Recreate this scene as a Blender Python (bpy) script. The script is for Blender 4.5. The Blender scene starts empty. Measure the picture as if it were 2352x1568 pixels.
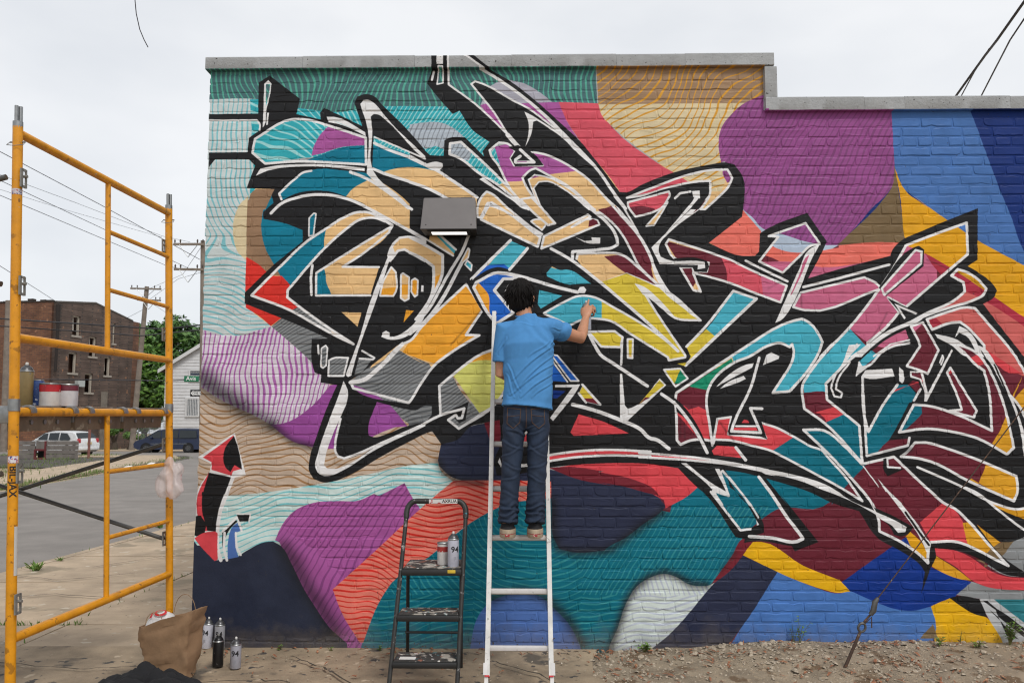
import bpy, bmesh, math, random
import numpy as np
from mathutils import Vector, Matrix, noise
random.seed(7)
SC = bpy.context.scene
COLL = SC.collection
R = math.radians

# ------------------------------------------------------------------ camera
cam_d = bpy.data.cameras.new('camera')
cam_d.lens = 30.0
cam_d.sensor_width = 36.0
cam_d.clip_start = 0.05
cam_d.clip_end = 1500
cam = bpy.data.objects.new('camera', cam_d)
COLL.objects.link(cam)
cam.location = (0.0, -5.75, 1.55)
cam.rotation_euler = (R(90) + math.atan((955 - 784) / 1960.0), 0, R(1.0))
SC.camera = cam
cam_d.dof.use_dof = True
cam_d.dof.focus_distance = 5.6
cam_d.dof.aperture_fstop = 6.3

# ------------------------------------------------------------------ world: overcast sky
SUN_EL, SUN_AZ = R(52), R(150)          # azimuth clockwise from +y
world = bpy.data.worlds.new('World')
SC.world = world
world.use_nodes = True
wn, wl = world.node_tree.nodes, world.node_tree.links
wn.clear()
w_out = wn.new('ShaderNodeOutputWorld')
w_mix = wn.new('ShaderNodeMixShader')
w_mix.inputs[0].default_value = 0.9
w_sky = wn.new('ShaderNodeTexSky')
w_sky.sky_type = 'NISHITA'
w_sky.sun_disc = False
w_sky.sun_elevation = SUN_EL
w_sky.sun_rotation = SUN_AZ
w_bg1 = wn.new('ShaderNodeBackground')
w_bg1.inputs[1].default_value = 0.1
w_bg2 = wn.new('ShaderNodeBackground')
w_bg2.inputs[1].default_value = 0.86
w_tc = wn.new('ShaderNodeTexCoord')
w_map = wn.new('ShaderNodeMapping')
w_map.inputs['Scale'].default_value = (1.0, 1.0, 2.2)
w_nz = wn.new('ShaderNodeTexNoise')
w_nz.inputs['Scale'].default_value = 1.7
w_nz.inputs['Detail'].default_value = 5
w_rmp = wn.new('ShaderNodeValToRGB')
w_rmp.color_ramp.elements[0].position = 0.32
w_rmp.color_ramp.elements[0].color = (0.66, 0.695, 0.745, 1)
w_rmp.color_ramp.elements[1].position = 0.62
w_rmp.color_ramp.elements[1].color = (0.93, 0.94, 0.955, 1)
wl.new(w_tc.outputs['Generated'], w_map.inputs[0])
wl.new(w_map.outputs[0], w_nz.inputs['Vector'])
wl.new(w_nz.outputs['Fac'], w_rmp.inputs[0])
wl.new(w_rmp.outputs[0], w_bg2.inputs[0])
wl.new(w_sky.outputs[0], w_bg1.inputs[0])
wl.new(w_bg1.outputs[0], w_mix.inputs[1])
wl.new(w_bg2.outputs[0], w_mix.inputs[2])
wl.new(w_mix.outputs[0], w_out.inputs[0])

# ------------------------------------------------------------------ the veiled sun
sun_d = bpy.data.lights.new('sun', 'SUN')
sun_d.energy = 1.5
sun_d.angle = R(16)
sun_d.color = (1.0, 0.965, 0.92)
sun = bpy.data.objects.new('sun', sun_d)
COLL.objects.link(sun)
_sd = Vector((math.cos(SUN_EL) * math.sin(SUN_AZ), math.cos(SUN_EL) * math.cos(SUN_AZ), math.sin(SUN_EL)))
sun.rotation_euler = (-_sd).to_track_quat('-Z', 'Y').to_euler()

SC.view_settings.view_transform = 'Standard'
SC.view_settings.look = 'None'
SC.view_settings.gamma = 1
SC.view_settings.exposure = 0.28
SC.view_settings.use_curve_mapping = False
SC.cycles.pixel_filter_type = 'BLACKMAN_HARRIS'
SC.cycles.filter_width = 1.15

# ================================================================== helpers
def lin(hexs, k=1.0):
    o = []
    for i in (0, 2, 4):
        c = int(hexs[i:i + 2], 16) / 255.0
        o.append(k * (c / 12.92 if c <= .04045 else ((c + .055) / 1.055) ** 2.4))
    return tuple(o)

_mats = {}
def mat(name, col, rough=.7, metal=0.0, var=.18, vs=9.0, bump=0.0, bs=60.0, bd=.004, spots=None, emit=0, alpha=None, coat=0, trans=0):
    """procedural material: base colour broken by noise, optional relief and spots of a second colour"""
    if name in _mats: return _mats[name]
    if isinstance(col, str): col = lin(col, .92)
    m = bpy.data.materials.new(name); m.use_nodes = True
    nt = m.node_tree; N, L = nt.nodes, nt.links
    b = N['Principled BSDF']
    b.inputs['Roughness'].default_value = rough
    b.inputs['Metallic'].default_value = metal
    if coat: b.inputs['Coat Weight'].default_value = coat
    if trans: b.inputs['Transmission Weight'].default_value = trans
    g = N.new('ShaderNodeNewGeometry')
    nz = N.new('ShaderNodeTexNoise'); nz.inputs['Scale'].default_value = vs; nz.inputs['Detail'].default_value = 6; nz.inputs['Roughness'].default_value = .6
    L.new(g.outputs['Position'], nz.inputs['Vector'])
    mr = N.new('ShaderNodeMapRange')
    mr.inputs[1].default_value = .3; mr.inputs[2].default_value = .7
    mr.inputs[3].default_value = 1 - var; mr.inputs[4].default_value = 1 + var * .6
    L.new(nz.outputs['Fac'], mr.inputs[0])
    vm = N.new('ShaderNodeVectorMath'); vm.operation = 'SCALE'
    vm.inputs[0].default_value = col[:3]
    L.new(mr.outputs[0], vm.inputs['Scale'])
    src = vm.outputs[0]
    if spots:                                   # (colour, scale, threshold)
        for sc_, s_, th in spots:
            if isinstance(sc_, str): sc_ = lin(sc_, .92)
            n2 = N.new('ShaderNodeTexNoise'); n2.inputs['Scale'].default_value = s_; n2.inputs['Detail'].default_value = 4
            L.new(g.outputs['Position'], n2.inputs['Vector'])
            m2 = N.new('ShaderNodeMapRange'); m2.inputs[1].default_value = th; m2.inputs[2].default_value = th + .05
            L.new(n2.outputs['Fac'], m2.inputs[0])
            mx = N.new('ShaderNodeMix'); mx.data_type = 'RGBA'
            L.new(m2.outputs[0], mx.inputs[0]); L.new(src, mx.inputs[6]); mx.inputs[7].default_value = (*sc_[:3], 1)
            src = mx.outputs[2]
    L.new(src, b.inputs['Base Color'])
    if bump:
        n3 = N.new('ShaderNodeTexNoise'); n3.inputs['Scale'].default_value = bs; n3.inputs['Detail'].default_value = 5
        L.new(g.outputs['Position'], n3.inputs['Vector'])
        bp = N.new('ShaderNodeBump'); bp.inputs['Strength'].default_value = bump; bp.inputs['Distance'].default_value = bd
        L.new(n3.outputs['Fac'], bp.inputs['Height']); L.new(bp.outputs[0], b.inputs['Normal'])
    if emit:
        b.inputs['Emission Color'].default_value = (*col[:3], 1); b.inputs['Emission Strength'].default_value = emit
    if alpha is not None: b.inputs['Alpha'].default_value = alpha
    _mats[name] = m
    return m

def tag(o, label=None, cat=None, group=None, kind=None):
    if label: o['label'] = label
    if cat: o['category'] = cat
    if group: o['group'] = group
    if kind: o['kind'] = kind
    return o

def empty(name, loc=(0, 0, 0), rz=0.0, label=None, cat=None, group=None, parent=None):
    o = bpy.data.objects.new(name, None); COLL.objects.link(o)
    o.empty_display_size = .1
    o.location = loc; o.rotation_euler = (0, 0, rz); o.parent = parent
    return tag(o, label, cat, group)

def link_mesh(name, me, material, parent=None):
    o = bpy.data.objects.new(name, me); COLL.objects.link(o); o.parent = parent
    if material is not None and not me.materials: me.materials.append(material)
    return o

class MB:
    """collects vertices and faces of ONE part"""
    def __init__(s): s.v = []; s.f = []
    def add(s, vs, fs):
        n = len(s.v); s.v += [tuple(q) for q in vs]; s.f += [tuple(n + i for i in q) for q in fs]; return s
    def box(s, c, d, m=None, bev=0.0):
        x, y, z = d[0] / 2, d[1] / 2, d[2] / 2
        if bev > 0:
            b = min(bev, x * .9, y * .9, z * .9)
            bm = bmesh.new(); bmesh.ops.create_cube(bm, size=1.0)
            bmesh.ops.scale(bm, vec=(d[0], d[1], d[2]), verts=bm.verts)
            bmesh.ops.bevel(bm, geom=bm.edges[:], offset=b, segments=2, affect='EDGES', profile=.5)
            bm.verts.index_update()
            vs = [v.co.copy() for v in bm.verts]; fs = [[v.index for v in f.verts] for f in bm.faces]; bm.free()
        else:
            vs = [Vector((a, b_, e)) for a in (-x, x) for b_ in (-y, y) for e in (-z, z)]
            fs = [(0, 1, 3, 2), (4, 6, 7, 5), (0, 4, 5, 1), (2, 3, 7, 6), (0, 2, 6, 4), (1, 5, 7, 3)]
        if m is not None: vs = [m @ v for v in vs]
        c = Vector(c)
        return s.add([v + c for v in vs], fs)
    def tube(s, path, r, n=10, caps=True, ry=None):
        P = [Vector(p) for p in path]; k = len(P)
        rs = r if isinstance(r, (list, tuple)) else [r] * k
        base = len(s.v); up = None
        for i, p in enumerate(P):
            t = (P[min(i + 1, k - 1)] - P[max(i - 1, 0)])
            t = t.normalized() if t.length > 1e-9 else Vector((0, 0, 1))
            if up is None:
                up = Vector((0, 0, 1)) if abs(t.z) < .9 else Vector((0, 1, 0))
            a = t.cross(up)
            if a.length < 1e-6: a = t.cross(Vector((1, 0, 0)))
            a.normalize(); b = a.cross(t).normalized(); up = b
            for j in range(n):
                an = 2 * math.pi * j / n
                r2 = rs[i] if ry is None else (ry[i] if isinstance(ry, (list, tuple)) else ry)
                s.v.append(tuple(p + a * math.cos(an) * rs[i] + b * math.sin(an) * r2))
        for i in range(k - 1):
            for j in range(n):
                q = base + i * n
                s.f.append((q + j, q + (j + 1) % n, q + n + (j + 1) % n, q + n + j))
        if caps:
            s.f.append(tuple(base + j for j in range(n))[::-1]); s.f.append(tuple(base + (k - 1) * n + j for j in range(n)))
        return s
    def lathe(s, prof, n=20, c=(0, 0, 0), caps=True):
        base = len(s.v)
        for r, z in prof:
            for j in range(n):
                a = 2 * math.pi * j / n
                s.v.append((c[0] + r * math.cos(a), c[1] + r * math.sin(a), c[2] + z))
        for i in range(len(prof) - 1):
            for j in range(n):
                q = base + i * n
                s.f.append((q + j, q + (j + 1) % n, q + n + (j + 1) % n, q + n + j))
        if caps:
            s.f.append(tuple(base + j for j in range(n))[::-1]); s.f.append(tuple(base + (len(prof) - 1) * n + j for j in range(n)))
        return s
    def ball(s, c, r, n=10, m=7):
        r = r if isinstance(r, (tuple, list)) else (r, r, r)
        base = len(s.v)
        for i in range(m + 1):
            th = math.pi * i / m
            for j in range(n):
                a = 2 * math.pi * j / n
                s.v.append((c[0] + r[0] * math.sin(th) * math.cos(a), c[1] + r[1] * math.sin(th) * math.sin(a), c[2] + r[2] * math.cos(th)))
        for i in range(m):
            for j in range(n):
                q = base + i * n
                s.f.append((q + j, q + n + j, q + n + (j + 1) % n, q + (j + 1) % n))
        return s
    def prism(s, poly, a, b, axis='y'):
        """2-D outline (u, w) pushed from a to b along an axis"""
        def mk(u, w, t): return {'y': (u, t, w), 'x': (t, u, w), 'z': (u, w, t)}[axis]
        n = len(poly); base = len(s.v)
        s.v += [mk(u, w, a) for u, w in poly] + [mk(u, w, b) for u, w in poly]
        s.f.append(tuple(base + i for i in range(n))); s.f.append(tuple(base + n + i for i in range(n))[::-1])
        for i in range(n):
            j = (i + 1) % n
            s.f.append((base + i, base + n + i, base + n + j, base + j))
        return s
    def mesh(s, name):
        me = bpy.data.meshes.new(name); me.from_pydata(s.v, [], s.f); me.validate(clean_customdata=False)
        bm = bmesh.new(); bm.from_mesh(me); bmesh.ops.recalc_face_normals(bm, faces=bm.faces); bm.to_mesh(me); bm.free()
        return me
    def build(s, name, material, parent=None, smooth=False, fix=True):
        if fix: me = s.mesh(name)
        else:
            me = bpy.data.meshes.new(name); me.from_pydata(s.v, [], s.f)
        if smooth:
            me.polygons.foreach_set('use_smooth', [True] * len(me.polygons))
            if smooth != 'all':
                try: me.set_sharp_from_angle(angle=R(smooth if not isinstance(smooth, bool) else 40))
                except Exception: pass
        return link_mesh(name, me, material, parent)

def copy_tree(o, parent=None):
    c = o.copy(); COLL.objects.link(c); c.parent = parent
    for ch in o.children: copy_tree(ch, c)
    return c

_dg = None
def text_mesh(body, size, bold=.0):
    cu = bpy.data.curves.new('text', 'FONT'); cu.body = body; cu.size = size; cu.align_x = 'CENTER'; cu.align_y = 'CENTER'
    cu.offset = bold; cu.resolution_u = 3
    o = bpy.data.objects.new('text', cu); COLL.objects.link(o)
    dg = bpy.context.evaluated_depsgraph_get(); dg.update()
    me = bpy.data.meshes.new_from_object(o.evaluated_get(dg))
    bpy.data.objects.remove(o); bpy.data.curves.remove(cu)
    return me
def text_part(name, body, size, fn, material, parent, bold=0.0):
    """flat lettering carried onto a surface by fn(x, y) -> (X, Y, Z)"""
    me = text_mesh(body, size, bold)
    bm = bmesh.new(); bm.from_mesh(me); bmesh.ops.triangulate(bm, faces=bm.faces)
    for _ in range(3):
        lg = [e for e in bm.edges if e.calc_length() > size * .10]
        if lg: bmesh.ops.subdivide_edges(bm, edges=lg, cuts=1); bmesh.ops.triangulate(bm, faces=bm.faces)
    for v in bm.verts: v.co = Vector(fn(v.co.x, v.co.y))
    bm.to_mesh(me); bm.free(); me.materials.clear(); me.name = name
    return link_mesh(name, me, material, parent)

def remeshed(name, mb, voxel, smooth_it, material, parent, deform=None):
    """many overlapping pieces fused into one continuous skin"""
    me = mb.mesh(name + '_raw')
    o = bpy.data.objects.new(name, me); COLL.objects.link(o)
    m1 = o.modifiers.new('r', 'REMESH'); m1.mode = 'VOXEL'; m1.voxel_size = voxel
    m2 = o.modifiers.new('s', 'SMOOTH'); m2.factor = .5; m2.iterations = smooth_it
    dg = bpy.context.evaluated_depsgraph_get(); dg.update()
    me2 = bpy.data.meshes.new_from_object(o.evaluated_get(dg)); me2.name = name
    bpy.data.objects.remove(o); bpy.data.meshes.remove(me)
    if deform:
        nv = len(me2.vertices); no = [v.normal.copy() for v in me2.vertices]
        for i, v in enumerate(me2.vertices): v.co = deform(v.co.copy(), no[i])
    me2.materials.clear()
    me2.polygons.foreach_set('use_smooth', [True] * len(me2.polygons))
    return link_mesh(name, me2, material, parent)

# photograph pixel (2352 px wide) -> point in the place: used once to lay things out
TH, PH = R(1.0), math.atan((955 - 784) / 1960.0)
_F0 = Vector((-math.sin(TH), math.cos(TH), 0)); _RT = Vector((math.cos(TH), math.sin(TH), 0))
_FW = _F0 * math.cos(PH) + Vector((0, 0, math.sin(PH))); _UP = -_F0 * math.sin(PH) + Vector((0, 0, math.cos(PH)))
EYE = Vector((0, -5.75, 1.55))
def at(u, v, y):
    d = _FW + _RT * ((u - 1176) / 1960.0) + _UP * ((784 - v) / 1960.0)
    return EYE + d * ((y + 5.75) / d.y)
SLOPE = 0.018
def gz(y): return -SLOPE * max(0.0, y)

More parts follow.
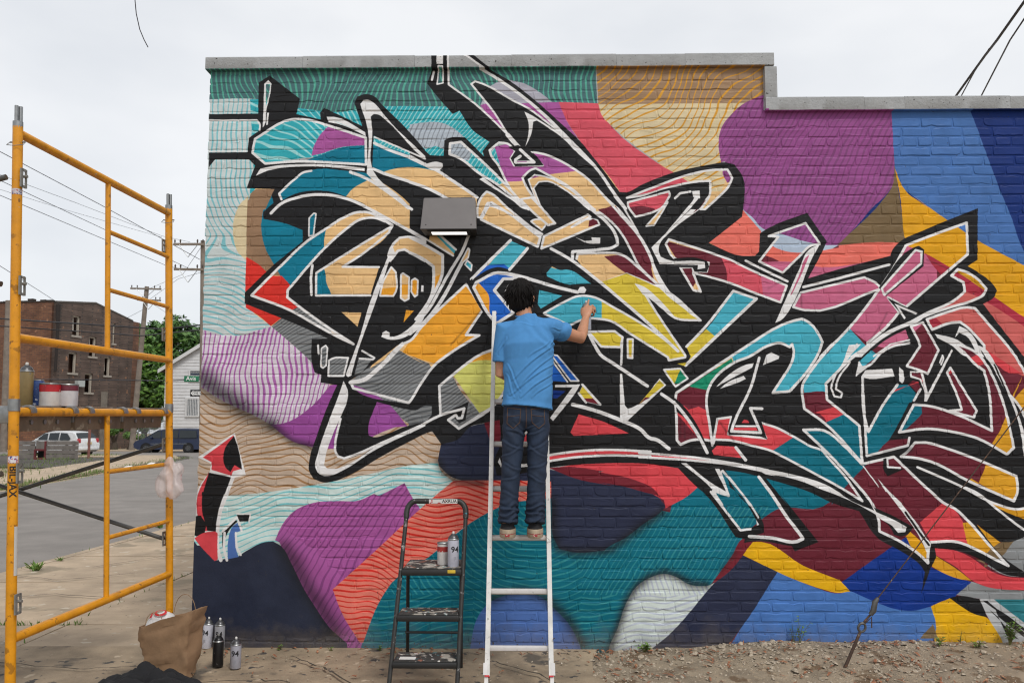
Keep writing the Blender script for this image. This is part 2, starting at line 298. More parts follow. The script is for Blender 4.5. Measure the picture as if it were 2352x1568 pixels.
# ================================================================== the painted wall
MURAL = """F navy 1736 3703 5622 3677 5292 -245 1629 -265
F yellow2 3219 2583 5447 1591 5390 923 3183 1864
F coral4 3183 1864 5390 923 5340 321 3123 654
F dblue 3123 654 5340 321 5292 -245 3078 -257
F maroon 598 2705 3361 2695 3222 1 570 -11
F sand -2356 1925 -377 1923 -373 912 -2322 908
F wave -2328 1098 -237 1101 -236 459 -2306 452
F purple4 -1712 775 -1054 776 -1041 -123 -1690 -127
F navyl -2424 692 -1765 694 -1744 -127 -2395 -130
F pier -2303 3759 -1843 3756 -1799 2036 -2248 2036
F cream -1888 3289 1445 3271 1413 1865 -1851 1869
F cyan -1929 3745 -562 3689 -466 3655 -256 3432 -295 3331 -100 3078 -382 2959 -808 3297 -1490 3330 -1817 3288 -1909 3014
F slate -2254 4010 478 3989 489 3693 -242 3681 -698 3687 -976 3688 -1168 3671 -1311 3650 -1418 3661 -1598 3681 -1875 3745 -2217 3747
F pier -2217 3747 -1929 3745 -1912 3115 -1932 3050 -1980 3000 -2013 2914 -2021 2821 -2008 2728 -1985 2671 -1927 2614 -1920 2345 -1922 2288 -1789 2193 -1739 2155 -1816 2134 -1948 2095 -2123 2106 -2223 2141 -2221 2967
F palecream -1869 3108 -1921 3058 -1924 2635 -1923 2610 -1985 2671 -2008 2728 -2021 2821 -2013 2914 -1980 3000 -1932 3050 -1925 3058
F teal -1518 3312 -1412 3351 -1306 3391 -1107 3411 -951 3392 -700 3290 -722 3283 -595 3217 -637 3230 -722 3250 -807 3258 -807 3258 -892 3251 -970 3230 -1090 3169 -1146 3140 -1202 3105 -1244 3054 -1334 2983 -1374 2840 -1390 2747 -1391 2697 -1433 2626 -1382 2541 -1367 2449 -1337 2379 -1337 2343 -1619 2436 -1691 2507 -1736 2585 -1787 2677 -1814 2756 -1827 2842 -1816 2964 -1783 3057 -1748 3107 -1659 3230
F tan -1869 3108 -1741 3107 -1775 3028 -1802 2965 -1816 2964 -1827 2842 -1814 2756 -1787 2677 -1750 2613 -1688 2507 -1748 2510 -1856 2592 -1924 2635 -1928 2914 -1925 3058 -1920 3029 -1897 3086
F purple -1380 3544 -1309 3573 -1105 3466 -1104 3415 -1306 3396 -1412 3359 -1490 3341 -1471 3417 -1436 3482
F cream -836 3258 -722 3250 -637 3230 -595 3221 -326 3043 -346 2936 -804 2938 -834 3081
F red -1924 2635 -1841 2585 -1741 2507 -1677 2503 -1620 2443 -1639 2358 -1556 2284 -1670 2214 -1746 2158 -1796 2204 -1918 2285 -1925 2415
F grey -1560 2288 -1340 2133 -1283 2063 -1457 1903 -1596 2035 -1743 2155 -1670 2214 -1602 2267
F cream -185 3136 -58 3150 104 3192 336 3223 434 3154 635 2955 531 2989 495 2954 346 2621 289 2410 -100 2411 -380 2694 -382 2979
F cyan -390 3368 -295 3338 -242 3367 -214 3396 -150 3150 -185 3132 -270 3223 -383 3324
F slateblue -504 3426 -426 3429 -383 3360 -397 3303 -454 3303 -511 3347 -809 3471 -810 3559 -725 3571 -597 3571 -512 3535 -426 3462 -701 3384 -810 3479 -846 3515 -702 3558
F lavender -321 3687 -271 3818 -172 3869 -65 3861 42 3816 113 3765 176 3713 -44 3704
F purple -321 3691 -271 3709 -44 3705 226 3713 268 3596 352 3450 253 3538 147 3568 -100 3438 -143 3482
F purple -221 3399 -100 3417 34 3365 182 3328 336 3223 104 3192 -30 3157 -150 3150
F coral 222 3713 495 3700 509 3653 606 3514 851 3310 1010 3209 1121 3158 908 2953 698 2954 630 3089 352 3457 268 3596
F tan2 483 3971 1637 3962 1635 3751 1504 3697 495 3691 495 3693
F palecream 498 3693 1504 3697 1411 3618 1338 3517 1318 3394 1333 3279 1358 3150 1329 3078 1224 3079 1086 3158 1010 3209 774 3376 599 3528 516 3623
F purple2 1635 3754 1632 3645 2510 3647 2513 3280 2504 3137 2445 3045 2352 2960 2266 2861 2187 2777 2115 2703 1949 2686 1743 2729 1601 2821 1476 2950 1481 3178 1372 3135 1342 3207 1361 3286 1333 3279 1318 3394 1338 3517 1411 3618 1504 3697
F blue 2507 3654 3040 3651 3263 2949 3362 2702 3647 2331 3051 2696 2632 3037 2572 3087 2520 3173 2513 3280
F navy 3037 3654 3723 3675 3651 2401 3402 2583 3258 2999 3263 2949
F brown 2513 3258 2526 3144 2545 2946 2565 2754 2522 2712 2108 2703 2445 3038 2489 3102
F yellow2 2514 3230 2572 3087 2746 2946 2632 3037 3053 2731 3413 2527 3651 2401 3628 1987 3336 2201 3170 2326 3037 2402 2772 2585 2692 2641 2570 2691 2559 2768 2542 3037
F skyb 1472 2950 1534 2900 1601 2821 1739 2778 1889 2728 2034 2703 2115 2703 2017 2650 1741 2658 1667 2701 1573 2807
F coral2 1238 2720 1472 2942 1573 2807 1593 2793 1589 2624 1458 2624 1667 2694 1770 2658 1873 2651 2116 2685 2115 2701 2330 2720 2523 2719 2464 2621 2221 2572 1945 2545 1739 2581 1665 2616
F pink 1595 2588 1802 2588 1986 2552 2291 2586 2485 2642 2570 2698 2692 2641 2770 2543 2758 2264 2474 1988 2305 2030 2165 2134 1867 2245 1712 2301 1583 2371 1585 2476
F coral2 1224 2731 1472 2950 1594 2800 1596 2617 1458 2617
F coral4 2674 2216 2901 2403 3104 2361 3392 2138 3628 1987 3619 1822 3308 1816 3085 1974 3006 2029 2752 2119
F redband 2692 2648 2853 2550 3104 2374 3336 2207 3630 2021 3623 1904 3333 2145 3068 2326 2901 2417 2756 2543
F redband 2686 2188 2742 2209 2794 2160 2718 2126
F coral 1319 2625 1498 2554 1586 2483 1596 2364 1453 2407 1357 2456 1352 2533
F maroon 939 2739 1319 2625 1352 2533 1357 2456 1178 2505 1107 2386 1027 2590
F maroon 516 2954 580 2982 636 2967 842 2676 839 2436 672 2514 527 2627 667 2648 571 2832
F maroon 488 2954 594 2978 766 2796 872 2429 693 2507 527 2631 695 2648
F coral 699 3017 980 3080 964 3002 873 2945 692 2981
F maroon 698 2971 796 2977 873 2959 880 2931 743 2899
F yellow 401 2423 512 2451 679 2514 872 2426 1200 2187 1170 2059 1064 1943 891 1804 751 1646 892 1893 687 1963 646 2004 397 2005 398 2130 482 2199 506 2213 507 2318
F skyc 39 2410 248 2410 246 2130 38 2130
F skyc 67 2410 508 2367 506 2203 392 2206 384 2130 274 2095 66 2130
F skyc 74 2403 247 2364 101 2270 130 2565 234 2540 276 2542 442 2441 331 2424 130 2494
F skyc -111 2743 15 2689 -121 2537 -275 2559
F skyc -662 2823 -627 2816 -478 2680 -499 2631 -675 2745 -425 2577 -405 2609 -373 2581 -380 2531
F bblue -366 2489 -296 2559 -156 2580 -121 2552 -198 2509 -100 2509 -31 2481 -93 2242 -205 2166 -260 2201 -261 2369 -317 2439
F orange -414 2447 -317 2439 -261 2369 -253 2250 -218 2166 -378 2061 -322 1957 -170 1992 -170 1915 -363 1909 -447 2034 -613 1898 -794 1958 -843 1979 -690 2216 -726 2146
F grey -1208 1778 -864 1993 -843 1979 -688 1895 -794 1958 -661 1902 -584 1757 -501 1819 -459 1736 -321 1571 -375 1509 -458 1461 -637 1441 -788 1393 -796 1499 -1012 1647
F grey -1436 2035 -1282 2035 -1002 1972 -1097 1812 -1361 1806
F lyellow -494 1819 -377 1909 -128 1915 -142 1708 -224 1619 -321 1571 -404 1688
F orange -1004 2360 -994 2413 -890 2423 -889 2360 -861 2335 -858 2441 -802 2441 -801 2328 -791 2356 -789 2469 -743 2469 -742 2356 -651 2342 -631 2490 -589 2511 -630 2384
F yellow 1199 2139 1273 2080 1098 1921 1063 1879 1086 1990 1059 2011
F yellow 912 1862 1036 1866 986 1763 737 1619 891 1797 938 1756 772 1639
F skyc 1397 2400 1554 2336 1273 2080 1199 2139
F skyc 1374 1955 1457 2003 1791 2190 1901 2183 1992 2044 1884 1858 1750 1707 1641 1700 1771 1961 1718 2031 1580 1989 1393 1893
F green 1047 1721 1373 1934 1393 1893 1211 1721 989 1766 1029 1859 1083 1804 999 1742
F coral3 996 1571 1052 1619 1079 1591 1147 1612 1208 1584 1218 1387 1020 1353 1239 1387 1276 1550 1385 1550 1568 1509 1783 1411 1624 1319 1231 1346 1428 1346 1440 1265 1243 1285
F coral3 284 1434 346 1564 531 1509 687 1434 311 1414
F skyc 2165 2140 2310 1988 2357 1954 2238 1865 2054 1673 2001 1707 1854 1704 1839 1769 2052 2030 1995 1942
F teal2 1624 1316 1779 1411 1989 1509 2080 1557 2088 1577 2211 1489 2472 1762 2546 1762 2605 1693 2628 1605 2630 1564 2528 1469 2403 1388 2256 1236 2102 1077 2011 965 2019 997 1977 957 2020 997 1944 950 1654 936 1552 872 1410 729 1372 656 1206 450 1071 384 667 317 529 -11 -1149 -124 -1085 66 -980 324 -893 456 -657 617 -393 832 -155 980 104 1048 945 915 959 963 1131 1083 1004 1211 1255 1211 1391 1225
F coral3 1915 1571 1949 1564 1995 1516 1981 1503 3079 1987 3302 1829 3214 1836 3116 1912
F orange2 3308 1823 3234 1686 3299 1483 3223 1347 3141 1320 3083 1368 3186 1537 3217 1618 3417 1836 3619 1822 3592 1348 3017 1253 3247 1153 3238 986 3107 1039 2931 1139 2895 1085 3106 1012 3370 946 3361 787 3231 853 2954 1052
F yellow2 2486 758 2521 791 2592 719 2622 653 2620 613 2555 652
F coral3 2584 851 2743 982 2795 952 2871 845 2891 700 2652 725
F orange2 2864 849 2932 859 2964 832 3105 727 3064 700 3009 654 2891 703
F brown 3009 654 3098 720 3199 740 3120 628 3086 601 2940 614 3018 575 2991 561
F lgrey 3121 647 3199 740 3295 800 3564 853 3542 458 3247 503 3148 509 3050 548 3011 575
F dblue 2397 695 2493 758 2554 626 2652 560 2750 521 2907 469 2810 387 2641 316 2507 284 2395 297 2277 336 2106 407 2061 466
F orange2 2675 640 2727 607 2817 548 2907 476 2828 488 2736 521 2652 567
F coral3 2670 686 2823 666 2920 620 3017 548 3114 509 3248 496 3544 491 3539 406 3244 418 3011 437 2914 476 2818 558 2682 640
F lgrey 2804 387 2907 472 3011 437 3244 416 3539 406 3537 360 2968 361
F yellow3 2635 314 2763 367 2827 318 2995 240 3088 104 3119 -64 2658 -66
F black 2756 367 2810 380 2955 361 2996 244 2904 269 2833 312
F ltgrey 2951 361 3044 361 3326 131 3513 -62 3119 -64 3081 104 3002 241
F teal3 3044 359 3537 360 3513 -62 3326 131
F black 2971 351 3001 351 3230 150 3228 118 3005 299 3043 260 3193 105 3115 130 3045 306 3071 293 3231 176 3230 157
F blue2 1637 537 1682 518 1880 433 2052 394 2113 411 2277 339 2395 297 2507 284 2634 312 2663 194 2638 76 2633 -27 1263 -34
F brown 2553 109 2643 200 2672 109
F yellow3 1418 639 1487 722 1541 724 1812 571 2045 479 2042 486 2116 406 2039 397 1933 420 1814 459 1682 512 1644 530
F navyd 1226 457 1418 636 1644 531 1401 175 1284 38 1196 -34 730 -36
F maroon2 1216 460 1275 536 1358 649 1403 729 1431 749 1481 722 1425 643 1328 530 1226 456
F mint 530 15 591 165 654 336 722 435 804 489 905 515 979 496 1058 450 1139 437 1199 444 1230 460 838 55 730 -10 529 -11
F blue3 -376 30 -363 115 -336 214 -249 326 -134 376 -19 387 89 364 183 282 263 203 382 -38 -389 -42
F navyd -601 1297 -574 1359 -465 1441 -293 1499 -100 1482 146 1196 241 1176 649 1082 791 1055 912 963 918 948 877 908 775 841 638 740 536 687 509 663 306 653 211 673 168 766 162 980 152 1048 152 1095 -66 1108 -401 1114 -511 1148 -587 1216
F coral3 146 1200 378 1234 822 1238 814 1234 1011 1211 1137 1083 1055 1015 959 963 918 941 906 995 778 1062 609 1136 473 1176 514 1183 241 1190
F maroon2 146 1206 275 1213 514 1183 473 1180 724 1123 846 1062 905 963 879 1022 744 1055 676 1075 472 1112 581 1085 309 1139 207 1179
F maroon2 -289 1502 -169 1540 -183 1345 -244 1373
F lilac -2230 2141 -2123 2106 -1948 2095 -1816 2134 -1739 2155 -1596 2035 -1454 1903 -1393 1826 -1333 1757 -1448 1612 -1647 1495 -1737 1492 -2111 1681 -2232 1761
F purple3 -1329 1757 -1284 1764 -929 1626 -806 1482 -1063 1324 -1442 1341 -1582 1382 -1737 1492 -1647 1499 -1448 1619
F sand -2232 1758 -2111 1681 -1737 1495 -1582 1382 -1442 1341 -1270 1331 -789 1482 -644 1448 -581 1345 -601 1236 -682 1233 -1129 1147 -1746 1041 -2021 1014 -2228 1003
F wave -923 1175 -490 1111 -442 1074 -599 960 -852 960
F wave -2021 1017 -1746 1041 -1129 1147 -682 1233 -597 1236 -580 1189 -490 1111 -599 1013 -784 1006 -763 992 -714 925 -1054 709 -1900 623 -2064 596 -2059 909
F purple4 -1677 728 -1644 809 -1557 917 -1435 971 -1263 985 -1126 988 -1024 1032 -989 1019 -819 1104 -760 999 -708 928 -998 666 -1287 409 -1251 303 -1095 66 -1097 -19 -1279 -20 -1649 715
F salmon -1287 409 -998 669 -715 932 -647 992 -490 1121 -100 1122 159 1115 159 1007 -148 961 -393 832 -657 617 -893 456 -980 324 -1081 66 -1105 66 -1223 257
F navyl -2219 720 -2147 639 -2064 591 -1954 603 -1873 654 -1752 714 -1690 721 -1634 688 -1563 574 -1471 401 -1387 276 -1303 164 -1186 59 -1177 -46 -2398 -52 -2322 505
f black -662 4064 -408 4062 -279 3965 -100 3854 56 3728 253 3545 359 3443 498 3269 637 3075 686 3074 784 3124 1052 3223 1263 3265 1361 3279 1424 3264 1478 3178 1476 2957 1468 2900 1238 2720 1458 2631 1548 2631 1576 2659 1586 2786 1643 2821 1909 2926 2035 2728 2023 2700 1903 2475 2040 2517 2461 2628 2469 2656 2530 2726 2677 2796 3063 2953 3043 2598 2976 2556 3043 2514 3154 2409 3163 2388 3144 2347 3067 2298 3322 1940 3321 1918 3398 1741 3357 967 3321 787 3165 727 3099 727 2951 845 3120 628 3250 536 3539 393 3248 500 3135 516 2954 620 2823 670 2677 686 2681 633 2645 560 2575 389 2604 534 2579 573 2456 665 2305 751 2191 924 2018 977 1865 1050 1827 1064 1585 1137 1723 964 1664 1050 1917 724 1761 663 1742 697 1481 726 1430 716 1434 742 1374 755 1164 1049 1131 1076 1004 1204 814 1231 473 1234 146 1206 -66 1162 -203 1155 -220 1257 -183 1345 -183 1523 -293 1502 -375 1482 -464 1393 -574 1359 -637 1448 -788 1393 -790 1646 -795 2062 -803 2816 -809 3471 -666 3340 -574 3336 -568 3448 -533 3463 -426 3466 -295 3331 -305 3367 -256 3432 -370 3513 -466 3655 -512 3630 -642 3784 -692 3851 -661 3954
f black -2213 3641 -1869 3644 -1871 3866 -1793 3914 -1578 3747 -1600 3637 -1431 3599 -1436 3650 -1408 3681 -1141 3550 -1175 3649 -1198 3715 -1177 3759 -1120 3777 -1062 3762 -1005 3702 -846 3544 -701 3377 -700 3311 -1059 3480 -1066 3241 -984 3215 -698 3102 -697 2960 -769 2961 -854 3046 -1054 3183 -1111 3216 -1204 3227 -1502 3236 -1566 3207 -1712 3078 -1690 3028 -1746 3014 -1761 3064 -1741 3107 -1935 3115 -1881 3274 -1925 3318 -2160 3319 -2201 3261 -2205 3367 -1937 3369 -1929 3471 -1855 3525 -1857 3580 -1875 3595 -2212 3604
h - -1632 3600 -1553 3600 -1345 3544 -1115 3466 -1109 3277 -1304 3289 -1589 3302 -1810 3288 -1901 3365 -1886 3463
c white:17 -1632 3600 -1553 3600 -1345 3544 -1115 3466 -1109 3277 -1304 3289 -1589 3302 -1810 3288 -1901 3365 -1886 3463
s white:12 -2212 3597 -1878 3597 -1856 3569 -1855 3525
s white:7 -2205 3375 -1937 3376
f white -1872 3202 -1844 3252 -1731 3273 -1589 3281 -1375 3279 -1119 3252 -1119 3230 -1375 3261 -1588 3265 -1730 3252 -1801 3234
f white -1389 3617 -1332 3615 -1119 3506 -1115 3477 -1166 3506 -1309 3566 -1374 3578
h - -1345 3591 -1166 3517 -1309 3573
f white -1831 3859 -1803 3882 -1781 3858 -1787 3792 -1812 3667 -1824 3558 -1834 3543 -1831 3697
h - -1820 3855 -1788 3855 -1797 3785 -1816 3689
f white -1805 3649 -1794 3649 -1799 3565 -1810 3561
f white -1155 3707 -1137 3733 -1105 3736 -1062 3714 -1026 3677 -993 3633 -700 3333 -700 3308 -730 3333 -982 3596 -1025 3629 -1061 3635 -1082 3615 -1070 3517 -1070 3263 -1055 3226 -854 3031 -790 2961 -818 2961 -1068 3176 -1104 3212 -1102 3263 -1093 3400 -1094 3466 -1117 3590 -1143 3663
s white:11 -1055 3471 -880 3396 -700 3315
s white:20 -1054 3428 -951 3379 -808 3325 -700 3277
s white:20 -1062 3247 -984 3213 -698 3120
s white:20 -1218 3224 -1147 3198 -1068 3158 -947 3075 -854 3006 -790 2961
s white:15 -1488 3234 -1538 3225 -1608 3171 -1708 3075 -1690 3031
f black -1761 3057 -1690 3028 -1584 3078 -1478 3095 -1336 3084 -1229 3047 -1101 2996 -1158 3011 -1051 2953 -944 2895 -695 2745 -690 2167 -733 2139 -829 2020 -960 1945 -864 2034 -1139 1826 -1208 1778 -1173 1736 -797 1626 -686 1702 -790 1646 -788 1441 -683 1434 -993 1270 -1163 1168 -1300 1113 -1355 1106 -1431 1130 -1463 1188 -1461 1256 -1416 1413 -1357 1585 -1284 1757 -1396 1774 -1393 1826 -1435 1840 -1457 1903 -1462 1946 -1461 2070 -1353 2073 -1564 2168 -1741 2239 -1926 2313 -1928 2387 -1735 2578 -1538 2741 -1540 2819 -1650 2863 -1814 2899 -1815 2949 -1746 3010 -1754 3057
h - -1012 1643 -928 1622 -790 1591 -748 1588 -685 1619 -642 1619 -641 1557 -684 1506 -809 1482 -960 1423 -1029 1408 -1064 1420 -1068 1454
s white:20 -1762 2938 -1696 3003 -1591 3045 -1478 3066 -1343 3062 -1215 3029 -1065 2957 -951 2895 -817 2820 -695 2748
h - -1882 2369 -1693 2563 -1499 2748 -1367 2836 -1255 2907 -1157 2943 -1086 2940 -972 2878 -1050 2904 -1135 2895 -1254 2815 -1385 2694 -1633 2404 -1635 2355 -1567 2302 -1340 2140 -1177 2035 -1255 2070 -1438 2168 -1601 2260
c white:17 -1882 2369 -1693 2563 -1499 2748 -1367 2836 -1255 2907 -1157 2943 -1086 2940 -972 2878 -1050 2904 -1135 2895 -1254 2815 -1385 2694 -1633 2404 -1635 2355 -1567 2302 -1340 2140 -1177 2035 -1255 2070 -1438 2168 -1601 2260
h - -926 2849 -1153 2707 -1362 2573 -1440 2522 -1439 2368 -1067 2367 -1010 2561 -1260 2564 -1138 2643 -943 2803
s white:15 -1067 2367 -1439 2368 -1440 2522 -1362 2573 -1153 2707 -937 2838 -943 2803 -1138 2643 -1260 2564 -1010 2561
s white:20 -1051 2937 -923 2850 -936 2824
h - -1496 2905 -1464 2937 -1450 2933 -1465 2783 -1496 2778
c white:10 -1496 2905 -1464 2937 -1450 2933 -1465 2783 -1496 2778
s white:17 -1468 2577 -1476 2485 -1470 2372
h - -695 2731 -802 2770 -872 2763 -921 2717 -948 2639 -906 2653 -879 2681 -836 2681 -694 2596
s white:17 -695 2731 -802 2770 -872 2763 -921 2710 -948 2639
s white:17 -694 2601 -836 2683 -882 2674 -934 2604
f white -921 2710 -958 2611 -1023 2448 -1083 2272 -1130 2098 -1183 1946 -1226 1826 -1209 1811 -1188 1823 -1142 2000 -1109 2097 -1042 2286 -968 2512 -934 2611 -899 2653
h - -1001 2364 -984 2448 -926 2561 -894 2526 -893 2392 -910 2363
c white:12 -1001 2364 -984 2448 -926 2561 -894 2526 -893 2392 -910 2363
h - -859 2349 -859 2508 -845 2518 -803 2490 -805 2342 -832 2328
c white:12 -859 2349 -859 2508 -845 2518 -803 2490 -805 2342 -832 2328
h - -788 2391 -785 2469 -764 2483 -743 2469 -746 2370 -763 2356
c white:11 -788 2391 -785 2469 -764 2483 -743 2469 -746 2370 -763 2356
f white -721 2391 -718 2437 -704 2433 -704 2391
h - -1261 2252 -1125 2248 -1151 2153
f orange -838 2181 -821 2265 -769 2261
f white -987 2083 -980 2111 -956 2125 -931 2111 -931 2083 -892 2087 -830 2118 -754 2188 -691 2286 -691 2237 -754 2139 -809 2090 -878 2066 -941 2066
h - -1344 1819 -1341 1924 -1315 1937 -1211 1941 -1240 1819
c white:12 -1344 1819 -1341 1924 -1315 1937 -1211 1941 -1240 1819
s white:12 -1418 2028 -1413 1969
h - -1396 1882 -1395 2004 -1366 2025 -1353 2007 -1360 1889 -1380 1872
c white:10 -1396 1882 -1395 2004 -1366 2025 -1353 2007 -1360 1889 -1380 1872
h - -1141 1930 -1050 1927 -1139 1833 -1167 1826
s white:13 -1118 1989 -1033 1941 -1044 1930 -1134 1936
f white -1239 1785 -1276 1674 -1342 1495 -1407 1290 -1421 1215 -1405 1174 -1370 1153 -1315 1153 -1246 1181 -1028 1318 -684 1482 -684 1499 -1028 1338 -1172 1242 -1281 1198 -1336 1198 -1361 1218 -1355 1270 -1326 1372 -1253 1550 -1223 1619 -1208 1709
h - -1259 1530 -1288 1372 -1286 1311 -1269 1276 -1227 1266 -1042 1335 -1172 1242 -1281 1198 -1336 1198 -1361 1218 -1355 1270 -1326 1372
s white:15 -1256 1530 -1272 1461 -1288 1372 -1286 1311 -1269 1280 -1227 1266 -1131 1300 -994 1362 -684 1499
h - -545 4063 -479 4059 -314 3958 -207 3884 20 3714 183 3567 267 3472 169 3546 20 3663 -100 3729 -300 3844 -357 3865 -385 3845 -321 3764 -242 3665 -129 3482 -356 3702 -542 3842
c white:13 -545 4063 -479 4059 -314 3958 -207 3884 20 3714 183 3567 267 3472 169 3546 20 3663 -100 3729 -300 3844 -357 3865 -385 3845 -321 3764 -242 3665 -129 3482 -356 3702 -542 3842
s white:20 -321 3955 -207 3884 20 3714 183 3560 323 3414 393 3342 498 3219 602 3060 677 2960
s white:29 -132 3482 -44 3380 34 3293
f white -624 4060 -579 4060 -579 3975 -623 3975
h - -611 3961 -582 3960 -581 3854 -622 3844
c white:10 -611 3961 -582 3960 -581 3854 -622 3844
s white:15 -646 3935 -658 3876
f white -15 3645 48 3612 126 3560 267 3465 358 3378 498 3219 456 3255 323 3378 246 3458 147 3531 70 3583 45 3572 34 3496 -8 3398 13 3496 13 3568
h - -256 3374 -192 3428 -129 3417 -79 3366 -111 3315 -86 3265 111 3264 34 3358 118 3343 217 3303 322 3241 427 3162 531 3046 628 2955 461 2955 293 3112 146 3199 62 3246 27 3232 -30 3178 -9 3128 110 2957 12 2957 -58 3020 -143 3157 -199 3273 -242 3331
c white:15 -256 3374 -192 3428 -129 3417 -79 3366 -111 3315 -86 3265 111 3264 34 3358 118 3343 217 3303 322 3241 427 3162 531 3046 628 2955 461 2955 293 3112 146 3199 62 3246 27 3232 -30 3178 -9 3128 110 2957 12 2957 -58 3020 -143 3157 -199 3273 -242 3331
h - -78 3362 -107 3312 -85 3266 110 3265 41 3354 83 3329 -30 3308
f black -129 3395 -58 3409 69 3329 118 3264 -79 3258 -111 3315 -79 3366
s white:20 -44 3330 -76 3308 -78 3288 51 3287 -44 3377
f purple -65 3295 5 3295 -2 3289 -65 3289
h - 12 3164 55 3199 132 3185 293 3098 454 2955 426 2955 251 3101 146 3152 83 3149 47 3106 103 2957 89 2957
c white:10 12 3164 55 3199 132 3185 293 3098 454 2955 426 2955 251 3101 146 3152 83 3149 47 3106 103 2957 89 2957
h - -532 3347 -529 3423 -454 3432 -270 3259 -129 3114 -37 3006 -100 3049 -206 3136 -312 3201 -489 3332
c white:17 -532 3347 -529 3423 -454 3432 -270 3259 -129 3114 -37 3006 -100 3049 -206 3136 -312 3201 -489 3332
f white -326 3169 -301 3183 -171 3085 -72 3020 40 2957 -9 2957 -100 3021
h - -808 3337 -715 3290 -630 3239 -509 3159 -340 3043 -346 2959 -382 2959 -375 3047 -565 3051 -700 3113 -806 3150
s white:20 -808 3335 -715 3283 -623 3235 -509 3159 -340 3043
s white:20 -806 3152 -700 3115 -572 3051 -480 2994
f white -708 3275 -616 3293 -581 3282 -577 3260 -602 3231 -637 3232 -715 3268 -808 3312 -808 3341
h - -339 2959 -311 3043 -276 3082 -248 3071 -143 2978 96 2777 106 2784 -241 3007 -269 3003 -318 2900 -336 2907
c white:15 -339 2959 -311 3043 -276 3082 -248 3071 -143 2978 96 2777 106 2784 -241 3007 -269 3003 -318 2900 -336 2907
h - -314 2889 -259 2989 -220 2978 92 2763 74 2699
c white:17 -314 2889 -259 2989 -220 2978 92 2763 74 2699
h - 99 2685 117 2770 418 2918 436 2904 306 2833 390 2883 432 2888 481 2879 495 2850
c white:15 99 2685 117 2770 418 2918 436 2904 306 2833 390 2883 432 2888 481 2879 495 2850
f maroon 421 2833 425 2876 453 2891 481 2875 488 2854
h - 29 2874 47 2884 138 2880 131 2855 103 2813
c white:12 29 2874 47 2884 138 2880 131 2855 103 2813
h - -44 3028 33 3041 124 2941 194 2859 145 2848 40 2941
c white:15 -44 3028 33 3041 124 2941 194 2859 145 2848 40 2941
h - -111 2739 5 2689 -118 2541 -198 2559 -254 2545 -362 2482
s white:20 -111 2743 -240 2616 -379 2475
s white:20 5 2687 -118 2541
h - -634 2816 -485 2680 -503 2638 -668 2745 -662 2794
s white:15 -634 2816 -485 2680
s white:13 -503 2638 -668 2741 -803 2820
s white:20 -388 2804 -443 2666 -527 2525 -596 2398 -658 2286 -795 2125
s white:24 -398 2680 -471 2538 -554 2377 -602 2299 -692 2188 -795 2104
h - -464 2567 -401 2690 -391 2673 -401 2623
c white:10 -464 2567 -401 2690 -391 2673 -401 2623
h - -422 2577 -405 2605 -376 2577 -380 2535
c white:10 -422 2577 -405 2605 -376 2577 -380 2535
h - -802 2763 -696 2709 -575 2641 -581 2496 -627 2391 -648 2356 -631 2482 -635 2564 -716 2624 -801 2661
s white:20 -802 2767 -696 2713 -575 2641 -581 2496 -627 2391 -692 2272
s white:20 -801 2661 -716 2621 -637 2564 -635 2482 -648 2370 -692 2286 -754 2202
h - -1191 1774 -1097 1795 -1022 1854 -843 2034 -795 2055 -719 2146 -414 2440 -372 2383 -302 2264 -413 2096 -322 2093 -378 2061 -551 1950 -613 1902 -722 1757 -790 1646 -797 1638 -1173 1736
c white:17 -1191 1774 -1097 1795 -1022 1854 -843 2034 -795 2055 -719 2146 -414 2440 -372 2383 -302 2264 -413 2096 -322 2093 -378 2061 -551 1950 -613 1902 -722 1757 -790 1646 -797 1638 -1173 1736
s white:29 -1191 1774 -1097 1795 -1022 1854 -843 2034
f black -407 2447 -373 2482 -351 2411 -267 2271 -225 2194 -232 2173 -309 2264 -379 2390
h - -362 2418 -345 2453 -198 2520 -100 2502 -17 2481 -160 2478 -222 2400 -93 2246 -205 2173 -232 2201
c white:20 -362 2418 -345 2453 -198 2520 -100 2502 -17 2481 -160 2478 -222 2400 -93 2246 -205 2173 -232 2201
s white:17 -121 2432 -142 2390 -128 2319 -93 2249
s white:22 -198 2520 -100 2508 74 2459 213 2417 345 2385
f white 345 2395 359 2420 387 2423 404 2402 393 2378 352 2381
h - 172 2561 231 2536 269 2540 435 2444 338 2441 289 2438 137 2494 133 2516
h - 84 2400 240 2361 94 2273 73 2305
h - 336 2614 346 2649 493 2653 653 2641 694 2613 763 2549 927 2394 872 2426 679 2514 512 2451 484 2458 491 2458 388 2550
h - 484 2462 512 2450 679 2510 872 2426 941 2394 1172 2191 1000 2209 898 2296 795 2380 870 2254 1065 1955 1064 1942 954 1921 948 1943 688 2108 565 2189 482 2203 440 2206 371 2196 288 2158 115 2242 247 2315 358 2360 428 2357 607 2269 751 2185 963 2032 1017 1983 813 2178 574 2388
c white:15 484 2462 512 2450 679 2510 872 2426 941 2394 1172 2191 1000 2209 898 2296 795 2380 870 2254 1065 1955 1064 1942 954 1921 948 1943 688 2108 565 2189 482 2203 440 2206 371 2196 288 2158 115 2242 247 2315 358 2360 428 2357 607 2269 751 2185 963 2032 1017 1983 813 2178 574 2388
f yellow 505 2455 679 2513 858 2431 913 2404 872 2405 679 2479 526 2444
s white:17 339 2614 346 2649 493 2653 646 2641 763 2549 934 2390
s white:20 165 2685 290 2614 491 2458 574 2388 813 2178 1017 1983
f white 730 2444 761 2436 912 2317 1007 2205 898 2282 809 2363 788 2366
h - 415 2116 592 2119 646 2077 632 2011 501 2015
c white:15 415 2116 592 2119 646 2077 632 2011 501 2015
s white:22 415 2109 453 2032 507 1949 555 1918 644 1859 808 1749
h - 679 2065 715 2065 710 1936 679 1939
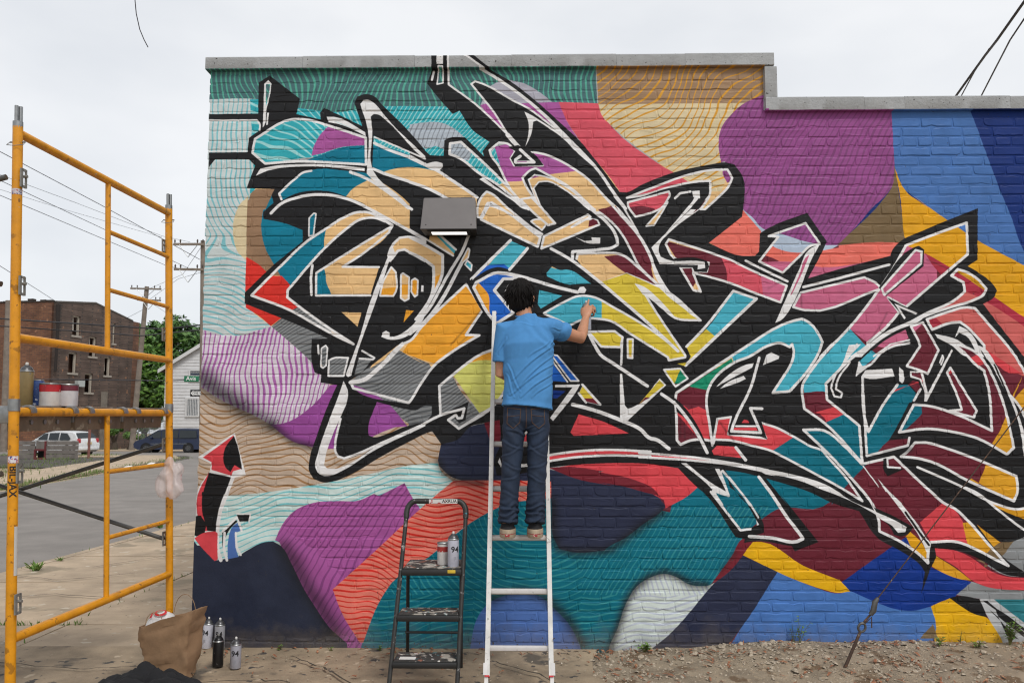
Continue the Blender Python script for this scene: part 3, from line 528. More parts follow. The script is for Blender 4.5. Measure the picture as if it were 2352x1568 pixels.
c white:12 679 2065 715 2065 710 1936 679 1939
s white:15 643 2074 634 1894
f white 625 1832 640 1832 655 1619 675 1598 703 1605 891 1800 934 1756 674 1520 622 1523
h - 744 1622 889 1789 921 1754 779 1646
f maroon 744 1622 793 1675 827 1673 772 1643
h - -591 1750 -501 1826 -239 1992 -128 2005 -149 1722 -224 1619 -458 1465 -530 1523 -493 1557 -465 1537 -431 1605 -582 1557
c white:17 -591 1750 -501 1826 -239 1992 -128 2005 -149 1722 -224 1619 -458 1465 -530 1523 -493 1557 -465 1537 -431 1605 -582 1557
f black -582 1557 -393 1646 -413 1519 -458 1502 -493 1540 -534 1509 -582 1530
s white:17 -788 1441 -582 1554 -421 1600 -438 1537 -465 1533 -479 1557 -530 1523 -458 1465 -238 1605
f bblue 162 1915 265 1777 162 1784
s white:10 169 1922 272 1777
f bblue 183 1956 204 1956 348 1784 292 1784 183 1929
s white:10 176 1960 204 1956 348 1784 292 1784 176 1943
f white 189 1758 358 1761 340 1729 174 1516 154 1537 306 1741 189 1741
f dblue 175 1722 258 1715 202 1667 175 1667
h - 347 1701 375 1756 491 1629 484 1619 381 1646
f maroon2 381 1667 443 1667 484 1626 395 1646
f yellow 350 1705 375 1749 443 1668 381 1667
s white:15 371 1760 491 1626
s white:15 347 1701 395 1639
s white:24 305 1626 415 1598 640 1516 756 1462 825 1400 857 1394 945 1333
h - 290 1441 346 1561 517 1509 680 1434 311 1417
f coral3 139 1278 310 1305 515 1319 823 1309 747 1298 1087 1272 1358 1235 1560 1194 1560 1184 1357 1231 1087 1261 747 1282 823 1284 515 1292 310 1274 139 1247
s white:16 139 1288 310 1312 515 1325 823 1313 747 1304 1087 1277 1358 1238 1600 1190
s white:15 139 1249 310 1274 515 1288 823 1282 747 1277 1086 1257 1391 1221 1600 1178
f white 1533 1206 1695 1178 2063 1047 2100 1017 2298 924 2437 858 2499 821 2488 791 2440 785 2402 831 2317 891 2166 977 1993 1050 1953 1064 1833 1114 1699 1151 1559 1178
f white -196 1243 -183 1271 -169 1220 139 1244 139 1223 -169 1201
f coral3 -39 1393 -4 1434 -4 1345 -39 1345
s white:15 -39 1400 -4 1441
h - 995 1673 1002 1704 1360 1941 1457 2003 1791 2186 1853 2200 1894 2179 1960 2099 1985 2044 1956 1968 1891 1865 1757 1714 1644 1704 1712 1803 1769 1893 1792 1982 1783 2030 1765 2010 1705 2037 1615 2017 1497 1948 1393 1907 1218 1735 1207 1701 1220 1482 1232 1384 1157 1394 1089 1387 1024 1360 1000 1387 998 1571
c white:17 995 1673 1002 1704 1360 1941 1457 2003 1791 2186 1853 2200 1894 2179 1960 2099 1985 2044 1956 1968 1891 1865 1757 1714 1644 1704 1712 1803 1769 1893 1792 1982 1783 2030 1765 2010 1705 2037 1615 2017 1497 1948 1393 1907 1218 1735 1207 1701 1220 1482 1232 1384 1157 1394 1089 1387 1024 1360 1000 1387 998 1571
f black 889 1708 984 1673 1045 1619 1158 1448 1197 1360 1230 1306 1203 1295 1143 1394 1051 1537 1000 1578 994 1646 957 1673
s white:21 901 1697 997 1625 1078 1523 1157 1394 1199 1306
h - 1245 1394 1272 1530 1364 1542 1341 1428 1592 1401 1554 1506 1669 1469 1782 1408 1889 1347 1969 1313 1974 1306 2105 1151 2213 991 2075 1077 1903 1171 1703 1279 1631 1316 1496 1353 1361 1387
c white:15 1245 1394 1272 1530 1364 1542 1341 1428 1592 1401 1554 1506 1669 1469 1782 1408 1889 1347 1969 1313 1974 1306 2105 1151 2213 991 2075 1077 1903 1171 1703 1279 1631 1316 1496 1353 1361 1387
f black 1371 1550 1395 1537 1561 1523 1599 1394 1559 1411 1348 1424 1338 1448
s white:17 1230 1384 1234 1356 1249 1394
s white:18 1560 1938 1499 1742 1384 1509 1362 1448 1559 1438 1492 1601 1570 1598
s white:12 1394 1482 1533 1482
f coral3 1383 1472 1526 1474 1539 1452 1376 1456
f coral3 1432 1504 1449 1526 1473 1520 1483 1504
f white 1266 1742 1329 1804 1475 1893 1523 1903 1509 1872 1391 1810
f white 1293 1731 1349 1776 1453 1817 1466 1797 1438 1783
f white 1584 1889 1607 1955 1641 1975 1695 1948 1688 1931
h - 919 1859 1029 1866 1079 1800 996 1745
c white:12 919 1859 1029 1866 1079 1800 996 1745
h - 1397 2393 1551 2340 1273 2080 1126 1943 1067 1886 1102 1948 1073 2014 1212 2135
s white:20 1551 2338 1273 2080 1126 1943 1065 1888
s white:17 1551 2336 1397 2391 1199 2142 1074 2014
f black 1069 2011 1102 1948 1102 1948 1065 1990
f yellow 1009 1900 1071 1907 1063 1883
h - 1230 1319 1265 1353 1380 1346 1426 1272 1243 1292
s white:20 1390 1340 1453 1258
f white 1024 1238 1059 1238 1239 1096 1323 1049 1248 1201 1279 1199 1343 1019 1232 1063 1192 1103
h - 1232 1056 1336 1023 1285 1174 1299 1187 1473 964 1524 842 1523 812 1408 799 1218 1049 1291 964
c white:15 1232 1056 1336 1023 1285 1174 1299 1187 1473 964 1524 842 1523 812 1408 799 1218 1049 1291 964
h - 1316 1191 1424 1177 1535 1151 1616 1030 1752 830 1791 770 1817 747 1773 723 1616 749 1468 756 1563 783 1558 849 1525 896 1421 1050 1355 1123
f black 1328 1144 1420 1003 1539 889 1561 829 1549 782 1468 756 1483 816 1531 836 1387 1050 1347 1076
s white:12 1342 1144 1480 964 1528 882
s white:21 1538 1147 1623 1030 1707 896 1791 783 1817 745 1776 727 1616 749 1465 759
h - 967 2746 1113 2699 1285 2639 1388 2600 1490 2547 1627 2483 1757 2427 1712 2312 1521 2385 1384 2442 1247 2484 1127 2516 1176 2386 1128 2397 1041 2552 1124 2555 1130 2527 1220 2523 1235 2583 1152 2597 1028 2604 1000 2619 946 2714
c white:15 967 2746 1113 2699 1285 2639 1388 2600 1490 2547 1627 2483 1757 2427 1712 2312 1521 2385 1384 2442 1247 2484 1127 2516 1176 2386 1128 2397 1041 2552 1124 2555 1130 2527 1220 2523 1235 2583 1152 2597 1028 2604 1000 2619 946 2714
f black 1000 2615 1153 2618 1222 2597 1238 2561 1220 2519 1137 2523 1124 2551 1034 2552
f white 1216 3043 1314 3043 1159 2937 975 2795 904 2711 897 2675 910 2626 958 2605 1152 2597 1208 2590 1210 2548 1158 2539 1162 2570 902 2577 875 2633 848 2690 940 2781 1096 2930
f maroon 1251 3043 1279 3043 1159 2944 1130 2923 1187 2986
s white:15 1014 3030 1049 3065 1119 3076
f white 1130 3079 1182 3083 1185 3029 1174 3029 1110 2951 961 2803 940 2781 1082 2951 1139 3022 1147 3044 1140 3036
h - 685 3035 910 3123 1086 3187 1262 3225 1374 3229 1406 3171 1393 3135 1293 3022 1215 2952 1187 2952 1252 3057 1257 3150 1226 3150 980 3109 825 3059
c white:15 685 3035 910 3123 1086 3187 1262 3225 1374 3229 1406 3171 1393 3135 1293 3022 1215 2952 1187 2952 1252 3057 1257 3150 1226 3150 980 3109 825 3059
h - 692 3003 973 3080 979 3051 922 2966 869 2938 743 2904 692 2989
c white:15 692 3003 973 3080 979 3051 922 2966 869 2938 743 2904 692 2989
f black 741 3024 973 3102 1232 3136 1245 3057 1173 2952 908 2953 993 3051 973 3084
s white:15 1014 3030 1049 3065 1119 3076
f white 1130 3079 1182 3083 1185 3029 1174 3029 1110 2951 1082 2951 1139 3022 1147 3044 1140 3036
h - 692 3003 973 3077 979 3051 922 2966 869 2938 743 2904 692 2989
c white:13 692 3003 973 3077 979 3051 922 2966 869 2938 743 2904 692 2989
h - 815 2839 964 3005 943 2966 868 2845
c white:11 815 2839 964 3005 943 2966 868 2845
h - 461 2955 628 2955 752 2796 847 2619 873 2506 934 2394 845 2478 763 2563 716 2655 654 2775 579 2868 488 2939
c white:15 461 2955 628 2955 752 2796 847 2619 873 2506 934 2394 845 2478 763 2563 716 2655 654 2775 579 2868 488 2939
h - 468 2975 608 2982 628 2946 474 2940
f white 524 3046 545 3046 656 2910 766 2782 847 2626 901 2499 969 2387 1176 2191 1145 2205 1057 2275 927 2387 873 2492 833 2619 745 2782 642 2903
s white:12 601 3046 663 2967 756 2800
s white:20 328 3047 460 2940 551 2861 612 2761 619 2712 584 2691 493 2677 312 2663 311 2614
f white 333 2762 403 2737 445 2741 441 2761 501 2758 499 2719 417 2721
h - 1645 2766 1897 2854 1989 2710 1930 2700 1845 2623 1731 2514 1575 2592 1710 2761
c white:15 1645 2766 1897 2854 1989 2710 1930 2700 1845 2623 1731 2514 1575 2592 1710 2761
f white 1989 2710 1927 2601 1860 2440 1794 2301 1709 2190 1673 2173 1762 2364 1842 2532 1915 2672
f pink 1916 2637 1859 2503 1789 2364 1779 2360 1845 2504 1904 2630
h - 1796 2280 1850 2378 2280 2481 2374 2425 2387 2404 1874 2259
c white:15 1796 2280 1850 2378 2280 2481 2374 2425 2387 2404 1874 2259
s white:17 1868 2416 2108 2475 2452 2568
s white:16 1485 2597 1621 2525 1764 2455
h - 2482 2551 2567 2698 2710 2754 2983 2853 2980 2637 2731 2431 2550 2278 2433 2345 2504 2244 2411 2140 2285 2037 2298 2030 2144 1906 1999 1765 2003 1659 2211 1486 2222 1239 1981 1503 1851 1598 1846 1762 1889 1831 2052 2030 1967 1942 2165 2137 2380 2404
c white:17 2482 2551 2567 2698 2710 2754 2983 2853 2980 2637 2731 2431 2550 2278 2433 2345 2504 2244 2411 2140 2285 2037 2298 2030 2144 1906 1999 1765 2003 1659 2211 1486 2222 1239 1981 1503 1851 1598 1846 1762 1889 1831 2052 2030 1967 1942 2165 2137 2380 2404
f blue2 2934 2830 2975 2834 2970 2788
f black 2374 2411 2618 2684 2653 2696 2689 2669 2681 2557 2419 2352
h - 2394 2404 2631 2666 2672 2655 2665 2575 2409 2361
c white:15 2394 2404 2631 2666 2672 2655 2665 2575 2409 2361
f black 2426 2345 2486 2313 2634 2237 2550 2188
f white 2476 2303 2627 2238 2616 2228 2505 2275 2547 2206 2536 2195
h - 2907 2534 2974 2511 3040 2465 3092 2402 3077 2368 3000 2323 2861 2281 2688 2223 2584 2181 2675 2230 2891 2333 2948 2382 2944 2444 2864 2490
c white:17 2907 2534 2974 2511 3040 2465 3092 2402 3077 2368 3000 2323 2861 2281 2688 2223 2584 2181 2675 2230 2891 2333 2948 2382 2944 2444 2864 2490
f white 2688 2231 2549 2174 2410 2112 2284 2023 2158 1942 2240 1942 2339 2030 2479 2119 2653 2195
f white 2161 2023 2243 2030 2158 1940 2080 1844 2116 1906
s white:12 2216 2030 2144 1927 2051 1796 2032 1734 2054 1680 2095 1673 2106 1700 2083 1717 2063 1728 2078 1789 2164 1906
h - 2687 2195 2825 2243 2963 2276 3011 2269 3094 2166 3267 1940 3310 1857 3370 1720 3353 1381 3271 1618 3207 1700 3134 1864 3059 1987 3060 2022 2957 2139 2911 2177 2850 2172 2718 2126
c white:17 2687 2195 2825 2243 2963 2276 3011 2269 3094 2166 3267 1940 3310 1857 3370 1720 3353 1381 3271 1618 3207 1700 3134 1864 3059 1987 3060 2022 2957 2139 2911 2177 2850 2172 2718 2126
f white 3000 2029 3059 2001 3141 1871 3214 1707 3267 1550 3296 1428 3288 1280 3257 1483 3205 1659 3132 1829 3070 1946
s black:12 3122 1891 3194 1700 3258 1496 3277 1348
h - 2317 1988 2408 2057 2541 2126 2565 2060 2440 2002 2357 1961 2286 1885 2245 1875 2222 1909 2310 1988
s white:15 2225 1906 2241 1873 2286 1884 2371 1968 2440 2009 2564 2036
f white 2222 1913 2245 1871 2300 1889 2198 1810
s white:10 2322 1947 2441 2029 2565 2057
h - 2579 2147 2659 2174 2728 2043 2756 1988 2678 1830 2625 1854 2541 1881 2635 2015 2632 2029
c white:15 2579 2147 2659 2174 2728 2043 2756 1988 2678 1830 2625 1854 2541 1881 2635 2015 2632 2029
f white 2737 2098 2885 2056 3016 1941 2948 1941 2830 2029 2750 2070
f white 2869 2074 2903 2150 2950 2125 3057 1941 3016 1941 2941 2084 2901 2105
f white 2237 1810 2264 1854 2442 1864 2458 1813 2252 1804
h - 2475 1758 2546 1758 2598 1693 2403 1388 2539 1401 2527 1354 2254 1286 2247 1550 2270 1448
s white:17 2244 1810 2247 1550 2270 1445 2393 1652 2475 1758
s white:16 2245 1700 2254 1286 2527 1354 2539 1405
f black 2596 1645 2575 1625 2473 1442 2403 1384 2461 1482 2548 1639
f white 2490 1875 2516 1851 2517 1782 2506 1765 2486 1782
h - 2550 1762 2575 1785 2615 1775 2626 1727 2605 1700
s white:15 2579 1652 2626 1727
f white 2560 1847 2645 1849 2673 1700 2842 1994 2851 1984 2664 1645 2647 1645 2652 1700 2622 1789 2562 1806
h - 2573 1837 2631 1837 2658 1700 2633 1796 2572 1818
s white:10 2762 1905 2782 1953 2786 1940 2770 1891
h - 2807 1837 2829 1871 2905 1734 2989 1584 2970 1540 2810 1584 2891 1591 2886 1618
c white:15 2807 1837 2829 1871 2905 1734 2989 1584 2970 1540 2810 1584 2891 1591 2886 1618
h - 2843 2029 2917 2015 3017 1960 3055 1912 3135 1741 3181 1584 3223 1341 3174 1297 2990 1401 2824 1445 2656 1465 2473 1442 2578 1625 2663 1618 2863 1557 3084 1452 3074 1741 3052 1850 3006 1884 2883 2008
c white:17 2843 2029 2917 2015 3017 1960 3055 1912 3135 1741 3181 1584 3223 1341 3174 1297 2990 1401 2824 1445 2656 1465 2473 1442 2578 1625 2663 1618 2863 1557 3084 1452 3074 1741 3052 1850 3006 1884 2883 2008
h - 2575 1374 2652 1373 2785 1334 2984 1260 3230 1153 3231 1046 3205 992 2910 1125 2681 1246 2574 1273 2480 1281 2515 1307
c white:17 2575 1374 2652 1373 2785 1334 2984 1260 3230 1153 3231 1046 3205 992 2910 1125 2681 1246 2574 1273 2480 1281 2515 1307
h - 2895 1085 3104 967 3369 926 3364 840 3103 945 2954 1052
s white:15 2585 1212 2842 1099 3104 967 3236 939 3271 946
s white:15 2895 1079 2954 1052 3102 932 3264 806 3359 754
h - 1840 1458 1979 1452 2111 1347 2219 1232 2433 1280 2659 1058 2769 966 2789 958 2911 852 3025 713 3148 574 3054 621 2956 673 2825 726 2652 725 2629 653 2628 590 2601 619 2458 725 2320 794 2316 871 2286 957 2222 1051 2171 1111 2008 1293
c white:17 1840 1458 1979 1452 2111 1347 2219 1232 2433 1280 2659 1058 2769 966 2789 958 2911 852 3025 713 3148 574 3054 621 2956 673 2825 726 2652 725 2629 653 2628 590 2601 619 2458 725 2320 794 2316 871 2286 957 2222 1051 2171 1111 2008 1293
f black 2361 1266 2365 1185 2387 1152 2497 1202 2390 1212 2389 1273
s white:12 2389 1273 2390 1212 2470 1207
f black 2480 938 2562 825 2677 692 2681 626 2646 587 2632 653 2624 705 2543 831
f white 2320 1138 2371 1078 2481 966 2468 978 2576 831 2645 725 2652 719 2628 593 2622 653 2592 732 2466 931 2377 1051 2370 1051
s black:15 2493 918 2581 785 2638 706
s white:7 2228 1219 2324 1084
f black 2286 951 2418 891 2542 821 2514 785 2460 761 2413 771 2388 824 2324 884
f white 2298 921 2437 858 2499 821 2487 790 2440 785 2402 831 2317 887
f white -1971 1437 -2216 1272 -2125 1231 -2130 1173 -1976 1138 -1887 1157
f coral3 -1978 1420 -2181 1272 -2121 1242 -2120 1190 -1984 1150 -1974 1180 -1916 1197
f black -1974 1416 -2031 1337 -2042 1262 -2027 1208 -1991 1174 -1965 1221 -1912 1191 -1944 1337
f white -2130 1180 -2209 1058 -2220 760 -2062 774 -2022 1044 -1970 1146
f black -2140 1173 -1983 1140 -2021 1017 -2029 1031 -2066 909 -2069 781 -2138 787 -2177 909 -2181 1044 -2174 1058
f coral3 -2137 1172 -2202 1044 -2217 976 -2204 888 -2149 784 -2135 787 -2173 909 -2180 1044 -2171 1044
s white:24 -1973 1140 -2021 1004 -2053 909 -2066 774 -2059 667 -2036 596
f black -2224 882 -2183 888 -2146 821 -2152 774 -2206 750 -2224 760
f coral3 -2219 740 -2159 774 -2083 784 -2066 774 -2057 600 -2077 591 -2198 713
f blue3 -1989 603 -1992 720 -1967 815 -1934 842 -1911 788 -1945 774 -1936 667 -1917 619
f black -2010 626 -2010 741 -1987 794 -1934 848 -1948 862 -2035 784 -2025 667
s white:15 -2032 784 -1935 879 -1905 788
s white:17 -2018 774 -2018 673 -1995 596
s white:15 -1942 774 -1932 680 -1904 632
f black -1942 892 -1852 894 -1858 849 -1920 848
s white:10 -1942 899 -1849 899 -1857 845
p 72:75 -2219 1792 -2111 1709 -1927 1592 -1737 1495
p 61:45 -2185 1841 -2091 1744 -1928 1626
p 33:70 -1722 1482 -1582 1379 -1442 1338
p 72:72 -1610 668 -1539 568 -1447 408 -1363 282 -1269 157
p 33:70 -594 1243 -559 1175 -477 1121 -305 1101
p 36:70 172 980 171 766 205 673 306 650 509 660 556 674 638 734 775 834 891 908
p 33:80 537 28 598 192 654 343 722 435 804 495 905 522 979 502 1072 450 1172 444
p 47:75 -222 353 -134 386 -19 397 102 367 189 288 276 203 356 66
p 22:40 1365 649 1275 536
p 22:40 2380 1306 2543 1334
p 7:42 -516 2027 -406 2152 -316 2257
p 6:30 -468 2027 -406 2082
p 7:40 2422 2237 2363 2133 2292 2043
p 6:40 2704 2599 2771 2571 2852 2529
p 6:35 2906 2514 2986 2472 3072 2402
p 7:50 1289 1503 1335 1435 1375 1387
p 8:35 1023 1537 1021 1414
p 7:30 1050 1503 1052 1400
p 14:35 61 2749 26 2714
p 8:35 -30 2828 -79 2792
p 8:25 1751 2483 1723 2455 1632 2406 1660 2420
p 7:40 1850 2371 1851 2280
p 14:25 -432 1708 -335 1646
p 3:20 1438 623 1444 590
p 17:40 2467 1300 2542 1320"""
PAINT = dict(black='1d1d1f', white='f1f0f0', slate='4c7377', cyan='35b3bf', pier='d3dede', palecream='e0cfa8', teal='007c98',
    tan='9b7b5f', tan2='a58668', purple='b15ca4', purple2='9c5092', purple3='9f50a0', purple4='b15ca4', red='e0352b', grey='8a8d8f', cream='f0c78d',
    slateblue='b9c4cf', lavender='b5b4c1', coral='e0596a', blue='4b77b8', blue2='4d7cc2', blue3='5276ba', navy='0e3078', brown='7d684a',
    yellow='e3cb42', yellow2='e9a916', yellow3='efb713', skyb='b9c9dd', coral2='f2786a', pink='cf6b8e', maroon='6e2433', maroon2='7c2432',
    skyc='4ab6cc', bblue='1f68cc', orange='f7ac33', orange2='e3a426', lyellow='dede78', green='12936f', coral3='e04a53', teal2='007186',
    teal3='30808a', lgrey='909395', ltgrey='c2c4c6', dblue='0c378e', navyd='2e344d', navyl='2d3346', mint='dbe6e0', lilac='e2d9e4',
    sand='d0bba7', wave='d6eae6', salmon='ef8474', coral4='d46864', redband='b43146', stone='b2b4b5',
    slate_l='5ab09c', pier_l='86c8d0', cyan_l='a3dfe0', gold_l='dd9f30', purple2_l='86477d', grey_l='5e6164', lilac_l='b46cb4',
    sand_l='aa8157', wave_l='80ced4', purple4_l='8f4788', salmon_l='da2c22', teal2_l='318f97', mint_l='c2cad8', slateblue_l='8f96a0')
PN = list(PAINT); PI = {n: i for i, n in enumerate(PN)}
TX0, TX1, TZ0, TZ1, TEX = -2.34, 4.56, -0.12, 4.14, 0.00125      # metres; raster step before averaging

def r_fill(img, poly, val, src=None):
    H, W = img.shape
    p = np.asarray(poly, float)
    y0 = max(0, int(math.floor(p[:, 1].min()))); y1 = min(H - 1, int(math.ceil(p[:, 1].max())))
    a = p; b = np.roll(p, -1, 0)
    keep = a[:, 1] != b[:, 1]; a = a[keep]; b = b[keep]
    d = np.where(b[:, 1] > a[:, 1], 1, -1)
    lo = np.minimum(a[:, 1], b[:, 1]); hi = np.maximum(a[:, 1], b[:, 1])
    sl = (b[:, 0] - a[:, 0]) / (b[:, 1] - a[:, 1])
    for y in range(y0, y1 + 1):
        s = (lo <= y + .5) & (y + .5 < hi)
        if not s.any(): continue
        xs = a[s, 0] + (y + .5 - a[s, 1]) * sl[s]; o = np.argsort(xs); xs = xs[o]; ws = np.cumsum(d[s][o])
        for i in range(len(xs) - 1):
            if ws[i] != 0:
                l = max(0, int(math.ceil(xs[i] - .5))); r = min(W, int(math.ceil(xs[i + 1] - .5)))
                if r > l: img[y, l:r] = val if src is None else src[y, l:r]
def r_stroke(img, pl, wd, val, closed):
    n = len(pl); h = wd / 2
    for i in range(n if closed else n - 1):
        (x0, y0), (x1, y1) = pl[i], pl[(i + 1) % n]
        L = math.hypot(x1 - x0, y1 - y0)
        if L < 1e-6: continue
        nx, ny = -(y1 - y0) / L * h, (x1 - x0) / L * h
        r_fill(img, [(x0 + nx, y0 + ny), (x1 + nx, y1 + ny), (x1 - nx, y1 - ny), (x0 - nx, y0 - ny)], val)
    for x, y in pl:
        r_fill(img, [(x + h * math.cos(t * math.pi / 4), y + h * math.sin(t * math.pi / 4)) for t in range(8)], val)
def r_curve(P, closed):
    n = len(P)
    if n < 4: return P
    T = []
    for i in range(n):
        if not closed and i in (0, n - 1): T.append(None); continue
        a, b, c = P[i - 1], P[i], P[(i + 1) % n]
        ux, uy = b[0] - a[0], b[1] - a[1]; vx, vy = c[0] - b[0], c[1] - b[1]
        lu = math.hypot(ux, uy) + 1e-9; lv = math.hypot(vx, vy) + 1e-9
        if (ux * vx + uy * vy) / (lu * lv) < .8: T.append(None); continue
        tx, ty = ux / lu / lu + vx / lv / lv, uy / lu / lu + vy / lv / lv
        L = math.hypot(tx, ty) + 1e-9
        T.append((tx / L, ty / L))
    out = []
    for i in range(n if closed else n - 1):
        a, b = P[i], P[(i + 1) % n]; L = math.hypot(b[0] - a[0], b[1] - a[1])
        out.append(a); ta, tb = T[i], T[(i + 1) % n]
        if (ta is None and tb is None) or L < 2: continue
        ch = ((b[0] - a[0]) / (L + 1e-9), (b[1] - a[1]) / (L + 1e-9)); ta = ta or ch; tb = tb or ch
        for q in range(1, 5):
            t = q / 5.; t2 = t * t; t3 = t2 * t
            h0 = 2 * t3 - 3 * t2 + 1; h1 = t3 - 2 * t2 + t; h2 = -2 * t3 + 3 * t2; h3 = t3 - t2
            out.append((h0 * a[0] + h1 * L * ta[0] + h2 * b[0] + h3 * L * tb[0], h0 * a[1] + h1 * L * ta[1] + h2 * b[1] + h3 * L * tb[1]))
    if not closed: out.append(P[-1])
    return out

def paint_mural():
    """brush the mural, stroke by stroke, in wall millimetres"""
    W = int((TX1 - TX0) / TEX) // 2 * 2; H = int((TZ1 - TZ0) / TEX) // 2 * 2
    img = np.full((H, W), PI['stone'], np.uint8)
    def pp(tok):
        v = [float(t) for t in tok]
        return [((v[i] / 1000 - TX0) / TEX, (v[i + 1] / 1000 - TZ0) / TEX) for i in range(0, len(v), 2)]
    lines = [l.split() for l in MURAL.strip().splitlines()]
    for l in lines:
        if l[0] == 'F': r_fill(img, r_curve(pp(l[2:]), True), PI[l[1]])
    # brushed line patterns, each inside its own colour field
    zz, xx = np.mgrid[0:H, 0:W].astype(np.float32)
    X = (TX0 + (xx + .5) * TEX) / .00276 + 1250; Y = 1015 - (TZ0 + (zz + .5) * TEX - 1.55) / .00276
    del xx, zz
    S = np.sin; BASE = img.copy()
    wob = 2.2 * S(X / 13 + Y / 31) + 1.6 * S(Y / 9 - X / 47)
    def pat(names, to, phi, duty):
        m = np.isin(BASE, [PI[n] for n in names])
        ph = phi(X[m], Y[m]) + wob[m] * .045
        dt = duty * (1 + .28 * S(X[m] / 37 + Y[m] / 23))
        sel = (ph - np.floor(ph)) < dt
        v = img[m]; v[sel] = PI[to]; img[m] = v
    pat(['slate'], 'slate_l', lambda x, y: (x + 8 * S(y / 27 + x / 70) + .30 * (y - 200) * S(x / 110)) / 13.5, .29)
    def f_pier(x, y):
        r = np.where(y < 430, np.abs(x - 660), np.hypot(x - 660, y - 430)); t = np.clip((y - 560) / 90, 0, 1); t = t * t * (3 - 2 * t)
        return ((1 - t) * r + t * (y - 420 + 9 * S(x / 30 + y / 70) - .25 * (x - 560) * S(y / 90))) / 12.5
    pat(['pier'], 'pier_l', f_pier, .29)
    pat(['cyan'], 'cyan_l', lambda x, y: np.where(x < 880, np.hypot(x - 700, (y - 395) * .8) * .5 + x * .55 - y * .25, x + .75 * y + 6 * S(y / 25)) / 11.5, .27)
    pat(['tan2', 'palecream'], 'gold_l', lambda x, y: np.where(x < 1300, .62, (x * .95 + y * .85 + 26 * S((x - y * 1.2) / 75) + 9 * S(x / 33)) / 23), .20)
    pat(['purple2'], 'purple2_l', lambda x, y: (x + .52 * y + 7 * S(y / 45 + x / 160)) / 15, .30)
    pat(['grey'], 'grey_l', lambda x, y: (y + .5 * x + 9 * S(x / 27 + y / 60)) / 10, .34)
    pat(['lilac'], 'lilac_l', lambda x, y: (x + 8 * S(y / 38 + x / 60) + .08 * y) / 12.5, .37)
    pat(['sand'], 'sand_l', lambda x, y: (y + 19 * S(x / 46 + y / 85) + .12 * x + 7 * S(x / 21)) / 14.5, .23)
    pat(['wave'], 'wave_l', lambda x, y: (y + 12 * S(x / 40 + y / 120) + .16 * x) / 14, .24)
    pat(['purple4'], 'purple4_l', lambda x, y: (x + .62 * y + 10 * S(y / 45 + x / 80)) / 17, .26)
    pat(['salmon'], 'salmon_l', lambda x, y: (y + 11 * S(x / 42) - .18 * x + 4 * S(x / 17)) / 12.5, .28)
    def f_teal(x, y):
        r = np.hypot(x - 1265, (y - 1215) * 1.05) / 14
        dg = (x + .62 * y) / 13
        hz = (y + 7 * S(x / 40) + .18 * x) / 14
        q = np.where(x < 1380, r, dg); q = np.where((y > 1440) & ((x > 1380) | (x < 1120)), hz, q)
        return np.where((y < 1232) | (x > 1830), .5, q)
    pat(['teal2'], 'teal2_l', f_teal, .23)
    pat(['mint'], 'mint_l', lambda x, y: np.where(y < 1440, (x - .12 * y + 6 * S(y / 24)) / 11.5, (y + 6 * S(x / 26) + .15 * x) / 12.5), .34)
    pat(['slateblue'], 'slateblue_l', lambda x, y: (x + .55 * y + 6 * S(y / 20)) / 12, .24)
    del wob
    # the capstones keep their bare stone colour
    zr = int((3.954 - TZ0) / TEX); xr = int((1.66 - TX0) / TEX); zr2 = int((3.634 - TZ0) / TEX)
    img[zr:] = PI['stone']; img[zr2:, xr:] = PI['stone']
    base = img.copy(); sprays = []
    for l in lines:
        k = l[0]
        if k == 'f': r_fill(img, r_curve(pp(l[2:]), True), PI[l[1]])
        elif k == 'h': r_fill(img, r_curve(pp(l[2:]), True), 0, src=base)
        elif k in 'sc':
            nm, wd = l[1].split(':'); r_stroke(img, r_curve(pp(l[2:]), k == 'c'), int(wd) / 1000 / TEX, PI[nm], k == 'c')
        elif k == 'p': sprays.append((l[1].split(':'), pp(l[2:])))
    del X, Y, BASE, base
    pal = np.array([lin(PAINT[n], .88) for n in PN], np.float32)
    out = np.zeros((H // 2, W // 2, 3), np.float32)
    for dy in (0, 1):
        for dx in (0, 1): out += pal[img[dy::2, dx::2]]
    out *= .25
    for (rr, aa), pl in sprays:                        # soft fades of black aerosol
        rad = int(rr) / 1000 / TEX / 2; a_ = int(aa) / 100
        P = [(x / 2, y / 2) for x, y in pl]
        x0 = max(0, int(min(p[0] for p in P) - 2.2 * rad)); x1 = min(W // 2, int(max(p[0] for p in P) + 2.2 * rad))
        y0 = max(0, int(min(p[1] for p in P) - 2.2 * rad)); y1 = min(H // 2, int(max(p[1] for p in P) + 2.2 * rad))
        gy, gx = np.mgrid[y0:y1, x0:x1].astype(np.float32)
        d2 = np.full(gx.shape, 1e12, np.float32)
        for i in range(len(P) - 1):
            ax, ay = P[i]; bx, by = P[i + 1]; L2 = (bx - ax) ** 2 + (by - ay) ** 2 + 1e-9
            t = np.clip(((gx - ax) * (bx - ax) + (gy - ay) * (by - ay)) / L2, 0, 1)
            d2 = np.minimum(d2, (gx - ax - t * (bx - ax)) ** 2 + (gy - ay - t * (by - ay)) ** 2)
        al = (a_ * np.exp(-d2 / (rad * rad)))[..., None]
        out[y0:y1, x0:x1] = out[y0:y1, x0:x1] * (1 - al) + np.array((.013, .013, .014), np.float32) * al
    im = bpy.data.images.new('mural', W // 2, H // 2, alpha=False, float_buffer=True)
    im.colorspace_settings.name = 'Non-Color'
    px = np.ones((H // 2, W // 2, 4), np.float32); px[..., :3] = out
    im.pixels.foreach_set(px.ravel()); im.update(); im.pack()
    return im

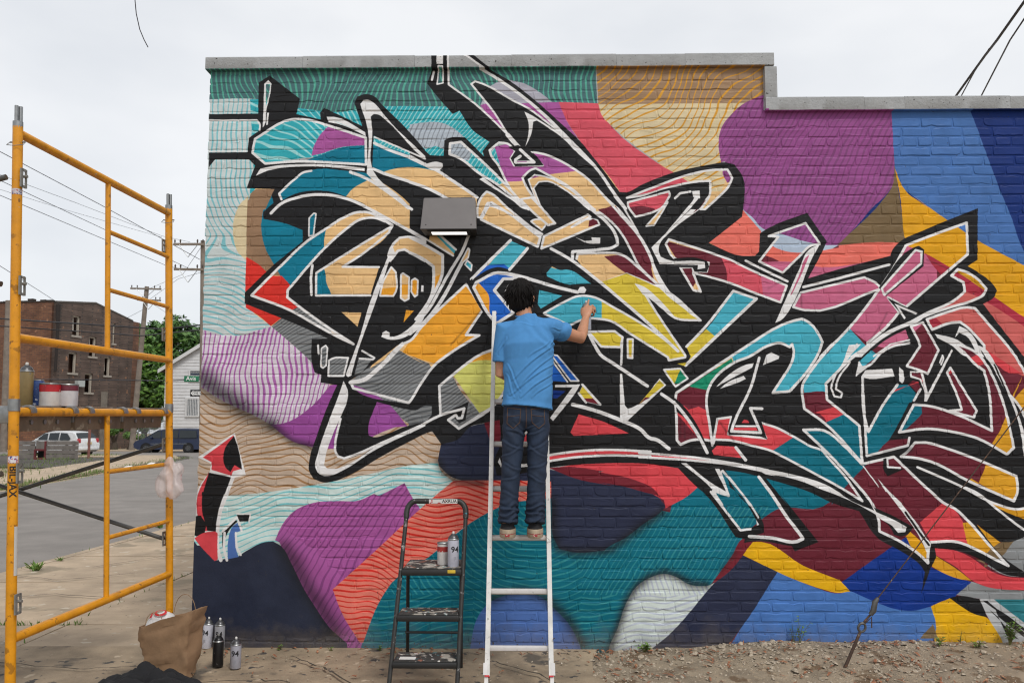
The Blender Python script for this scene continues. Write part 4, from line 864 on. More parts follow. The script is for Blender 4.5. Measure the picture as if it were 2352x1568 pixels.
def mural_material(im, name, rough, fine, coarse, chips=(.60, .745)):
    m = bpy.data.materials.new(name); m.use_nodes = True
    N, L = m.node_tree.nodes, m.node_tree.links; b = N['Principled BSDF']
    g = N.new('ShaderNodeNewGeometry'); sx = N.new('ShaderNodeSeparateXYZ'); L.new(g.outputs['Position'], sx.inputs[0])
    u = N.new('ShaderNodeMapRange'); u.inputs[1].default_value = TX0; u.inputs[2].default_value = TX1; L.new(sx.outputs['X'], u.inputs[0])
    v = N.new('ShaderNodeMapRange'); v.inputs[1].default_value = TZ0; v.inputs[2].default_value = TZ1; L.new(sx.outputs['Z'], v.inputs[0])
    cb = N.new('ShaderNodeCombineXYZ'); L.new(u.outputs[0], cb.inputs[0]); L.new(v.outputs[0], cb.inputs[1])
    # hand-held spray edges: the drawing is never ruler straight
    nz0 = N.new('ShaderNodeTexNoise'); nz0.inputs['Scale'].default_value = 26; nz0.inputs['Detail'].default_value = 3; L.new(g.outputs['Position'], nz0.inputs['Vector'])
    vs = N.new('ShaderNodeVectorMath'); vs.operation = 'SUBTRACT'; L.new(nz0.outputs['Color'], vs.inputs[0]); vs.inputs[1].default_value = (.5, .5, .5)
    vk = N.new('ShaderNodeVectorMath'); vk.operation = 'SCALE'; vk.inputs['Scale'].default_value = .0006; L.new(vs.outputs[0], vk.inputs[0])
    va = N.new('ShaderNodeVectorMath'); va.operation = 'ADD'; L.new(cb.outputs[0], va.inputs[0]); L.new(vk.outputs[0], va.inputs[1])
    t = N.new('ShaderNodeTexImage'); t.image = im; t.extension = 'EXTEND'; t.interpolation = 'Linear'; L.new(va.outputs[0], t.inputs[0])
    nz = N.new('ShaderNodeTexNoise'); nz.inputs['Scale'].default_value = 5; nz.inputs['Detail'].default_value = 8; nz.inputs['Roughness'].default_value = .68; L.new(g.outputs['Position'], nz.inputs['Vector'])
    mr = N.new('ShaderNodeMapRange'); mr.inputs[1].default_value = .3; mr.inputs[2].default_value = .7; mr.inputs[3].default_value = .80; mr.inputs[4].default_value = 1.10; L.new(nz.outputs['Fac'], mr.inputs[0])
    sc = N.new('ShaderNodeVectorMath'); sc.operation = 'SCALE'; L.new(t.outputs[0], sc.inputs[0]); L.new(mr.outputs[0], sc.inputs['Scale'])
    # weathering: chips of bare masonry near the foot of the wall and a few pinholes
    n2 = N.new('ShaderNodeTexNoise'); n2.inputs['Scale'].default_value = 55; n2.inputs['Detail'].default_value = 6; L.new(g.outputs['Position'], n2.inputs['Vector'])
    hr = N.new('ShaderNodeMapRange'); hr.inputs[1].default_value = .02; hr.inputs[2].default_value = .22; hr.inputs[3].default_value = chips[0]; hr.inputs[4].default_value = chips[1]; L.new(sx.outputs['Z'], hr.inputs[0])
    gt = N.new('ShaderNodeMath'); gt.operation = 'GREATER_THAN'; L.new(n2.outputs['Fac'], gt.inputs[0]); L.new(hr.outputs[0], gt.inputs[1])
    mx = N.new('ShaderNodeMix'); mx.data_type = 'RGBA'; L.new(gt.outputs[0], mx.inputs[0]); L.new(sc.outputs[0], mx.inputs[6]); mx.inputs[7].default_value = (.05, .042, .038, 1)
    # dust splashed up from the ground
    n6 = N.new('ShaderNodeTexNoise'); n6.inputs['Scale'].default_value = 7; n6.inputs['Detail'].default_value = 8; n6.inputs['Roughness'].default_value = .7; L.new(g.outputs['Position'], n6.inputs['Vector'])
    zr6 = N.new('ShaderNodeMapRange'); zr6.inputs[1].default_value = .02; zr6.inputs[2].default_value = .34; zr6.inputs[3].default_value = .42; zr6.inputs[4].default_value = -.25; L.new(sx.outputs['Z'], zr6.inputs[0])
    ad6 = N.new('ShaderNodeMath'); ad6.operation = 'ADD'; L.new(n6.outputs['Fac'], ad6.inputs[0]); L.new(zr6.outputs[0], ad6.inputs[1])
    f6 = N.new('ShaderNodeMapRange'); f6.inputs[1].default_value = .52; f6.inputs[2].default_value = .95; f6.inputs[3].default_value = 0; f6.inputs[4].default_value = .42; L.new(ad6.outputs[0], f6.inputs[0])
    x6 = N.new('ShaderNodeMix'); x6.data_type = 'RGBA'; L.new(f6.outputs[0], x6.inputs[0]); L.new(mx.outputs[2], x6.inputs[6]); x6.inputs[7].default_value = (.17, .14, .105, 1)
    L.new(x6.outputs[2], b.inputs['Base Color']); b.inputs['Specular IOR Level'].default_value = .22
    rr = N.new('ShaderNodeMapRange'); rr.inputs[1].default_value = .3; rr.inputs[2].default_value = .7; rr.inputs[3].default_value = rough - .1; rr.inputs[4].default_value = rough + .15; L.new(nz.outputs['Fac'], rr.inputs[0]); L.new(rr.outputs[0], b.inputs['Roughness'])
    a1 = N.new('ShaderNodeTexNoise'); a1.inputs['Scale'].default_value = 38; a1.inputs['Detail'].default_value = 7; a1.inputs['Roughness'].default_value = .7; L.new(g.outputs['Position'], a1.inputs['Vector'])
    b1 = N.new('ShaderNodeBump'); b1.inputs['Strength'].default_value = coarse; b1.inputs['Distance'].default_value = .007; L.new(a1.outputs['Fac'], b1.inputs['Height'])
    a2 = N.new('ShaderNodeTexNoise'); a2.inputs['Scale'].default_value = 260; a2.inputs['Detail'].default_value = 3; L.new(g.outputs['Position'], a2.inputs['Vector'])
    b2 = N.new('ShaderNodeBump'); b2.inputs['Strength'].default_value = fine; b2.inputs['Distance'].default_value = .002; L.new(a2.outputs['Fac'], b2.inputs['Height']); L.new(b1.outputs[0], b2.inputs['Normal'])
    L.new(b2.outputs[0], b.inputs['Normal'])
    return m

MURAL_IM = paint_mural()
M_WALL = mural_material(MURAL_IM, 'painted_brick', .42, .22, .20)
M_JOINT = mural_material(MURAL_IM, 'painted_joint', .6, .3, .3, (.62, .70))
M_COPE = mural_material(MURAL_IM, 'painted_coping', .8, .8, .9, (.62, .67))
M_OLD = mat('bare_brick', '6e4433', .85, var=.35, vs=14, bump=.5, bs=70, spots=[('8c5c46', 6, .58), ('4a3028', 9, .62)])

# ------------------------------------------------------------------ the building
WL = -2.215          # left corner of the wall
WR = 5.2
STEP = 1.655         # where the parapet steps down
TOPL, TOPR = 3.952, 3.632
COURSE = 0.0677
bld = empty('painted_building', (0, 0, 0), 0, 'long low brick building whose whole wall carries the bright graffiti mural', 'building')
# mortar bed: one sheet a little behind the brick faces, with return and roof
mb = MB()
DEEP = 11.0
mb.prism([(WL + .006, -.25), (WR, -.25), (WR, TOPR), (STEP, TOPR), (STEP, TOPL), (WL + .006, TOPL)], .0024, .30)
mb.build('mortar_bed', M_JOINT, bld)
mb = MB().box((WL + .15 + .006, DEEP / 2 + .15, 1.8), (.288, DEEP - .31, 4.1)); mb.build('side_wall', M_OLD, bld)
mb = MB().box(((WL + WR) / 2 + .15, DEEP / 2 + .2, 3.2), (WR - WL - .32, DEEP - .25, .12)); mb.build('roof_deck', mat('roof_felt', '3a3a3c', .9), bld)
mb = MB().box(((WL + WR) / 2, DEEP + .14, 1.7), (WR - WL, .28, 3.9)); mb.build('back_wall', M_OLD, bld)
mb = MB().box((WR + .15, DEEP / 2, 1.75), (.29, DEEP, 3.8)); mb.build('end_wall', M_OLD, bld)

def brick_geo(x0, x1, z0, z1, seed, thin):
    """one brick face: worn, uneven arris and a slightly crowned front"""
    rnd = random.Random(seed)
    nl = 6 if x1 - x0 > .14 else 3
    pts = [(i / nl, 0.) for i in range(nl)] + [(1., i / 2) for i in range(2)] + [(1 - i / nl, 1.) for i in range(nl)] + [(0., 1 - i / 2) for i in range(2)]
    kk = rnd.uniform(.25, 1.2); face = rnd.gauss(0, .0007); tx = rnd.gauss(0, .0010); tz = rnd.gauss(0, .0012)
    vs = []; n = len(pts)
    wear = [abs(rnd.gauss(0, .0016)) + (.010 * rnd.random() if rnd.random() < .11 else 0) for _ in range(n)]
    for ring, (ins, dep) in enumerate(((0., .006), (.0010, .0010), (.0036, -.0007), (.009, -.0014))):
        for k, (u, w) in enumerate(pts):
            e = ins + wear[k] * (1 if ring < 3 else .6)
            x = x0 + u * (x1 - x0); z = z0 + w * (z1 - z0)
            x += e if u == 0 else (-e if u == 1 else 0); z += e if w == 0 else (-e if w == 1 else 0)
            y = dep * (1 if ring == 0 else kk) * (1 if not thin else .6) + (face + tx * (u - .5) + tz * (w - .5) if ring else 0) + (rnd.gauss(0, .0005) if ring > 1 else 0)
            vs.append((x, y, z))
    fs = []
    for r_ in range(3):
        for k in range(n):
            q = r_ * n; fs.append((q + k, q + (k + 1) % n, q + n + (k + 1) % n, q + n + k))
    fs.append(tuple(3 * n + k for k in range(n)))
    return vs, fs

bricks = []
rnd = random.Random(11)
SEAM = -1.405
row = 0
z = -0.135
while z < TOPL - .02:
    top = min(z + COURSE, TOPL)
    head = (row % 7 == 3)
    def run(xa, xb, jz, jx, off, blen, thin):
        x = xa - off
        while x < xb - .02:
            l = blen * (1 + rnd.gauss(0, .02))
            a, b_ = max(x, xa), min(x + l, xb)
            if b_ - a > .025:
                bricks.append((a + jx / 2, b_ - jx / 2, z + jz / 2 + rnd.gauss(0, .0009), top - jz / 2 + rnd.gauss(0, .0009), thin))
            x += l
    right = WR if top <= TOPR + .004 else STEP
    if z < TOPR <= top - .004: right = STEP
    run(WL + rnd.uniform(-.004, .004), SEAM, .0060, .0035, (0 if row % 2 else .105), .212, True)
    run(SEAM + .004, right, .0078, .0062, (.03 + .02 * rnd.random() if head else (.02 if row % 2 else .13) + rnd.gauss(0, .012)), (.104 if head else .211), False)
    z += COURSE; row += 1
# the 300 bricks that show largest (lowest, nearest the eye, in the frame) are pieces of their own
def shows(b_):
    cx, cz = (b_[0] + b_[1]) / 2, (b_[2] + b_[3]) / 2
    hid = 0
    if cz < .11 or cx > 3.2 or cx < WL + .05: hid += 9
    if -.2 < cx < .34 and .2 < cz < 2.5: hid += 9
    if -.9 < cx < -.3 and cz < 1.1: hid += 5
    if cx < SEAM + .35 and cz < 1.0: hid += 5
    if (b_[1] - b_[0]) < .17: hid += 9
    return hid + math.hypot(cx - .2, cz - 1.45)
order = sorted(range(len(bricks)), key=lambda i: shows(bricks[i]))
single = set(order[:300])
rest = MB()
for i, b_ in enumerate(bricks):
    vs, fs = brick_geo(b_[0], b_[1], b_[2], b_[3], i, b_[4])
    if i in single:
        cx, cz = (b_[0] + b_[1]) / 2, (b_[2] + b_[3]) / 2
        me = bpy.data.meshes.new('brick'); me.from_pydata([(v[0] - cx, v[1], v[2] - cz) for v in vs], [], fs)
        me.polygons.foreach_set('use_smooth', [len(p_.vertices) == 4 for p_ in me.polygons]); me.materials.append(M_WALL)
        o = link_mesh('brick', me, None, bld); o.location = (cx, 0, cz)
    else: rest.add(vs, fs)
o = rest.build('brick_field', M_WALL, bld, fix=False); tag(o, kind='stuff')
o.data.polygons.foreach_set('use_smooth', [len(f_) == 4 for f_ in rest.f])
# side return: bare bricks with real joints
sb = MB(); row = 0; z = -.3
while z < TOPL - .03:
    y = .0 + (.11 if row % 2 else 0)
    while y < DEEP - .1:
        sb.box((WL + .0075, y + .125, z + COURSE / 2), (.016, .203, COURSE - .009)); y += .212
    z += COURSE; row += 1
o = sb.build('side_brick_field', M_OLD, bld, fix=False); tag(o, kind='stuff')
# smoothed-over render in the lower left corner of the wall
pm = MB(); nx, nz_ = 56, 46
X0, X1, Z0, Z1 = WL - .004, -1.10, .03, 1.02
for j in range(nz_ + 1):
    for i in range(nx + 1):
        u, w_ = i / nx, j / nz_
        x, zz_ = X0 + u * (X1 - X0), Z0 + w_ * (Z1 - Z0)
        lim = .80 + .10 * noise.noise((x * 3.1, 0, 5)) - max(0, (x + 1.62)) * .75
        d = min(lim - zz_, (zz_ - .10) * 1.5, (X1 - .04 - x) * 1.2)
        th = -.0085 * max(-1.2, min(1., d / .07)) + .0022 * noise.noise((x * 9, zz_ * 13, 2)) + .001 * noise.noise((x * 31, zz_ * 40, 7))
        pm.v.append((x, th, zz_))
for j in range(nz_):
    for i in range(nx):
        q = j * (nx + 1) + i; pm.f.append((q, q + 1, q + nx + 2, q + nx + 1))
pm.build('render_patch', M_WALL, bld, smooth='all', fix=False)

# coping stones
def stone(x0, x1, z0, z1, seed, y0=-.038, y1=.34):
    rnd2 = random.Random(seed); s = MB(); n = max(4, int((x1 - x0) / .05))
    prof = [(y1, z0), (y0 + .004, z0), (y0, z0 + .006), (y0, z1 - .007), (y0 + .007, z1), (y1, z1)]
    for i in range(n + 1):
        x = x0 + (x1 - x0) * i / n
        for k, (y, zz2) in enumerate(prof):
            jn = .0022 * noise.noise((x * 14, k * 3.3, seed)) if 0 < k < 5 else 0
            chip = .010 * max(0, noise.noise((x * 5, seed, 1)) - .35) if k in (1, 2) else 0
            s.v.append((x, y + jn + chip, zz2 + jn * .8 + (chip if k == 1 else 0)))
    m_ = len(prof)
    for i in range(n):
        for k in range(m_):
            a = i * m_ + k; b2 = i * m_ + (k + 1) % m_
            s.f.append((a, a + m_, b2 + m_, b2))
    s.f.append(tuple(range(m_))); s.f.append(tuple(n * m_ + k for k in range(m_))[::-1])
    return s.build('coping_stone', M_COPE, bld, smooth=35)
def sx_(s): return at(s * .9408, 140, 0).x
jl = [-2.236, -1.555, -.775, -.105, .62, 1.095, 1.705]
for i in range(6): stone(jl[i] + .0006, jl[i + 1] - .0006, TOPL, 4.041 + (.003 if i % 2 else 0), i)
stone(1.640, 1.722, 3.728, TOPL - .004, 21, -.034, .34)
jr = [1.640, 2.312, 2.585, 3.30, 4.2, WR + .02]
for i in range(5): stone(jr[i] + .0006, jr[i + 1] - .0006, TOPR, 3.729 - (.003 if i % 2 else 0), 30 + i)

# ================================================================== ground
M_DIRT = mat('pale_dirt', '9c8a70', .95, var=.3, vs=.9, bump=.5, bs=20, bd=.02, spots=[('7f7a50', .8, .60), ('b5a58c', 2.2, .60)])
M_CONC = mat('old_concrete', 'b6a289', .9, var=.3, vs=2.3, bump=.35, bs=160, bd=.004, spots=[('93856f', 1.3, .60), ('c4b8a4', 7, .64), ('5c5348', 30, .68)])
M_APRON = mat('stained_concrete', 'a08e76', .9, var=.42, vs=3.4, bump=.5, bs=120, bd=.006, spots=[('62594d', 2.4, .585), ('4a4642', 12, .63), ('c2b097', 9, .66), ('6f4c3a', 22, .71)])
M_ROAD = mat('asphalt', '857f79', .92, var=.2, vs=1.4, bump=.3, bs=220, bd=.004, spots=[('7a746e', .5, .58), ('6a6560', 60, .66)])
M_GRAV = mat('gravel_soil', '9a8b76', .97, var=.4, vs=5, bump=.8, bs=90, bd=.012, spots=[('6e5a44', 4, .57), ('a8957c', 28, .60)])

def sheet(name, outline, mate, dz=0.0, thick=0.0):
    s = MB(); n = len(outline)
    bm = bmesh.new()
    vv = [bm.verts.new((x, y, 0)) for x, y in outline]; bm.faces.new(vv)
    bmesh.ops.triangulate(bm, faces=bm.faces)
    # cut where the slope begins so the sheet follows the ground
    bmesh.ops.bisect_plane(bm, geom=bm.verts[:] + bm.edges[:] + bm.faces[:], plane_co=(0, 0, 0), plane_no=(0, 1, 0))
    for v in bm.verts: v.co.z = gz(v.co.y) + dz
    if thick:
        ret = bmesh.ops.extrude_face_region(bm, geom=bm.faces[:])
        for g_ in ret['geom']:
            if isinstance(g_, bmesh.types.BMVert): g_.co.z -= thick
    bmesh.ops.recalc_face_normals(bm, faces=bm.faces)
    me = bpy.data.meshes.new(name); bm.to_mesh(me); bm.free()
    for p in me.polygons:
        if not thick and p.normal.z < 0: p.flip()
    o = link_mesh(name, me, mate); tag(o, kind='structure'); return o

sheet('ground', [(-400, -60), (400, -60), (400, 600), (-400, 600)], M_DIRT, -.13)
sheet('road', [(-11.4, -20), (-5.46, -20), (-5.46, 3), (-5.25, 20), (-4.4, 44), (-2.2, 47), (60, 47), (60, 60.5), (-90, 60.5), (-90, 50), (-30, 50), (-21.5, 48.5), (-18.9, 42.1), (-16.3, 29.2), (-14.6, 21.8), (-13.4, 15.9), (-12.2, 6)], M_ROAD, -.085)
sheet('far_pavement', [(-90, 60.7), (60, 60.7), (60, 63.6), (-90, 63.6)], M_CONC, -.03, .08)
sheet('corner_pavement', [(-13.9, 15.8), (-15.1, 21.8), (-16.8, 29.2), (-19.4, 42.1), (-22, 47.6), (-30, 48.6), (-30, 45.5), (-23.5, 44.5), (-19.6, 29.2), (-17.6, 21.8), (-16.4, 15.0)], M_CONC, -.03, .08)
# pavement along the side of the building: cast slabs with open joints
pav = tag(empty('pavement', (0, 0, 0)), kind='structure')
o = sheet('slab_bed', [(-5.3, -14), (-2.2, -14), (-2.2, 46), (-5.2, 46)], M_DIRT, -.02); o.parent = pav; del o['kind']
ys = [-14, -9.4, -6.2, -3.4, -1.1, .75, 2.55, 4.3, 6.2, 8.1, 10.2, 12.6, 15.4, 19, 24, 31, 39, 46]
for k in range(len(ys) - 1):
    for (xa, xb) in ((-5.30, -3.46), (-3.445, -2.235)):
        s = MB(); y0, y1 = ys[k] + .007 + random.uniform(0, .01), ys[k + 1] - .007
        lift = random.uniform(-.006, .006)
        for (x, y) in ((xa, y0), (xb, y0), (xb, y1), (xa, y1)):
            s.v.append((x + random.uniform(-.006, .006), y, gz(y) + .004 + lift + random.uniform(-.004, .004)))
        s.v += [(v[0], v[1], v[2] - .08) for v in s.v[:4]]
        s.f += [(0, 1, 2, 3), (4, 7, 6, 5), (0, 4, 5, 1), (1, 5, 6, 2), (2, 6, 7, 3), (3, 7, 4, 0)]
        s.build('slab', M_CONC, pav)
s = MB()
for k in range(24):
    ya, yb = -14 + k * 2.5, -14 + k * 2.5 + 2.485
    for y in (ya, yb): pass
    s.add([(-5.46, ya, gz(ya) - .12), (-5.31, ya, gz(ya) - .12), (-5.31, yb, gz(yb) - .12), (-5.46, yb, gz(yb) - .12), (-5.44, ya, gz(ya) - .005), (-5.31, ya, gz(ya) + .002), (-5.31, yb, gz(yb) + .002), (-5.44, yb, gz(yb) - .005)],
          [(0, 3, 2, 1), (4, 5, 6, 7), (0, 1, 5, 4), (1, 2, 6, 5), (2, 3, 7, 6), (3, 0, 4, 7)])
s.build('kerb', M_CONC, pav)
# hairline cracks across the slabs
M_CRK = mat('crack_dirt', '4a4236', .95, var=.3)
def crack(pts_, wd, parent, zf, name='crack'):
    s = MB(); Q = []
    for (x0, y0), (x1, y1) in zip(pts_, pts_[1:]):
        for k in range(7):
            t = k / 7; Q.append((x0 + (x1 - x0) * t + random.gauss(0, .012), y0 + (y1 - y0) * t + random.gauss(0, .012)))
    for i in range(len(Q) - 1):
        (xa, ya), (xb, yb) = Q[i], Q[i + 1]; L_ = math.hypot(xb - xa, yb - ya) + 1e-6; nx_, ny_ = -(yb - ya) / L_ * wd * random.uniform(.3, 1), (xb - xa) / L_ * wd * random.uniform(.3, 1)
        s.add([(xa - nx_, ya - ny_, zf(xa, ya)), (xb - nx_, yb - ny_, zf(xb, yb)), (xb + nx_, yb + ny_, zf(xb, yb)), (xa + nx_, ya + ny_, zf(xa, ya))], [(0, 1, 2, 3)])
    return s.build(name, M_CRK, parent, fix=False)
zs_ = lambda x, y: gz(y) + .019
for c_ in ([(-4.9, 1.5), (-4.2, 1.9), (-3.5, 1.7)], [(-4.6, 3.4), (-4.1, 4.4), (-3.6, 4.2), (-3.2, 4.8)], [(-5.2, 2.9), (-4.5, 2.6), (-3.9, 3.1)], [(-4.4, -.3), (-3.9, .2), (-3.6, .1)], [(-4.7, 5.6), (-4.0, 5.9), (-3.5, 6.8)], [(-3.3, 2.0), (-2.8, 2.4), (-2.4, 2.2)], [(-5.0, .2), (-4.5, -.2), (-4.1, -.9)]):
    crack(c_, .009, pav, zs_)
# worn concrete apron in front of the wall
s = MB(); nx, ny = 60, 40
for j in range(ny + 1):
    for i in range(nx + 1):
        x = -5.25 + 5.75 * i / nx; y = -7.0 + 7.0 * j / ny
        edge = .46 + .10 * noise.noise((y * 1.7, 1, 3))
        if i == nx: x = edge
        zz_ = .012 + .010 * noise.noise((x * .9, y * .9, 4)) + .004 * noise.noise((x * 5, y * 5, 1))
        if y > -.12: zz_ += .02
        s.v.append((x, y, zz_))
for j in range(ny):
    for i in range(nx):
        q = j * (nx + 1) + i; s.f.append((q, q + 1, q + nx + 2, q + nx + 1))
o = s.build('concrete_apron', M_APRON, None, smooth='all', fix=False); tag(o, kind='structure'); apr = o
za_ = lambda x, y: .036
for c_ in ([(-3.4, -.35), (-2.7, -.52), (-2.3, -.42), (-1.9, -.62)], [(-3.9, -.9), (-3.2, -.75), (-2.7, -.95)], [(-1.5, -.2), (-1.2, -.5), (-.9, -.9), (-.7, -1.6)], [(-.2, -.3), (.1, -.6), (.3, -1.0)], [(-1.9, -.75), (-1.5, -.7), (-1.1, -.85)]): crack(c_, .008, apr, za_)
# gravelly earth on the right, banked against the wall
def berm(x, y):
    k = max(0., min(1., (x - .4) / 1.2))
    return .004 + .085 * k * math.exp(-((y + .05) / .55) ** 2) + .02 * noise.noise((x * 2.2, y * 2.2, 9)) * k + .008 * noise.noise((x * 9, y * 9, 2))
s = MB(); nx, ny = 110, 70
for j in range(ny + 1):
    for i in range(nx + 1):
        u = i / nx
        x = .30 + 6.4 * u; y = -7.0 + 7.01 * (1 - (1 - j / ny) ** 1.7)
        s.v.append((x, y, berm(x, y) - (.02 if i == 0 else 0)))
for j in range(ny):
    for i in range(nx):
        q = j * (nx + 1) + i; s.f.append((q, q + 1, q + nx + 2, q + nx + 1))
o = s.build('gravel_ground', M_GRAV, None, smooth='all', fix=False); tag(o, kind='structure')

def pebbles(n, fx, r0, r1):
    s = MB()
    for _ in range(n):
        x, y, z_ = fx()
        r = r0 + (r1 - r0) * random.random() ** 3.2
        m_ = Matrix.Rotation(random.uniform(0, 6.3), 3, 'Z') @ Matrix.Rotation(random.uniform(-.6, .6), 3, 'X')
        sx2, sy2, sz2 = r * random.uniform(.8, 1.5), r * random.uniform(.7, 1.1), r * random.uniform(.45, .8)
        vs = []
        for a in range(6):
            an = a * math.pi / 3 + random.uniform(-.3, .3); vs.append(Vector((math.cos(an) * sx2, math.sin(an) * sy2, random.uniform(-.2, .2) * sz2)))
        for a in range(4):
            an = a * math.pi / 2 + random.uniform(-.4, .4); q = random.uniform(.4, .7); vs.append(Vector((math.cos(an) * sx2 * q, math.sin(an) * sy2 * q, sz2 * random.uniform(.7, 1))))
        c = Vector((x, y, z_ + sz2 * .25)); base = len(s.v); s.v += [tuple(m_ @ v + c) for v in vs]
        s.f += [tuple(base + i for i in t) for t in ((0, 1, 6), (1, 7, 6), (1, 2, 7), (2, 3, 7), (3, 8, 7), (3, 4, 8), (4, 9, 8), (4, 5, 9), (5, 0, 9), (0, 6, 9), (6, 7, 8, 9))]
    return s
def right_ground():
    while True:
        x = random.uniform(.40, 4.3); y = -1.15 * random.random() ** 1.25 - .012
        if noise.noise((x * 1.5, y * 2.4, 3)) + random.uniform(-.5, .5) > -.25: return x, y, berm(x, y)
M_STN = mat('pale_pebbles', 'b0a28e', .9, var=.45, vs=60, spots=[('cfc6b8', 90, .62), ('7c6c5c', 70, .60)])
def wall_foot():
    x = random.uniform(.45, 4.2); y = -.55 * random.random() ** 1.8 - .03
    return x, y, berm(x, y)
_g = pebbles(5200, right_ground, .003, .0145); _g2 = pebbles(260, wall_foot, .010, .026); _g.add(_g2.v, _g2.f)
o = _g.build('gravel', M_STN, None, fix=False); tag(o, 'loose pale gravel scattered over the earth at the foot of the wall', 'gravel', kind='stuff')
def left_ground():
    x = random.uniform(-2.1, .5); y = -.9 * random.random() ** 3 - .012
    return x, y, .022
o = pebbles(420, left_ground, .002, .009).build('grit', M_STN, None, fix=False); tag(o, 'fine grit and crumbs along the base of the painted wall', 'grit', kind='stuff')
# wood chips and dead leaves
s = MB()
for k in range(950):
    if k < 820: x, y, z_ = right_ground()
    else: x, y, z_ = left_ground()
    a = random.uniform(0, 6.3); l = random.uniform(.008, .034) ; w_ = random.uniform(.003, .010)
    d = Vector((math.cos(a), math.sin(a), random.uniform(-.15, .35))) * l; e = Vector((-math.sin(a), math.cos(a), random.uniform(-.4, .4))) * w_
    c = Vector((x, y, z_ + .009)); up = Vector((0, 0, random.uniform(.002, .009)))
    s.add([c - d - e * .5, c - e + up, c + d, c + e + up, c - d + e * .5], [(0, 1, 3, 4), (1, 2, 3)])
o = s.build('wood_chips', mat('wood_chip', '946246', .85, var=.4, vs=40, spots=[('b58a68', 50, .58), ('6f4a34', 35, .6)]), None, fix=False); tag(o, 'orange brown wood chips and dead leaves on the gravel', 'wood chips', kind='stuff')
# grass strips
def grass(name, label, spots_, n, h0, h1, col):
    s = MB()
    for _ in range(n):
        x, y = random.choice(spots_)(); z_ = gz(y) - .03; a = random.uniform(0, 6.3); h = random.uniform(h0, h1); w_ = h * .10
        dx, dy = math.cos(a), math.sin(a); b_ = random.uniform(.1, .6) * h
        s.add([(x - dy * w_, y + dx * w_, z_), (x + dy * w_, y - dx * w_, z_), (x + dx * b_ * .4 + dy * w_ * .6, y + dy * b_ * .4 - dx * w_ * .6, z_ + h * .65), (x + dx * b_, y + dy * b_, z_ + h)], [(0, 1, 2), (0, 2, 3)])
    o = s.build(name, mat(name + '_mat', col, .8, var=.4, vs=3), None, fix=False); tag(o, label, 'grass', kind='stuff')
def along(pts_, wd):
    def fn():
        k = random.randrange(len(pts_) - 1); t = random.random(); a, b_ = pts_[k], pts_[k + 1]
        while noise.noise(((a[0] + (b_[0] - a[0]) * t) * .7, (a[1] + (b_[1] - a[1]) * t) * .7, 8)) < -.12: t = random.random()
        return a[0] + (b_[0] - a[0]) * t + random.gauss(0, wd), a[1] + (b_[1] - a[1]) * t + random.gauss(0, wd)
    return fn
grass('verge_grass', 'ragged green grass along the far kerb and the vacant lot', [along([(-13.3, 14), (-13.6, 16), (-14.9, 22), (-16.6, 29.2), (-19.2, 42)], .3), along([(-17, 15), (-19, 24), (-22, 34), (-27, 44)], .9), along([(-70, 64.6), (-20, 64.6), (20, 64.6)], .8), along([(-40, 47.5), (-26, 47.0)], .6)], 5200, .04, .15, '6a7d40')
grass('joint_grass', 'tufts of grass growing in the kerb joint and pavement cracks', [along([(-5.4, 1.5), (-5.4, 3.4), (-5.3, 9), (-5.15, 20)], .05), along([(-3.45, -.2), (-3.45, 3.5), (-3.45, 9)], .012), along([(-5.2, .75), (-3.3, .75)], .012)], 420, .02, .075, '66803a')

# ================================================================== things in front of the wall
M_YEL = mat('scaffold_yellow', 'dd9405', .42, var=.2, vs=14, bump=.15, bs=90, spots=[('a8700e', 22, .62), ('8a5a14', 34, .67), ('4a4440', 55, .70), ('b9b0a4', 48, .72)])
M_GALV = mat('galvanised', '9a9c9c', .42, .85, var=.25, vs=30)
M_STEEL = mat('grey_steel', '6b6a68', .5, .7, var=.25, vs=25)
M_ALU = mat('aluminium', 'd9d6d4', .45, .15, var=.12, vs=14, spots=[('8d8a86', 40, .70)])
M_WHITE = mat('white_paint', 'e2e0dc', .5, var=.06)
M_RAIL = mat('scuffed_white', 'd8d6d2', .45, var=.14, vs=20, spots=[('a8a6a2', 30, .64), ('77736e', 60, .71)])
M_BLK = mat('black_plastic', '232323', .5, var=.25, vs=20)
M_INK = mat('black_ink', '17171a', .6, var=.1)
M_RED = mat('red_print', 'c8242c', .5, var=.1)

